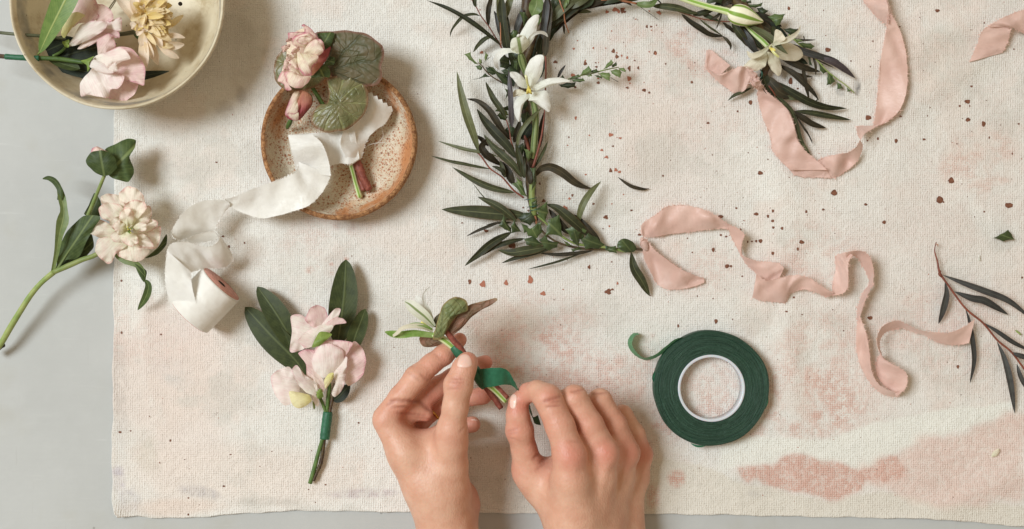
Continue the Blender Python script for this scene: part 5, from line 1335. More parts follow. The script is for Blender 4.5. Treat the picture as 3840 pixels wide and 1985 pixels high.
# right-hand end
for pts, w, z, m in (
        ([(440, 340), (560, 440), (670, 515)], 34, (8, 7, 2), 'willowd'), ([(585, 345), (680, 480), (760, 590), (808, 700)], 58, (12, 9, 3), 'willow'),
        ([(720, 430), (820, 600), (930, 760), (1010, 810)], 64, (11, 9, 3), 'willowb'), ([(790, 370), (1000, 480), (1180, 600), (1300, 720), (1420, 815)], 60, (18, 32, 5), 'willow'),
        ([(690, 380), (850, 520), (980, 690), (1080, 760)], 56, (10, 10, 2), 'willowd'), ([(880, 330), (1080, 410), (1190, 480)], 66, (11, 12, 2), 'willowd'),
        ([(1180, 390), (1205, 490), (1200, 590)], 48, (12, 14, 2), 'willow'), ([(1440, 650), (1650, 770), (1900, 850), (2198, 913)], 52, (13, 8, 4), 'willowb'),
        ([(1880, 870), (2100, 940), (2260, 1040), (2428, 1173)], 54, (12, 6, 4), 'purple'), ([(1500, 580), (1650, 605), (1842, 600)], 16, (11, 6, 2), 'willowd'),
        ([(1665, 605), (1660, 570), (1650, 535)], 10, (9, 9, 1), 'willowd'), ([(1330, 990), (1440, 1070), (1600, 1130), (1795, 1157)], 30, (9, 5, 3), 'willowd'),
        ([(1320, 880), (1500, 950), (1700, 1030), (1905, 1077)], 48, (10, 6, 3), 'willowd'), ([(1790, 840), (1832, 980), (1838, 1138)], 20, (10, 7, 2), 'willowd'),
        ([(1840, 890), (1980, 960), (2118, 1022)], 12, (9, 6, 2), 'willowd'), ([(900, 200), (1100, 300), (1330, 400)], 70, (9, 9, 2), 'willowd'),
        ([(1000, 330), (1200, 430), (1420, 560)], 70, (8, 9, 2), 'laureld'), ([(1300, 820), (1480, 860), (1720, 960)], 60, (8, 7, 2), 'laureld'), ([(1060, 860), (1180, 980), (1290, 1150)], 50, (8, 7, 2), 'willowd'),
        ([(430, 100), (480, 30), (560, -40)], 50, (9, 12, 2), 'willowd'), ([(590, 110), (640, 20), (680, -60)], 40, (8, 10, 2), 'willowd'), ([(300, 110), (430, 40), (600, 60)], 40, (7, 8, 2), 'laureld')):
    wl(ZD, pts, w, z, m)
for pts, base, z, m in (
        ([(1108, 248), (1220, 208), (1380, 208), (1342, 290), (1302, 372), (1240, 392)], (1120, 330), (12, 15), 'holly'),
        ([(948, 122), (1030, 108), (1137, 165), (1082, 200), (1060, 242), (980, 192)], (960, 200), (10, 12), 'hollyd'),
        ([(770, 60), (900, 66), (1047, 38), (1022, 100), (930, 122), (850, 110)], (780, 90), (12, 15), 'holly'),
        ([(1338, 432), (1450, 418), (1582, 435), (1540, 502), (1450, 532), (1390, 482)], (1340, 440), (12, 13), 'hollyd'),
        ([(1518, 632), (1640, 638), (1760, 650), (1827, 695), (1770, 742), (1650, 722)], (1520, 650), (12, 11), 'holly'),
        ([(1478, 562), (1600, 588), (1702, 632), (1560, 642)], (1480, 570), (13, 13), 'hollyl'),
        ([(600, 10), (700, -30), (812, 0), (780, 42), (680, 32)], (620, 40), (11, 15), 'holly'),
        ([(780, 20), (870, 0), (870, 50), (800, 60)], (780, 40), (10, 12), 'hollyd'),
        ([(1688, 812), (1760, 832), (1792, 1000), (1740, 972)], (1700, 820), (11, 8), 'hollyd'),
        ([(1868, 930), (1940, 962), (2012, 1080), (1950, 1112), (1900, 1062)], (1880, 930), (10, 7), 'holly'),
        ([(2010, 1075), (2080, 1110), (2132, 1222), (2062, 1272), (1998, 1282), (2004, 1180)], (2020, 1080), (9, 6), 'holly'),
        ([(2148, 1225), (2220, 1262), (2250, 1335), (2170, 1340)], (2150, 1230), (7, 5), 'holly')):
    hl(ZD, pts, base, z, m)
hl(ZE, [(1718, 188), (1792, 250), (1795, 266), (1728, 272)], (1730, 200), (6, 5), 'holly'); hl(ZE, [(1838, 240), (1897, 290), (1882, 302), (1848, 306)], (1840, 245), (5, 4), 'holly')
for pts, w, z, m in (
        ([(830, 40), (850, 150), (900, 280), (970, 370)], 66, (10, 7, 2), 'willowd'), ([(870, 110), (960, 220), (1060, 320), (1210, 370)], 62, (9, 6, 4), 'willowd'),
        ([(950, 170), (1100, 260), (1250, 350), (1400, 430), (1600, 490), (1840, 502)], 46, (11, 4, 6), 'willow'), ([(1215, 535), (1400, 552), (1620, 592), (1893, 642)], 34, (9, 4, 3), 'willow'),
        ([(1160, 525), (1300, 610), (1430, 690), (1595, 738)], 38, (9, 4, 3), 'willowd'), ([(1230, 590), (1330, 740), (1400, 850), (1430, 935)], 12, (8, 3, 3), 'willowd'),
        ([(700, 255), (580, 310), (480, 355), (413, 412)], 22, (7, 3, 2), 'willow'), ([(1020, 370), (1150, 372), (1300, 400)], 26, (6, 7, 2), 'willowg'),
        ([(1030, -20), (1200, 80), (1330, 200), (1440, 310), (1505, 405)], 36, (8, 5, 5), 'willowd'), ([(1310, -10), (1345, 200), (1392, 405)], 28, (8, 4, 4), 'willowd'), ([(1505, 400), (1480, 405), (1475, 420)], 8, (5, 4, 0), 'willow')):
    wl(ZE, pts, w, z, m)
wl(ZE, [(920, 270), (1050, 400), (1180, 540), (1240, 700), (1280, 860), (1350, 980), (1415, 1065)], 26, (10, 4, 3), 'willow', prof='strap', n=30)
wl(ZE, [(1260, 860), (1330, 960), (1395, 1050)], 20, (7, 4, 1), 'willowg', prof='strap')

# white flowers
def starflower(name, items, Z):
    return bloom(cw, name, items, Z)
f1 = starflower('white_flower', [
    ([(1475, 540), (1520, 440), (1600, 310), (1685, 232), (1750, 220), (1769, 245), (1740, 400), (1700, 560), (1640, 665), (1560, 750), (1530, 770), (1500, 660)], (1500, 720), (24, 34), 4, .5, 'white'),
    ([(1338, 650), (1355, 590), (1430, 555), (1525, 524), (1582, 575), (1611, 650), (1580, 722), (1530, 782), (1460, 812), (1382, 780), (1336, 720)], (1495, 815), (30, 42), 6, .6, 'striped')], ZA)
blade(f1, 'petal', ZA([(1580, 700, 30), (1620, 590, 28), (1690, 515, 26), (1780, 485, 25), (1855, 505, 24), (1895, 552, 8)]), 0, (32, 30, 6), M['white'], roll=.5, fold=.3)
blade(f1, 'petal', ZA([(1460, 795, 20), (1340, 762, 34), (1220, 790, 50), (1140, 870, 50), (1120, 960, 34), (1165, 1048, 6)]), 0, (32, 12, 8), M['white'], roll=.2, fold=.2, n=22)
blade(f1, 'petal', ZA([(1420, 790, 10), (1260, 755, 30), (1130, 790, 40), (1040, 835, 20)]), 0, (30, 16, 4), M['white'], roll=.1)
tube(f1, 'flower_tube', ZA([(1488, 800, 30, 34), (1505, 880, 26, 60), (1530, 980, 23, 58), (1560, 1080, 21, 42), (1580, 1160, 19, 28)]), M['fstem'], n=20)
tube(f1, 'pistil', ZA([(1440, 560, 40, 14), (1455, 535, 44, 20), (1475, 528, 44, 14)]), M['white'], n=6)
f2 = starflower('white_flower', [
    ([(1545, 1130), (1580, 1000), (1640, 890), (1722, 833), (1800, 822), (1835, 840), (1838, 920), (1808, 1100), (1755, 1205), (1690, 1295), (1640, 1325), (1598, 1230)], (1620, 1320), (28, 42), 4, .5, 'white'),
    ([(1620, 1320), (1560, 1332), (1450, 1292), (1390, 1205), (1333, 1145), (1333, 1083), (1422, 1083), (1522, 1150), (1582, 1240)], (1625, 1330), (28, 34), 3, .5, 'white'),
    ([(1640, 1330), (1762, 1230), (1900, 1180), (2050, 1163), (2182, 1190), (2234, 1226), (2150, 1240), (2000, 1272), (1850, 1322), (1722, 1372), (1660, 1352)], (1630, 1340), (28, 34), 4, .5, 'white'),
    ([(1610, 1380), (1645, 1440), (1572, 1502), (1532, 1572), (1502, 1682), (1482, 1812), (1457, 1828), (1420, 1772), (1384, 1662), (1390, 1552), (1432, 1472), (1540, 1420)], (1620, 1390), (28, 27), 5, .5, 'white'),
    ([(1632, 1388), (1762, 1372), (1872, 1361), (1917, 1442), (1937, 1562), (1932, 1670), (1896, 1678), (1830, 1632), (1740, 1567), (1662, 1520), (1598, 1504)], (1630, 1400), (28, 31), 5, .5, 'white'),
    ([(1582, 1392), (1482, 1342), (1402, 1352), (1368, 1412), (1378, 1464), (1432, 1442), (1502, 1452), (1562, 1412)], (1600, 1392), (27, 22), 2, .8, 'cream')], ZA)
tube(f2, 'pistil', ZA([(1605, 1310, 30, 14), (1590, 1240, 38, 17), (1572, 1150, 44, 22), (1566, 1138, 45, 17)]), M['pistil'], n=10)
for i in range(9):
    a = -0.9 + i * .225
    x0, y0 = 1612 + i * 3 - 12, 1285 + abs(i - 4) * 4
    tube(f2, 'stamen', ZA([(x0, y0, 33, 6), (x0 + 14 * a, y0 + 55, 40, 10), (x0 + 26 * a + 6, y0 + 112, 38, 9)]), M['stamen'], n=7, sides=7)
tube(f2, 'flower_tube', ZB([(1650, 130, 24, 36), (1680, 210, 22, 44), (1712, 360, 20, 50), (1715, 550, 18, 48), (1700, 750, 16, 50), (1685, 920, 14, 48), (1672, 1050, 13, 34)]), M['fstem'], n=30)
f3 = starflower('white_flower', [
    ([(1190, 690), (1280, 640), (1450, 645), (1562, 700), (1658, 790), (1622, 872), (1540, 917), (1400, 912), (1290, 882), (1220, 802)], (1180, 710), (20, 14), 4, .7, 'cream'),
    ([(1100, 790), (1150, 785), (1222, 820), (1282, 880), (1322, 1000), (1322, 1065), (1300, 1132), (1268, 1142), (1180, 1062), (1120, 950)], (1130, 750), (20, 13), 3, .5, 'cream'),
    ([(1090, 760), (1107, 880), (1082, 990), (1002, 1042), (932, 1077), (850, 1040), (745, 1005), (860, 890), (950, 848), (1040, 785)], (1100, 760), (22, 17), 4, .8, 'cream'),
    ([(1105, 715), (1195, 645), (1213, 540), (1222, 462), (1250, 443), (1312, 468), (1362, 540), (1387, 582), (1345, 622), (1252, 665), (1180, 700)], (1120, 715), (25, 40), 3, .6, 'cream')], ZD)
blade(f3, 'petal', ZD([(1180, 680, 20), (1280, 635, 36), (1400, 598, 42), (1520, 530, 34), (1580, 460, 18), (1604, 380, 5)]), 0, (32, 34, 4), M['cream'], roll=.2, fold=.3)
blade(f3, 'petal', ZD([(1120, 715, 22), (1040, 780, 36), (950, 822, 44), (868, 838, 40), (805, 770, 8)]), 0, (28, 26, 3), M['cream'], roll=-.2, fold=.3)
blade(f3, 'pistil', ZD([(1140, 710, 10), (1195, 780, 16), (1245, 830, 18), (1285, 858, 14)]), 0, (27, 30, 3), M['pistil'], roll=0)
for i in range(6):
    tube(f3, 'stamen', ZD([(1130 + i * 5, 715, 26, 5), (1165 + i * 8, 750 - i * 4, 30, 8), (1190 + i * 9, 795 - i * 6, 30, 7)]), M['stamen'], n=6, sides=6)
tube(f3, 'flower_tube', ZD([(780, 380, 12, 22), (900, 500, 15, 32), (1030, 610, 18, 42), (1120, 700, 22, 40)]), M['bstem'], n=18)
bd = tube(cw, 'flower_bud', ZD([(540, 180, 22, 52), (580, 195, 23, 118), (640, 212, 24, 152), (720, 232, 24, 158), (800, 258, 24, 142), (900, 288, 23, 100), (980, 312, 22, 55), (1035, 326, 21, 26), (1052, 330, 21, 6)]), M['budskin'], n=40, sides=24)
tube(cw, 'bud_stem', ZD([(-700, -180, 24, 44), (-300, -70, 23, 46), (0, 35, 22, 46), (250, 110, 22, 48), (420, 150, 22, 52), (560, 188, 22, 58)]), M['bstem'], n=30)

# ================================================================== PINK SILK RIBBONS
G = 'pink silk ribbons'
r1 = thing('pink_ribbon', 'pink silk ribbon knotted on the crown by the cream flower, looping up out of frame', 'ribbon', ZE.p(780, 260), 4, G)
ribbon(r1, 'ribbon_tail', ZD([(195, 758), (270, 755), (350, 825), (450, 905), (548, 990)]), ZD([(172, 1000), (215, 1060), (270, 1112), (330, 1118), (410, 1118)]), M['pinkrib'], [3, 4, 7, 10, 12], [2, 2, 3, 5, 9], ripple=.6)
ribbon(r1, 'ribbon_tail', ZE([(290, 100), (360, 80), (430, 60), (540, 8), (610, 2), (680, 22), (770, 110)]), ZE([(170, 30), (260, 140), (350, 215), (490, 312), (590, 302), (650, 240), (705, 140)]), M['pinkrib'], [10, 13, 16, 19, 20, 20, 19], [4, 4, 4, 5, 7, 11, 15], ripple=.9)
ribbon(r1, 'ribbon_tail', ZE([(640, 10), (700, 60), (760, 95)]), ZE([(660, 100), (705, 120), (745, 130)]), M['pinkrib'], [21, 22, 22], [16, 18, 19], ripple=.8)
ribbon(r1, 'knot', ZE([(765, 90), (780, 140), (800, 190), (830, 225), (850, 262)]), ZE([(700, 130), (692, 190), (720, 235), (760, 270), (790, 282)]), M['pinkrib'], [17, 19, 20, 17, 12], [14, 20, 23, 18, 10], ripple=1.8)
ribbon(r1, 'knot', ZE([(700, 160), (730, 185), (800, 175)]), ZE([(705, 200), (745, 235), (815, 215)]), M['pinkrib'], [21, 25, 21], [19, 24, 20], ripple=1.2)
tube(r1, 'knot', ZE([(735, 105, 14, 18), (745, 165, 17, 26), (775, 225, 15, 26), (815, 265, 10, 18)]), M['pinkrib'], rough=.08)
ribbon(r1, 'ribbon_tail', ZE([(780, 270), (770, 340), (785, 430), (830, 600), (900, 780), (935, 900), (955, 1010), (1040, 1120), (1130, 1205), (1180, 1245)]), ZE([(850, 262), (950, 360), (1080, 460), (1150, 550), (1200, 680), (1230, 810), (1260, 900), (1370, 1040), (1510, 1150), (1600, 1240)]), M['pinkrib'],
       [10, 7, 5, 4, 5, 4, 3, 3, 4, 5], [12, 12, 11, 9, 12, 13, 9, 7, 7, 9], ripple=.9)
ribbon(r1, 'ribbon_tail', ZE([(1120, 1195), (1250, 1230), (1400, 1230), (1520, 1230), (1610, 1250)]), ZE([(1180, 1270), (1230, 1306), (1340, 1325), (1480, 1332), (1650, 1335)]), M['pinkrib'], [3.5, 4, 4, 4, 4], [1.5, 1.5, 1.5, 1.5, 2], ripple=.4)
ribbon(r1, 'ribbon_tail', ZE([(1480, 1150), (1520, 1115), (1650, 1072), (1770, 1050), (1870, 1028), (1950, 970), (2003, 882)]), ZE([(1560, 1320), (1640, 1332), (1720, 1325), (1870, 1228), (1970, 1130), (2025, 1010), (2028, 920)]), M['pinkrib'], [4, 5, 8, 11, 14, 17, 20], [1.5, 1.5, 2, 3, 6, 9, 13], ripple=.7)
ribbon(r1, 'ribbon_tail', ZE([(2001, 880), (1968, 800), (1960, 745), (1985, 718), (2080, 712), (2200, 708), (2290, 680)]), ZE([(2010, 885), (2025, 845), (2060, 805), (2110, 770), (2200, 715), (2330, 660), (2480, 555)]), M['pinkrib'], [20, 15, 10, 7, 5, 4, 3], [20, 19, 17, 14, 10, 7, 6], ripple=.5)
ribbon(r1, 'ribbon_tail', Z6([(1565, 860), (1585, 720), (1600, 560), (1615, 400), (1642, 260), (1656, 180), (1662, 110)]), Z6([(1640, 830), (1740, 740), (1790, 600), (1789, 400), (1762, 260), (1722, 160), (1680, 90)]), M['pinkrib'], [4, 4, 5, 7, 10, 14, 18], [7, 8, 8, 9, 12, 16, 20], ripple=.9)
ribbon(r1, 'ribbon_tail', Z6([(1662, 150), (1664, 100), (1662, 50), (1650, -10), (1620, -120)]), Z6([(1700, 150), (1690, 95), (1676, 45), (1664, -10), (1640, -120)]), M['pinkrib'], [17, 19, 20, 20, 18], [13, 14, 14, 14, 12], ripple=.3)
ribbon(r1, 'ribbon_tail', Z6([(1440, -120), (1490, -10), (1540, 60), (1600, 125), (1655, 168)]), Z6([(1620, -120), (1652, -10), (1664, 50), (1668, 100), (1668, 160)]), M['pinkrib'], [3, 3, 3, 5, 8], [16, 19, 20, 20, 18], ripple=.7)

r2 = thing('pink_ribbon', 'pink silk ribbon end with a folded tip in the upper right corner', 'ribbon', Z6.p(2450, 180), 3, G)
ribbon(r2, 'ribbon_tail', Z6([(2475, 190), (2400, 155), (2330, 180), (2288, 225), (2262, 300), (2212, 416)]), Z6([(2490, 190), (2486, 200), (2478, 240), (2462, 290), (2440, 340), (2420, 358)]), M['pinkrib'], [13, 13, 12, 9, 5, 2.5], [12, 11, 9, 7, 4, 2.5], ripple=.5)
ribbon(r2, 'ribbon_tail', Z6([(2340, 180), (2400, 140), (2480, 100), (2560, 72), (2650, 50), (2760, 40)]), Z6([(2440, 182), (2490, 185), (2540, 205), (2600, 240), (2680, 290), (2800, 330)]), M['pinkrib'], [15, 16, 14, 10, 6, 3], [13, 12, 9, 5, 3, 2.5], ripple=.8)

r3 = thing('pink_ribbon', 'long pink silk ribbon tied to the lower crown end, rippling to the right', 'ribbon', Z7.p(105, 320), 3, G)
ribbon(r3, 'ribbon_tail', Z7([(85, 250), (92, 195), (165, 142), (240, 88), (310, 80), (400, 90), (500, 124), (570, 170), (610, 200)]), Z7([(100, 270), (125, 266), (180, 266), (250, 252), (340, 242), (430, 230), (520, 219), (580, 219), (610, 224)]), M['pinkrib'], [5, 7, 9, 10, 11, 12, 14, 14, 12], [4, 3, 3, 3, 3, 4, 5, 8, 9], ripple=.8)
ribbon(r3, 'ribbon_tail', Z7([(594, 190), (620, 260), (655, 330), (690, 395), (715, 435), (790, 490)]), Z7([(604, 190), (670, 225), (698, 258), (682, 320), (690, 380), (770, 412)]), M['pinkrib'], [12, 8, 6, 5, 4, 4], [13, 15, 16, 13, 10, 9], ripple=.4)
ribbon(r3, 'ribbon_tail', Z7([(700, 392), (770, 412), (860, 418), (910, 430), (936, 455)]), Z7([(715, 436), (770, 482), (820, 528), (870, 522), (908, 512)]), M['pinkrib'], [9, 10, 12, 13, 13], [4, 4, 5, 7, 9], ripple=.7)
ribbon(r3, 'ribbon_tail', Z7([(772, 488), (830, 528), (930, 508), (1000, 496), (1080, 510), (1150, 558), (1230, 602)]), Z7([(748, 628), (800, 645), (890, 655), (945, 655), (975, 605), (1040, 580), (1110, 592), (1180, 622), (1235, 612)]), M['pinkrib'], [14, 15, 16, 16, 15, 14, 12], [2, 2, 2, 2, 5, 7, 8, 7, 6], ripple=.7)
ribbon(r3, 'ribbon_tail', Z7([(1222, 614), (1230, 530), (1246, 450), (1240, 395), (1258, 372), (1310, 360)]), Z7([(1228, 618), (1290, 600), (1316, 560), (1318, 480), (1318, 420), (1345, 375)]), M['pinkrib'], [5, 4, 5, 8, 10, 13], [9, 13, 16, 18, 19, 19], ripple=.6)
ribbon(r3, 'ribbon_tail', Z7([(1300, 362), (1345, 353), (1392, 351), (1440, 380), (1468, 460), (1466, 560)]), Z7([(1316, 430), (1330, 395), (1362, 385), (1405, 440), (1440, 520), (1440, 560)]), M['pinkrib'], [19, 20, 21, 20, 18, 16], [12, 8, 5, 4, 5, 8], ripple=.5)
ribbon(r3, 'ribbon_tail', Z7([(1440, 556), (1402, 605), (1382, 660), (1370, 720), (1372, 780)]), Z7([(1466, 552), (1435, 605), (1410, 670), (1390, 740), (1386, 780)]), M['pinkrib'], [7, 5, 4, 4, 4], [16, 15, 14, 13, 12], ripple=.3)
ribbon(r3, 'ribbon_tail', Z7([(1382, 735), (1366, 850), (1374, 980), (1425, 1100), (1475, 1165), (1545, 1210), (1625, 1216)]), Z7([(1386, 735), (1425, 850), (1444, 960), (1455, 1060), (1490, 1135), (1560, 1182), (1630, 1192)]), M['pinkrib'], [12, 8, 4, 3, 2, 2, 2], [13, 15, 15, 15, 14, 14, 13], ripple=.5)
ribbon(r3, 'ribbon_tail', Z7([(1605, 1217), (1655, 1170), (1670, 1110), (1650, 1065), (1580, 1025), (1530, 990), (1500, 940)]), Z7([(1590, 1190), (1540, 1160), (1495, 1100), (1482, 1040), (1490, 1000), (1510, 960), (1500, 930)]), M['pinkrib'], [14, 15, 16, 17, 17, 17, 16], [3, 3, 3, 3, 5, 9, 13], ripple=.5)
ribbon(r3, 'ribbon_tail', Z7([(1530, 995), (1495, 930), (1488, 870), (1512, 812), (1560, 778), (1622, 767), (1700, 808), (1765, 830), (1840, 836), (1920, 838), (2000, 808), (2070, 760)]),
       Z7([(1532, 998), (1508, 940), (1506, 885), (1535, 840), (1590, 818), (1645, 812), (1705, 832), (1770, 852), (1835, 886), (1900, 906), (1965, 910), (2036, 900)]), M['pinkrib'], [18, 18, 18, 18, 17, 17, 17, 17, 17, 17, 16, 16], [14, 10, 6, 4, 3, 3, 4, 5, 4, 4, 6, 9], ripple=.4)
ribbon(r3, 'ribbon_tail', Z7([(96, 325), (105, 395), (145, 480), (185, 550), (245, 578), (330, 577), (400, 562), (462, 540)]), Z7([(135, 305), (165, 345), (222, 390), (290, 440), (345, 472), (390, 490), (425, 508), (462, 512)]), M['pinkrib'], [8, 4, 3, 2, 2, 2, 2, 2], [10, 12, 11, 9, 9, 6, 4, 3], ripple=1.0)
ribbon(r3, 'knot', Z7([(78, 312), (95, 285), (118, 280), (130, 300)]), Z7([(86, 332), (105, 335), (122, 330), (135, 325)]), M['pinkrib'], [10, 14, 14, 10], [7, 9, 9, 7], ripple=1.0)
tube(r3, 'knot', Z7([(92, 275, 8, 12), (100, 300, 10, 20), (112, 325, 9, 20), (120, 345, 7, 12)]), M['pinkrib'], rough=.08)

# ================================================================== WHITE RIBBON ON ITS SPOOL
wr = thing('ribbon_spool', 'wooden spool of white silk ribbon, loose end running up to the dish', 'ribbon spool', Z3.p(1190, 1000), 0)
c1 = np.array(Z3.p(1288, 905)); c0 = np.array(Z3.p(1103, 1093))
dx = (c1 - c0); L_ = np.linalg.norm(dx); dx /= L_
def along(q, z): 
    p_ = c0 + dx * L_ * q
    return (p_[0], p_[1], z)
tube(wr, 'core', [along(-.01, 20) + (86,), along(.3, 20) + (86,), along(.7, 20) + (86,), along(1.0, 20) + (86,)], M['wood'], sides=48, n=8)
tube(wr, 'spindle_hole', [along(.98, 20) + (17,), along(1.006, 20) + (17,)], M['hole'], sides=24, n=3)
o = tube(wr, 'wound_ribbon', [along(.0, 20.5) + (88,), along(.01, 20.5) + (91,), along(.3, 20.5) + (91.5,), along(.7, 20.5) + (91,), along(.975, 20.5) + (90,), along(.985, 20.5) + (86,)], M['wound'], sides=64, n=30, rough=.006)
ribbon(wr, 'loose_ribbon', Z3([(985, 1030), (966, 930), (960, 850), (963, 770), (970, 712)]), Z3([(1196, 1196), (1160, 1090), (1130, 985), (1112, 900), (1108, 836)]), M['whiterib'], [30, 38, 43, 46, 46], [24, 36, 42, 44, 42], ripple=.3)
ribbon(wr, 'loose_ribbon', Z3([(970, 716), (985, 682), (1020, 665), (1080, 662), (1140, 680), (1200, 692), (1250, 675), (1275, 640), (1262, 608), (1243, 597)]), Z3([(1110, 838), (1150, 826), (1190, 815), (1230, 816), (1265, 818), (1300, 812), (1340, 788), (1358, 762), (1330, 700), (1290, 640)]), M['whiterib'],
       [46, 46, 45, 43, 40, 38, 36, 34, 33, 32], [40, 32, 26, 22, 20, 18, 17, 18, 22, 26], ripple=.6)
ribbon(wr, 'loose_ribbon', Z3([(1245, 598), (1150, 618), (1060, 654), (1012, 642), (999, 600), (1030, 540), (1090, 468), (1180, 425), (1290, 419), (1335, 438)]), Z3([(1270, 640), (1180, 664), (1090, 664), (1075, 650), (1150, 622), (1240, 598), (1258, 560), (1285, 515), (1318, 478), (1338, 456)]), M['whiterib'],
       [33, 36, 38, 39, 39, 38, 36, 34, 32, 30], [28, 26, 25, 24, 22, 22, 22, 23, 24, 26], ripple=.6)
ribbon(wr, 'loose_ribbon', Z2([(-178, 1151), (-90, 1125), (0, 1085), (70, 1060), (140, 1036), (250, 990), (290, 955), (300, 910)]), Z2([(-150, 1180), (-70, 1222), (60, 1264), (160, 1250), (260, 1222), (370, 1180), (455, 1090), (502, 995)]), M['whiterib'], [30, 33, 34, 35, 36, 36, 34, 34], [26, 24, 24, 27, 31, 34, 30, 30], ripple=.8)
ribbon(wr, 'loose_ribbon', Z2([(300, 975), (282, 960), (268, 900), (250, 830), (234, 744)]), Z2([(500, 1000), (490, 920), (470, 850), (440, 790), (385, 742)]), M['whiterib'], [26, 30, 36, 40, 36], [34, 38, 42, 44, 40], ripple=.6)
ribbon(wr, 'loose_ribbon', Z2([(234, 744), (310, 738), (400, 731), (480, 728), (560, 690), (640, 670)]), Z2([(420, 900), (450, 925), (490, 935), (560, 922), (620, 925), (680, 890)]), M['whiterib'], [36, 35, 33, 31, 29, 28], [20, 20, 22, 22, 24, 22], ripple=.9)
ribbon(wr, 'loose_ribbon', Z2([(618, 940), (588, 870), (560, 790), (600, 680), (680, 570), (738, 478)]), Z2([(692, 890), (705, 840), (730, 770), (780, 715), (845, 665), (888, 585)]), M['whiterib'], [22, 27, 31, 29, 27, 25], [18, 18, 17, 16, 17, 19], ripple=1.1, pink=True)
for q in ([(640, 850, 10, 1.4), (760, 800, 12, 1.4), (850, 790, 10, 1.2)], [(470, 720, 35, 1.2), (500, 770, 36, 1.2), (510, 800, 34, 1.2)], [(820, 700, 12, 1.2), (825, 760, 10, 1.2), (770, 810, 9, 1.2)]):
    tube(wr, 'loose_thread', Z2(q), M['whiterib'], sides=5)
# ================================================================== LOOSE SPRIG AND CLIPPINGS
sg = thing('willow_sprig', 'red stemmed sprig of dark narrow leaves lying at the right edge', 'sprig', ZF.p(520, 550), 0)
tube(sg, 'stem', ZF([(316, 88, 6, 3), (305, 150, 6, 4), (325, 225, 6, 6), (340, 300, 7, 8), (400, 390, 8, 7), (520, 550, 9, 7), (640, 650, 9, 7), (740, 770, 9, 7), (840, 855, 8, 7), (930, 975, 7, 7), (1040, 1120, 5, 6)]), M['rstem'])
tube(sg, 'stem', ZF([(345, 290, 7, 7), (338, 310, 9, 10), (352, 330, 8, 7)]), M['rstem'], n=6)
tube(sg, 'tendril', ZF([(312, 104, 6, 3), (325, 105, 8, 3), (328, 120, 8, 3)]), M['tstem'], n=7, sides=6)
for pts, w, z in (([(360, 318), (500, 372), (650, 428), (820, 498), (980, 625)], 23, (9, 8, 5)), ([(440, 433), (560, 478), (640, 493), (720, 535), (815, 593)], 26, (8, 4, 5)), ([(377, 368), (386, 450), (362, 560), (332, 657)], 26, (8, 3, 3)),
                  ([(520, 555), (545, 640), (570, 800), (577, 920), (550, 1070)], 20, (7, 3, 2)), ([(640, 648), (740, 710), (850, 785), (980, 850)], 16, (8, 7, 4)), ([(738, 780), (790, 900), (830, 1060), (862, 1280)], 22, (8, 3, 3)),
                  ([(835, 855), (890, 875), (990, 905)], 18, (8, 7, 2)), ([(875, 935), (900, 1020), (955, 1130)], 16, (7, 4, 2))):
    blade(sg, 'willow_leaf', ZF(pts), w / 1.85, z, M['willowb'], prof='ellip', roll=random.uniform(-.2, .3), n=22)
def loose(o, label, cat, group=None): return tag(o, label, cat, group)
def at0(pts): 
    c = np.mean(np.array([q[:2] for q in pts], float), 0)
    return W((c[0], c[1], 0))
class _P: pass
def lone(builder, name, pts, label, cat, *a, **k):
    r = thing(name, label, cat, np.mean(np.array([q[:2] for q in pts], float), 0), 0)
    builder(r, *a, **k); return r
pts = Z5([(1770, 434), (1730, 437), (1650, 420), (1590, 386), (1533, 342)])
lone(lambda r: (blade(r, 'leaf_blade', pts, 15 / 2.081, (1, 3, 3), M['willowd']), tube(r, 'stalk', Z5([(1778, 434, 1.5, 3), (1762, 434, 1.5, 4), (1745, 437, 1.6, 3)]), M['brstem'], sides=6)), 'willow_leaf', pts, 'single fallen dark willow leaf lying inside the crown', 'leaf')
pts = ZF([(706, 62), (760, 35), (815, 2), (838, 32), (860, 73), (780, 86)])
lone(lambda r: sheet(r, 'leaf_piece', pts, ZF.p(850, 70), (4, 3), M['laurel'], dome=3, sharp=True), 'leaf_clipping', pts, 'cut green leaf tip on the canvas near the right edge', 'leaf')
pts = Z13([(2300, 485), (2310, 445), (2340, 420), (2365, 412), (2368, 440), (2345, 475)])
lone(lambda r: sheet(r, 'petal_piece', pts, Z13.p(2310, 480), (1.2, 2), M['cream'], dome=1.5), 'petal_scrap', pts, 'small pale oval petal scrap near the lower right corner', 'petal')
pts = Z7([(2088, 376), (2100, 374), (2106, 408), (2092, 412)])
lone(lambda r: sheet(r, 'petal_piece', pts, Z7.p(2095, 410), (1.2, 1.6), M['white'], dome=1, sharp=True), 'petal_scrap', pts, 'tiny white cut scrap lying left above the loose sprig', 'petal')
pts = ZF([(868, 702), (900, 730)])
lone(lambda r: tube(r, 'twig_piece', ZF([(868, 702, 3, 6), (884, 716, 3, 6), (902, 731, 3, 6)]), M['gstem'], n=6), 'stem_clipping', pts, 'short brownish green stem clipping by the right edge', 'clipping')
pts = Z14([(2070, 170), (2060, 190), (2075, 200)])
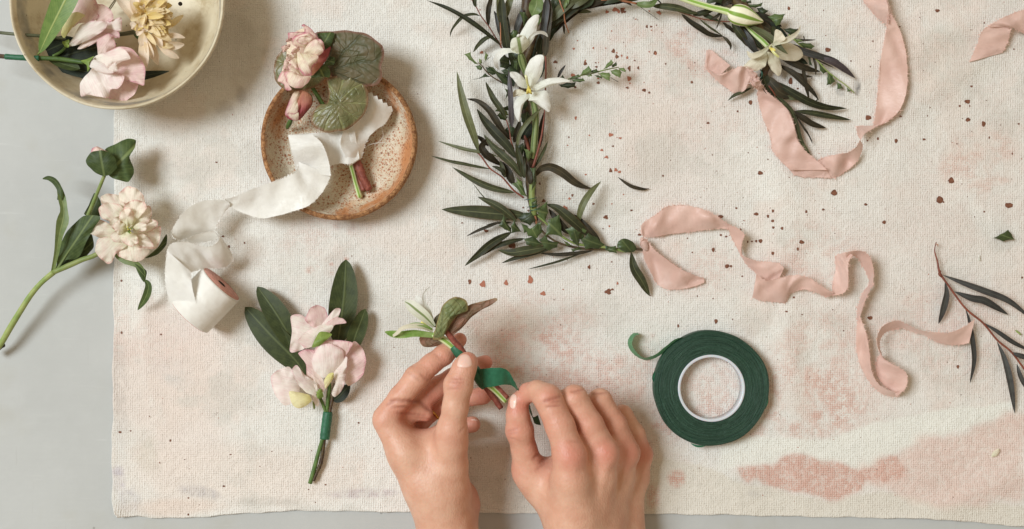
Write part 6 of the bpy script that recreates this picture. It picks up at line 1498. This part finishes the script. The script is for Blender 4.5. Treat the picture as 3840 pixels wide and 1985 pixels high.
# ================================================================== HANDS (one person)
def rc(P, a, b, ra, rb):
    a = np.asarray(a); b = np.asarray(b)
    ab = b - a; t_ = np.clip(((P - a) @ ab) / (ab @ ab), 0, 1).astype(np.float32)
    d = P - a - t_[:, None] * ab
    return np.sqrt((d * d).sum(1)) - (ra + (rb - ra) * t_)
def smin(a, b, k):
    h_ = np.clip(.5 + .5 * (b - a) / k, 0, 1)
    return b * (1 - h_) + a * h_ - k * h_ * (1 - h_)
def surfnets(Fv, org, hs):
    nx_, ny_, nz_ = Fv.shape
    ins = Fv < 0
    cc = np.zeros((nx_ - 1, ny_ - 1, nz_ - 1), np.int8)
    for a in (0, 1):
        for b_ in (0, 1):
            for c_ in (0, 1):
                cc += ins[a:nx_ - 1 + a, b_:ny_ - 1 + b_, c_:nz_ - 1 + c_]
    act = np.argwhere((cc > 0) & (cc < 8))
    ids = -np.ones(cc.shape, np.int64); ids[tuple(act.T)] = np.arange(len(act))
    acc = np.zeros((len(act), 3)); cnt = np.zeros(len(act))
    for ax in range(3):
        for a in (0, 1):
            for b_ in (0, 1):
                o0 = np.insert([a, b_], ax, 0); o1 = np.insert([a, b_], ax, 1)
                f0 = Fv[tuple((act + o0).T)]; f1 = Fv[tuple((act + o1).T)]
                m = (f0 < 0) != (f1 < 0)
                tt = np.where(m, f0 / np.where(f0 - f1 == 0, 1, f0 - f1), 0)
                p = act + o0 + tt[:, None] * (o1 - o0)
                acc[m] += p[m]; cnt[m] += 1
    V_ = org + hs * acc / cnt[:, None]
    fs = []
    for ax in range(3):
        d = np.eye(3, dtype=int)
        i0 = [slice(0, s) for s in ins.shape]; i1 = [slice(0, s) for s in ins.shape]
        i0[ax] = slice(0, ins.shape[ax] - 1); i1[ax] = slice(1, ins.shape[ax])
        e = np.argwhere(ins[tuple(i0)] != ins[tuple(i1)])
        u_, w_ = (ax + 1) % 3, (ax + 2) % 3
        e = e[(e[:, u_] > 0) & (e[:, w_] > 0) & (e[:, u_] < cc.shape[u_]) & (e[:, w_] < cc.shape[w_])]
        q = np.stack([ids[tuple((e - d[u_] - d[w_]).T)], ids[tuple((e - d[w_]).T)], ids[tuple(e.T)], ids[tuple((e - d[u_]).T)]], 1)
        fl = ~ins[tuple(e.T)]
        q[fl] = q[fl][:, ::-1]
        fs.append(q)
    return V_, np.vstack(fs)


class Hand:
    def __init__(s): s.steps = []; s.groove = []; s.red = []; s.dk = []
    @staticmethod
    def pt(Z, x, y, z): 
        p = Z.p(x, y); return W((p[0], p[1], z))
    @staticmethod
    def rad(Z, r, z): return r / Z.k * S * (H - z * .001)
    def chain(s, Z, js, k, kin=None):
        """js: (x, y, z, r); k: blend with what is there; kin: blend inside the chain (mm)"""
        s.steps.append(([(s.pt(Z, *j[:3]), s.rad(Z, j[3], j[2])) for j in js], k * .001, (kin or 2.5) * .001))
    def sdf(s, P):
        P = P.astype(np.float32); tot = None
        for js, k, kin in s.steps:
            f = None
            for (a, ra), (b_, rb_) in zip(js[:-1], js[1:]):
                d = rc(P, a.astype(np.float32), b_.astype(np.float32), ra, rb_)
                f = d if f is None else smin(f, d, kin)
            tot = f if tot is None else smin(tot, f, k)
        for a, b_, w_, dep in s.groove:
            d = rc(P, a.astype(np.float32), b_.astype(np.float32), 0, 0)
            tot = tot + dep * np.exp(-(d / w_) ** 2)
        return tot
    def crease(s, Z, p, q, w_=1.0, dep=.5, n=7, bend=0.0):
        """a skin fold: a line drawn on the surface as it is so far, seen from above"""
        a = np.array(Z.p(p[0], p[1])); b = np.array(Z.p(q[0], q[1]))
        tt = np.linspace(0, 1, n)[:, None]
        nr_ = np.array([-(b - a)[1], (b - a)[0]])
        px_ = a + (b - a) * tt + nr_ * bend * np.sin(np.pi * tt)
        zz = np.full(n, 108.0)
        g, s.groove = s.groove, []
        for _ in range(70):
            zz = zz - np.clip(s.sdf(W(np.c_[px_, zz])) * 1000, -1, 3) * .7
        s.groove = g
        P_ = W(np.c_[px_, zz])
        for i in range(n - 1):
            f = .45 + .55 * math.sin(math.pi * (i + .5) / (n - 1))
            s.groove.append((P_[i], P_[i + 1], w_ * .001, dep * f * .001))
    def build(s, name, parent, lo_, hi_, hs=.00115):
        lo_ = np.asarray(lo_); hi_ = np.asarray(hi_)
        n = np.ceil((hi_ - lo_) / hs).astype(int)
        ax = [lo_[i] + hs * np.arange(n[i]) for i in range(3)]
        Fv = np.empty(tuple(n), np.float32)
        for i in range(0, n[0], 24):
            g = np.stack(np.meshgrid(ax[0][i:i + 24], ax[1], ax[2], indexing='ij'), -1)
            Fv[i:i + 24] = s.sdf(g.reshape(-1, 3)).reshape(g.shape[:3])
        V_, F_ = surfnets(Fv, lo_, hs)
        C_ = np.zeros((len(V_), 3), np.float32)
        for c_, r_, a_ in s.red: C_[:, 0] = np.maximum(C_[:, 0], a_ * np.exp(-((V_ - c_) ** 2).sum(1) / r_ ** 2))
        for a, b_, w_, dep in s.groove:
            C_[:, 1] = np.maximum(C_[:, 1], np.minimum(.9, dep * 1500) * np.exp(-(rc(V_, a, b_, 0, 0) / (w_ * 1.1)) ** 2))
        return mesh(name, V_, F_, M['skin'], parent, col=C_)
    def blush(s, Z, x, y, z, r, a): s.red.append((s.pt(Z, x, y, z), r * .001, a))
    def nail(s, parent, Z, outline, ztop, lift=.4):
        o_ = cr([q + (0,) for q in outline], 28, closed=True)[:, :2]
        c_ = o_.mean(0)
        V_ = []
        rr = [0, .35, .6, .8, .93, 1.0]
        pts = np.vstack([c_ + (o_ - c_) * r_ for r_ in rr])
        px_ = np.array([Z.p(*q) for q in pts])
        zz = np.full(len(px_), float(ztop))
        for _ in range(60):
            d = s.sdf(W(np.c_[px_, zz])) * 1000
            zz = zz - np.clip(d, -1, 3) * .7
        lf = np.repeat([lift, lift, lift, lift * .9, lift * .4, -.25], 28)
        return mesh('fingernail', W(np.c_[px_, zz + lf]), gridfaces(len(rr), 28, True), M['nail'], parent)


person = thing('person', 'pair of bare hands binding a small boutonniere with green tape', 'person', Z10.p(900, 1700), 30)

# ---- left hand: thumb uppermost, fingers curling underneath to the right
L = Hand()
L.chain(Z10, [(650, 2900, 50, 214), (600, 2050, 46, 202), (580, 1600, 46, 200), (570, 1330, 47, 196), (545, 1130, 48, 182)], 1, 10)
L.chain(Z10, [(640, 1330, 34, 150), (700, 1150, 26, 100), (705, 1090, 24, 80)], 12, 10)
L.chain(Z10, [(500, 1090, 54, 170), (430, 1000, 56, 160), (286, 780, 60, 122), (135, 552, 60, 96)], 18, 10)      # index metacarpal
L.chain(Z10, [(500, 1060, 44, 150), (330, 800, 44, 120), (205, 600, 42, 92)], 16, 10)
L.chain(Z10, [(540, 1060, 32, 140), (400, 820, 28, 115), (290, 660, 26, 88)], 16, 10)
L.chain(Z10, [(580, 1060, 24, 120), (480, 860, 18, 105), (380, 720, 14, 80)], 14, 10)
L.chain(Z10, [(570, 1000, 56, 150), (592, 860, 62, 124), (607, 700, 70, 108), (612, 610, 74, 103)], 14, 8)      # thumb base
L.chain(Z10, [(430, 830, 50, 120), (480, 720, 50, 95), (540, 640, 54, 70)], 14, 8)                                 # web
L.chain(Z9, [(693, 1280, 74, 118), (728, 1080, 80, 104), (752, 900, 82, 117), (800, 760, 81, 95), (828, 706, 79, 86)], 6, 4)   # thumb
L.chain(Z9, [(150, 1165, 60, 106), (270, 1000, 64, 94), (405, 835, 66, 101), (530, 720, 63, 84), (630, 648, 60, 84), (700, 590, 57, 72), (762, 522, 54, 61)], 4, 3)   # index
L.chain(Z9, [(250, 1240, 42, 96), (400, 1080, 45, 84), (575, 915, 46, 86), (700, 835, 44, 74), (820, 768, 43, 74), (975, 710, 41, 62)], 2.5, 3)
L.chain(Z9, [(360, 1300, 26, 90), (470, 1160, 27, 80), (600, 1075, 28, 80), (760, 1015, 28, 72), (960, 987, 28, 74)], 2.0, 3)
L.chain(Z9, [(430, 1390, 14, 82), (620, 1290, 13, 74), (760, 1240, 14, 66), (868, 1226, 15, 68)], 1.5, 3)
L.chain(Z9, [(235, 1085, 53, 78), (350, 1100, 50, 78), (480, 1140, 47, 62)], 5)
for p, q, w_, dp in (((690, 842, 93), (790, 850, 92), .9, .35), ((680, 872, 94), (800, 880, 93), .9, .35), ((700, 905, 94), (790, 908, 93), .8, .25),
                     ((330, 790, 74), (440, 870, 74), .9, .3), ((560, 640, 70), (610, 690, 70), .8, .3), ((190, 1030, 66), (425, 1030, 66), 1.3, 1.1), ((420, 1030, 0), (520, 1110, 0), 1.3, .8), ((300, 600, 0), (330, 640, 0), .8, .3), ((660, 930, 0), (770, 925, 0), .8, .3), ((330, 700, 0), (380, 760, 0), .7, .25), ((500, 860, 0), (430, 800, 0), .9, .35), ((640, 700, 0), (600, 640, 0), .8, .3), ((800, 1250, 0), (760, 1290, 0), .9, .3),
                     ((160, 1060, 60), (260, 1015, 66), 1.1, .6), ((240, 1130, 60), (470, 1150, 62), 1.2, .5), ((200, 1080, 62), (330, 1080, 64), 1.0, .5), ((350, 1160, 62), (540, 1185, 64), 1.0, .35)):
    L.crease(Z9, p, q, w_, dp)
for a in ((120, 1170, 64, 12, .35), (280, 1080, 62, 13, .75), (620, 660, 62, 12, .5), (760, 520, 56, 11, .85), (980, 710, 42, 11, .9), (970, 985, 28, 14, .9), (880, 1225, 15, 11, .7), (840, 650, 85, 7, .7), (745, 880, 93, 8, .45), (560, 1000, 48, 15, .7), (520, 1150, 40, 16, .7), (400, 900, 70, 10, .25)):
    L.blush(Z9, *a)
for a in ((560, 700, 60, 26, .4), (330, 920, 62, 24, .3), (700, 840, 44, 26, .5), (800, 1010, 30, 26, .5), (760, 760, 82, 16, .3), (200, 1100, 62, 18, .3)):
    L.blush(Z9, *a)
L.blush(Z10, 760, 1110, 24, 14, .6); L.blush(Z10, 600, 640, 82, 16, .2)
lo_ = W((1392, 2960, 0)); hi_ = W((1905, 1215, 0))
lh = L.build('left_hand', person, (lo_[0] - .004, lo_[1], .001), (hi_[0] + .004, hi_[1], .102))
L.nail(lh, Z9, [(742, 742), (748, 695), (768, 652), (800, 640), (838, 648), (862, 690), (866, 735), (830, 752), (780, 752)], 96)
L.nail(lh, Z9, [(856, 1186), (880, 1180), (905, 1186), (914, 1196), (890, 1194), (866, 1192)], 40)
rg = thing('finger_ring', 'thin gold ring on the left hand, half hidden in the palm', 'ring', Z9.p(535, 1150), 30)
cx_, cy_ = Z9.p(548, 1112)
V_, n_ = [], 40
A0 = W((cx_, cy_, 27)); dirv = np.array([.78, .62, 0.02]); dirv /= np.linalg.norm(dirv)
e1 = np.cross(dirv, [0, 0, 1]); e1 /= np.linalg.norm(e1); e2 = np.cross(dirv, e1)
Rr = L.rad(Z9, 80, 27) + .0006
for i in range(n_):
    a = 2 * math.pi * i / n_
    for j in range(8):
        b_ = 2 * math.pi * j / 8
        r_ = Rr + .0007 * math.cos(b_)
        V_.append(A0 + e1 * r_ * math.cos(a) + e2 * r_ * math.sin(a) + dirv * .0012 * math.sin(b_))
F_ = [(i * 8 + j, i * 8 + (j + 1) % 8, ((i + 1) % n_) * 8 + (j + 1) % 8, ((i + 1) % n_) * 8 + j) for i in range(n_) for j in range(8)]
mesh('ring_band', V_, F_, M['gold'], rg)

# ---- right hand: back uppermost, pinching the tape
R_ = Hand()
R_.chain(Z10, [(1610, 2900, 58, 184), (1570, 2050, 58, 178), (1520, 1500, 61, 172), (1505, 1330, 62, 166), (1500, 1200, 64, 156)], 1, 10)
R_.chain(Z10, [(1920, 2900, 26, 170), (1880, 2050, 22, 160), (1855, 1500, 22, 154), (1850, 1330, 21, 150), (1864, 1180, 19, 132)], 26, 10)
R_.chain(Z10, [(1750, 2900, 46, 170), (1700, 2050, 46, 150), (1690, 1330, 47, 140), (1690, 1150, 46, 135)], 20, 10)
R_.chain(Z10, [(1505, 1200, 67, 150), (1480, 980, 77, 128), (1466, 800, 83, 116)], 16, 10)
R_.chain(Z10, [(1630, 1180, 55, 136), (1686, 960, 60, 108), (1722, 775, 67, 106)], 10, 10)
R_.chain(Z10, [(1745, 1180, 38, 126), (1822, 960, 37, 102), (1882, 775, 42, 96)], 10, 10)
R_.chain(Z10, [(1864, 1170, 19, 112), (1942, 960, 16, 92), (1992, 780, 18, 76)], 11, 10)
R_.chain(Z10, [(1420, 1180, 48, 150), (1260, 1010, 47, 125), (1165, 905, 50, 108)], 20, 10)
R_.chain(Z10, [(1490, 1000, 48, 130), (1380, 890, 44, 90)], 16, 8)
R_.chain(Z10, [(1180, 920, 50, 104), (1140, 760, 56, 90), (1105, 610, 62, 98), (1092, 500, 65, 80), (1088, 410, 66, 66)], 9, 4)       # thumb
R_.chain(Z10, [(1474, 790, 82, 115), (1400, 580, 82, 106), (1308, 375, 80, 102), (1235, 325, 74, 76), (1170, 335, 68, 68), (1128, 372, 62, 56)], 6, 3)   # index
R_.chain(Z10, [(1722, 770, 66, 104), (1620, 570, 70, 96), (1505, 376, 70, 94), (1430, 390, 58, 72), (1350, 420, 47, 62)], 3.0, 3)
R_.chain(Z10, [(1885, 770, 42, 96), (1795, 570, 49, 90), (1692, 396, 51, 86), (1620, 420, 42, 68), (1530, 450, 34, 60)], 2.5, 3)
R_.chain(Z10, [(1992, 780, 18, 78), (1942, 640, 26, 76), (1858, 500, 28, 70), (1780, 510, 22, 60), (1700, 530, 16, 54)], 2.5, 3)
R_.chain(Z10, [(1600, 840, 64, 80), (1588, 740, 66, 62), (1560, 660, 68, 40)], 9)
R_.chain(Z10, [(1805, 800, 50, 76), (1790, 720, 54, 56)], 9)
# knuckles and tendons
for q in ((1476, 800, 96), (1735, 780, 80), (1895, 780, 55), (1998, 790, 29)):
    R_.chain(Z10, [(q[0], q[1], q[2] - 9, 62), (q[0] + 4, q[1] + 25, q[2] - 9, 58)], 6)
for a, b_ in (((1488, 850, 94), (1530, 1200, 84)), ((1738, 850, 76), (1650, 1200, 71)), ((1895, 850, 51), (1750, 1200, 54))):
    R_.chain(Z10, [a[:2] + (a[2] - 2.0, 20), b_[:2] + (b_[2] - 3, 16)], 4)
R_.chain(Z10, [(1600, 860, 79, 15), (1575, 960, 80, 15), (1500, 1080, 84, 14), (1440, 1250, 82, 14)], 3)
R_.chain(Z10, [(1775, 950, 57, 14), (1740, 1100, 58, 15), (1660, 1280, 62, 15), (1620, 1400, 62, 14)], 3)
for p, q, w_, dp in (((1285, 400, 0), (1400, 365, 0), 1.1, .75), ((1300, 440, 0), (1395, 430, 0), .9, .5), ((1480, 330, 0), (1572, 312, 0), 1.0, .6), ((1640, 345, 0), (1735, 335, 0), 1.0, .6), ((1020, 660, 0), (1120, 690, 0), .8, .25), ((1230, 900, 0), (1290, 850, 0), .9, .3), ((1460, 690, 0), (1545, 700, 0), .8, .2), ((1300, 385, 92), (1395, 372, 90), .9, .3), ((1330, 408, 92), (1402, 398, 90), .9, .3), ((1480, 322, 84), (1560, 316, 82), .9, .3), ((1500, 340, 86), (1560, 336, 84), .8, .25), ((1650, 345, 72), (1740, 345, 70), .9, .25),
                     ((1010, 620, 70), (1090, 600, 75), 1.0, .3), ((1020, 640, 70), (1085, 628, 75), 1.0, .25), ((1200, 820, 58), (1260, 770, 62), 1.2, .4), ((1250, 850, 60), (1330, 790, 64), 1.2, .4)):
    R_.crease(Z10, p, q, w_, dp)
for a in ((1380, 560, 84, 26, .35), (1600, 560, 72, 24, .35), (1780, 560, 54, 22, .35), (1120, 560, 66, 22, .35), (1486, 790, 96, 16, .7), (1740, 770, 80, 14, .7), (1900, 770, 56, 14, .7), (2010, 780, 28, 14, .7), (1560, 620, 70, 12, .5), (1800, 650, 55, 12, .4), (1330, 370, 94, 12, .55), (1520, 330, 86, 11, .5), (1700, 360, 76, 11, .5), (1860, 490, 52, 10, .4), (1090, 420, 70, 13, .8), (1140, 330, 66, 12, .8), (1060, 610, 72, 13, .5), (1100, 910, 55, 12, .4), (1280, 830, 58, 14, .4), (1200, 700, 56, 14, .7)):
    R_.blush(Z10, *a)
lo_ = W((1885, 2960, 0)); hi_ = W((2500, 1340, 0))
rh = R_.build('right_hand', person, (lo_[0] - .006, lo_[1], .001), (hi_[0] + .004, hi_[1], .118))
R_.nail(rh, Z10, [(1036, 440), (1034, 395), (1046, 356), (1068, 345), (1084, 362), (1086, 405), (1078, 445), (1056, 456)], 86)

# ================================================================== BOUTONNIERE IN THE HAND
hb = thing('lily_boutonniere', 'white star flower boutonniere with begonia leaf held in the left hand', 'boutonniere', Z9.p(860, 740), 62, 'finished boutonnieres')
hb['group'] = 'finished boutonnieres'
tube(hb, 'stem', Z9([(540, 470, 68, 26), (640, 525, 67, 30), (740, 610, 66, 30), (850, 740, 65, 27), (960, 860, 63, 26), (1060, 945, 61, 24), (1148, 1035, 59, 22)]), M['bstem'], n=36)
tube(hb, 'stem', Z9([(650, 450, 73, 22), (715, 530, 71, 26), (780, 610, 68, 28), (880, 760, 62, 28), (960, 880, 60, 28), (1035, 985, 58, 27), (1108, 1090, 56, 24)]), M['hairy'], rough=.1, n=36)
tube(hb, 'stem', Z9([(930, 780, 62, 18), (1060, 900, 61, 20), (1164, 1005, 60, 17)]), M['hairy'], rough=.1)
tube(hb, 'tape_wrap', Z9([(715, 572, 67, 40), (752, 618, 67, 47), (830, 712, 65, 46), (905, 800, 63.5, 50), (955, 870, 62.5, 54), (985, 905, 62, 45)]), M['tape'], rough=.02, n=30)
hf = bloom(hb, 'star_flower', [
    ([(545, 350), (480, 300), (420, 240), (390, 175), (410, 150), (450, 180), (490, 240), (530, 300)], (550, 390), (64, 62), 2, .4, 'white')], Z9)
blade(hf, 'petal', Z9([(552, 410, 16), (480, 335, 44), (400, 270, 52), (345, 225, 40), (306, 203, 12)]), 0, (70, 76, 3), M['striped'], roll=.1, fold=.25, n=22)
blade(hf, 'petal', Z9([(535, 370, 12), (505, 290, 22), (468, 210, 16), (462, 150, 12), (490, 105, 8), (516, 82, 6)]), 0, (68, 76, 2), M['white'], roll=.5)
blade(hf, 'petal', Z9([(590, 490, 22), (480, 478, 26), (380, 470, 30), (280, 482, 32), (200, 472, 28), (142, 455, 6)]), 0, (68, 64, 3), M['greenpet'], roll=.35, fold=.3, n=24)
blade(hf, 'petal', Z9([(540, 450, 14), (450, 412, 22), (360, 408, 20), (290, 425, 18), (245, 465, 16), (208, 490, 10)]), 0, (72, 70, 6), M['cream'], roll=.4, fold=.35, n=24)
blade(hf, 'petal', Z9([(535, 435, 10), (450, 398, 16), (370, 392, 12), (310, 410, 4)]), 0, (74, 74, 2), M['greenpet'], roll=.5)
for i in range(6):
    tube(hf, 'stamen', Z9([(520, 420, 70, 4), (480, 395 + i * 3, 73, 6), (442 + i * 4, 372 + i * 5, 75, 7)]), M['stamen'], n=6, sides=6)
sheet(hb, 'begonia_leaf', Z9([(425, 515), (440, 490), (500, 480), (560, 495), (625, 540), (580, 572), (520, 583), (465, 580), (438, 552)]), Z9.p(630, 520), (62, 56), M['begoniab'], dome=3, ruffle=.6, n=60, freq=15)
sheet(hb, 'begonia_leaf', Z9([(640, 470), (690, 380), (740, 310), (850, 228), (960, 200), (1060, 172), (1077, 192), (1020, 235), (940, 275), (860, 335), (790, 415), (725, 472), (690, 505)]), Z9.p(650, 490), (70, 76), M['begoniab'], dome=5, ruffle=.9, crinkle=.6, n=72, freq=17)
sheet(hb, 'begonia_leaf', Z9([(540, 515), (562, 420), (590, 320), (620, 238), (665, 190), (720, 166), (770, 165), (815, 195), (835, 240), (825, 282), (755, 310), (700, 370), (660, 440), (625, 500), (585, 522)]), Z9.p(610, 510), (74, 80), M['begoniag'], dome=9, ruffle=.9, crinkle=.7, n=72, freq=17, rings=12)
sheet(hb, 'begonia_leaf', Z9([(535, 375), (560, 330), (600, 300), (610, 360), (580, 420), (545, 410)]), Z9.p(600, 420), (66, 68), M['begoniad'], dome=2)
ts = thing('tape_strip', 'loose shiny green tape strip stretched from the stems to the right hand', 'tape', Z9.p(1080, 830), 64)
ribbon(ts, 'tape_band', Z9([(905, 780), (925, 768), (990, 758), (1060, 754), (1120, 757), (1170, 785), (1210, 850), (1240, 910), (1262, 960), (1290, 1010)]), Z9([(950, 880), (958, 918), (1000, 916), (1060, 908), (1120, 896), (1165, 896), (1200, 905), (1226, 925), (1252, 965), (1280, 1020)]), M['tapestrip'],
       [64, 70, 74, 76, 76, 74, 72, 71, 71, 70], [62, 67, 70, 71, 71, 68, 65, 64, 65, 66], ripple=.15, fray=False)
ribbon(ts, 'tape_band', Z10([(1110, 330), (1135, 365), (1165, 430), (1185, 490), (1205, 515), (1240, 500)]), Z10([(1120, 330), (1150, 365), (1180, 430), (1200, 500), (1215, 560), (1262, 575)]), M['tape'], [70, 66, 58, 52, 50, 50], [66, 60, 52, 48, 46, 44], ripple=.1, fray=False)
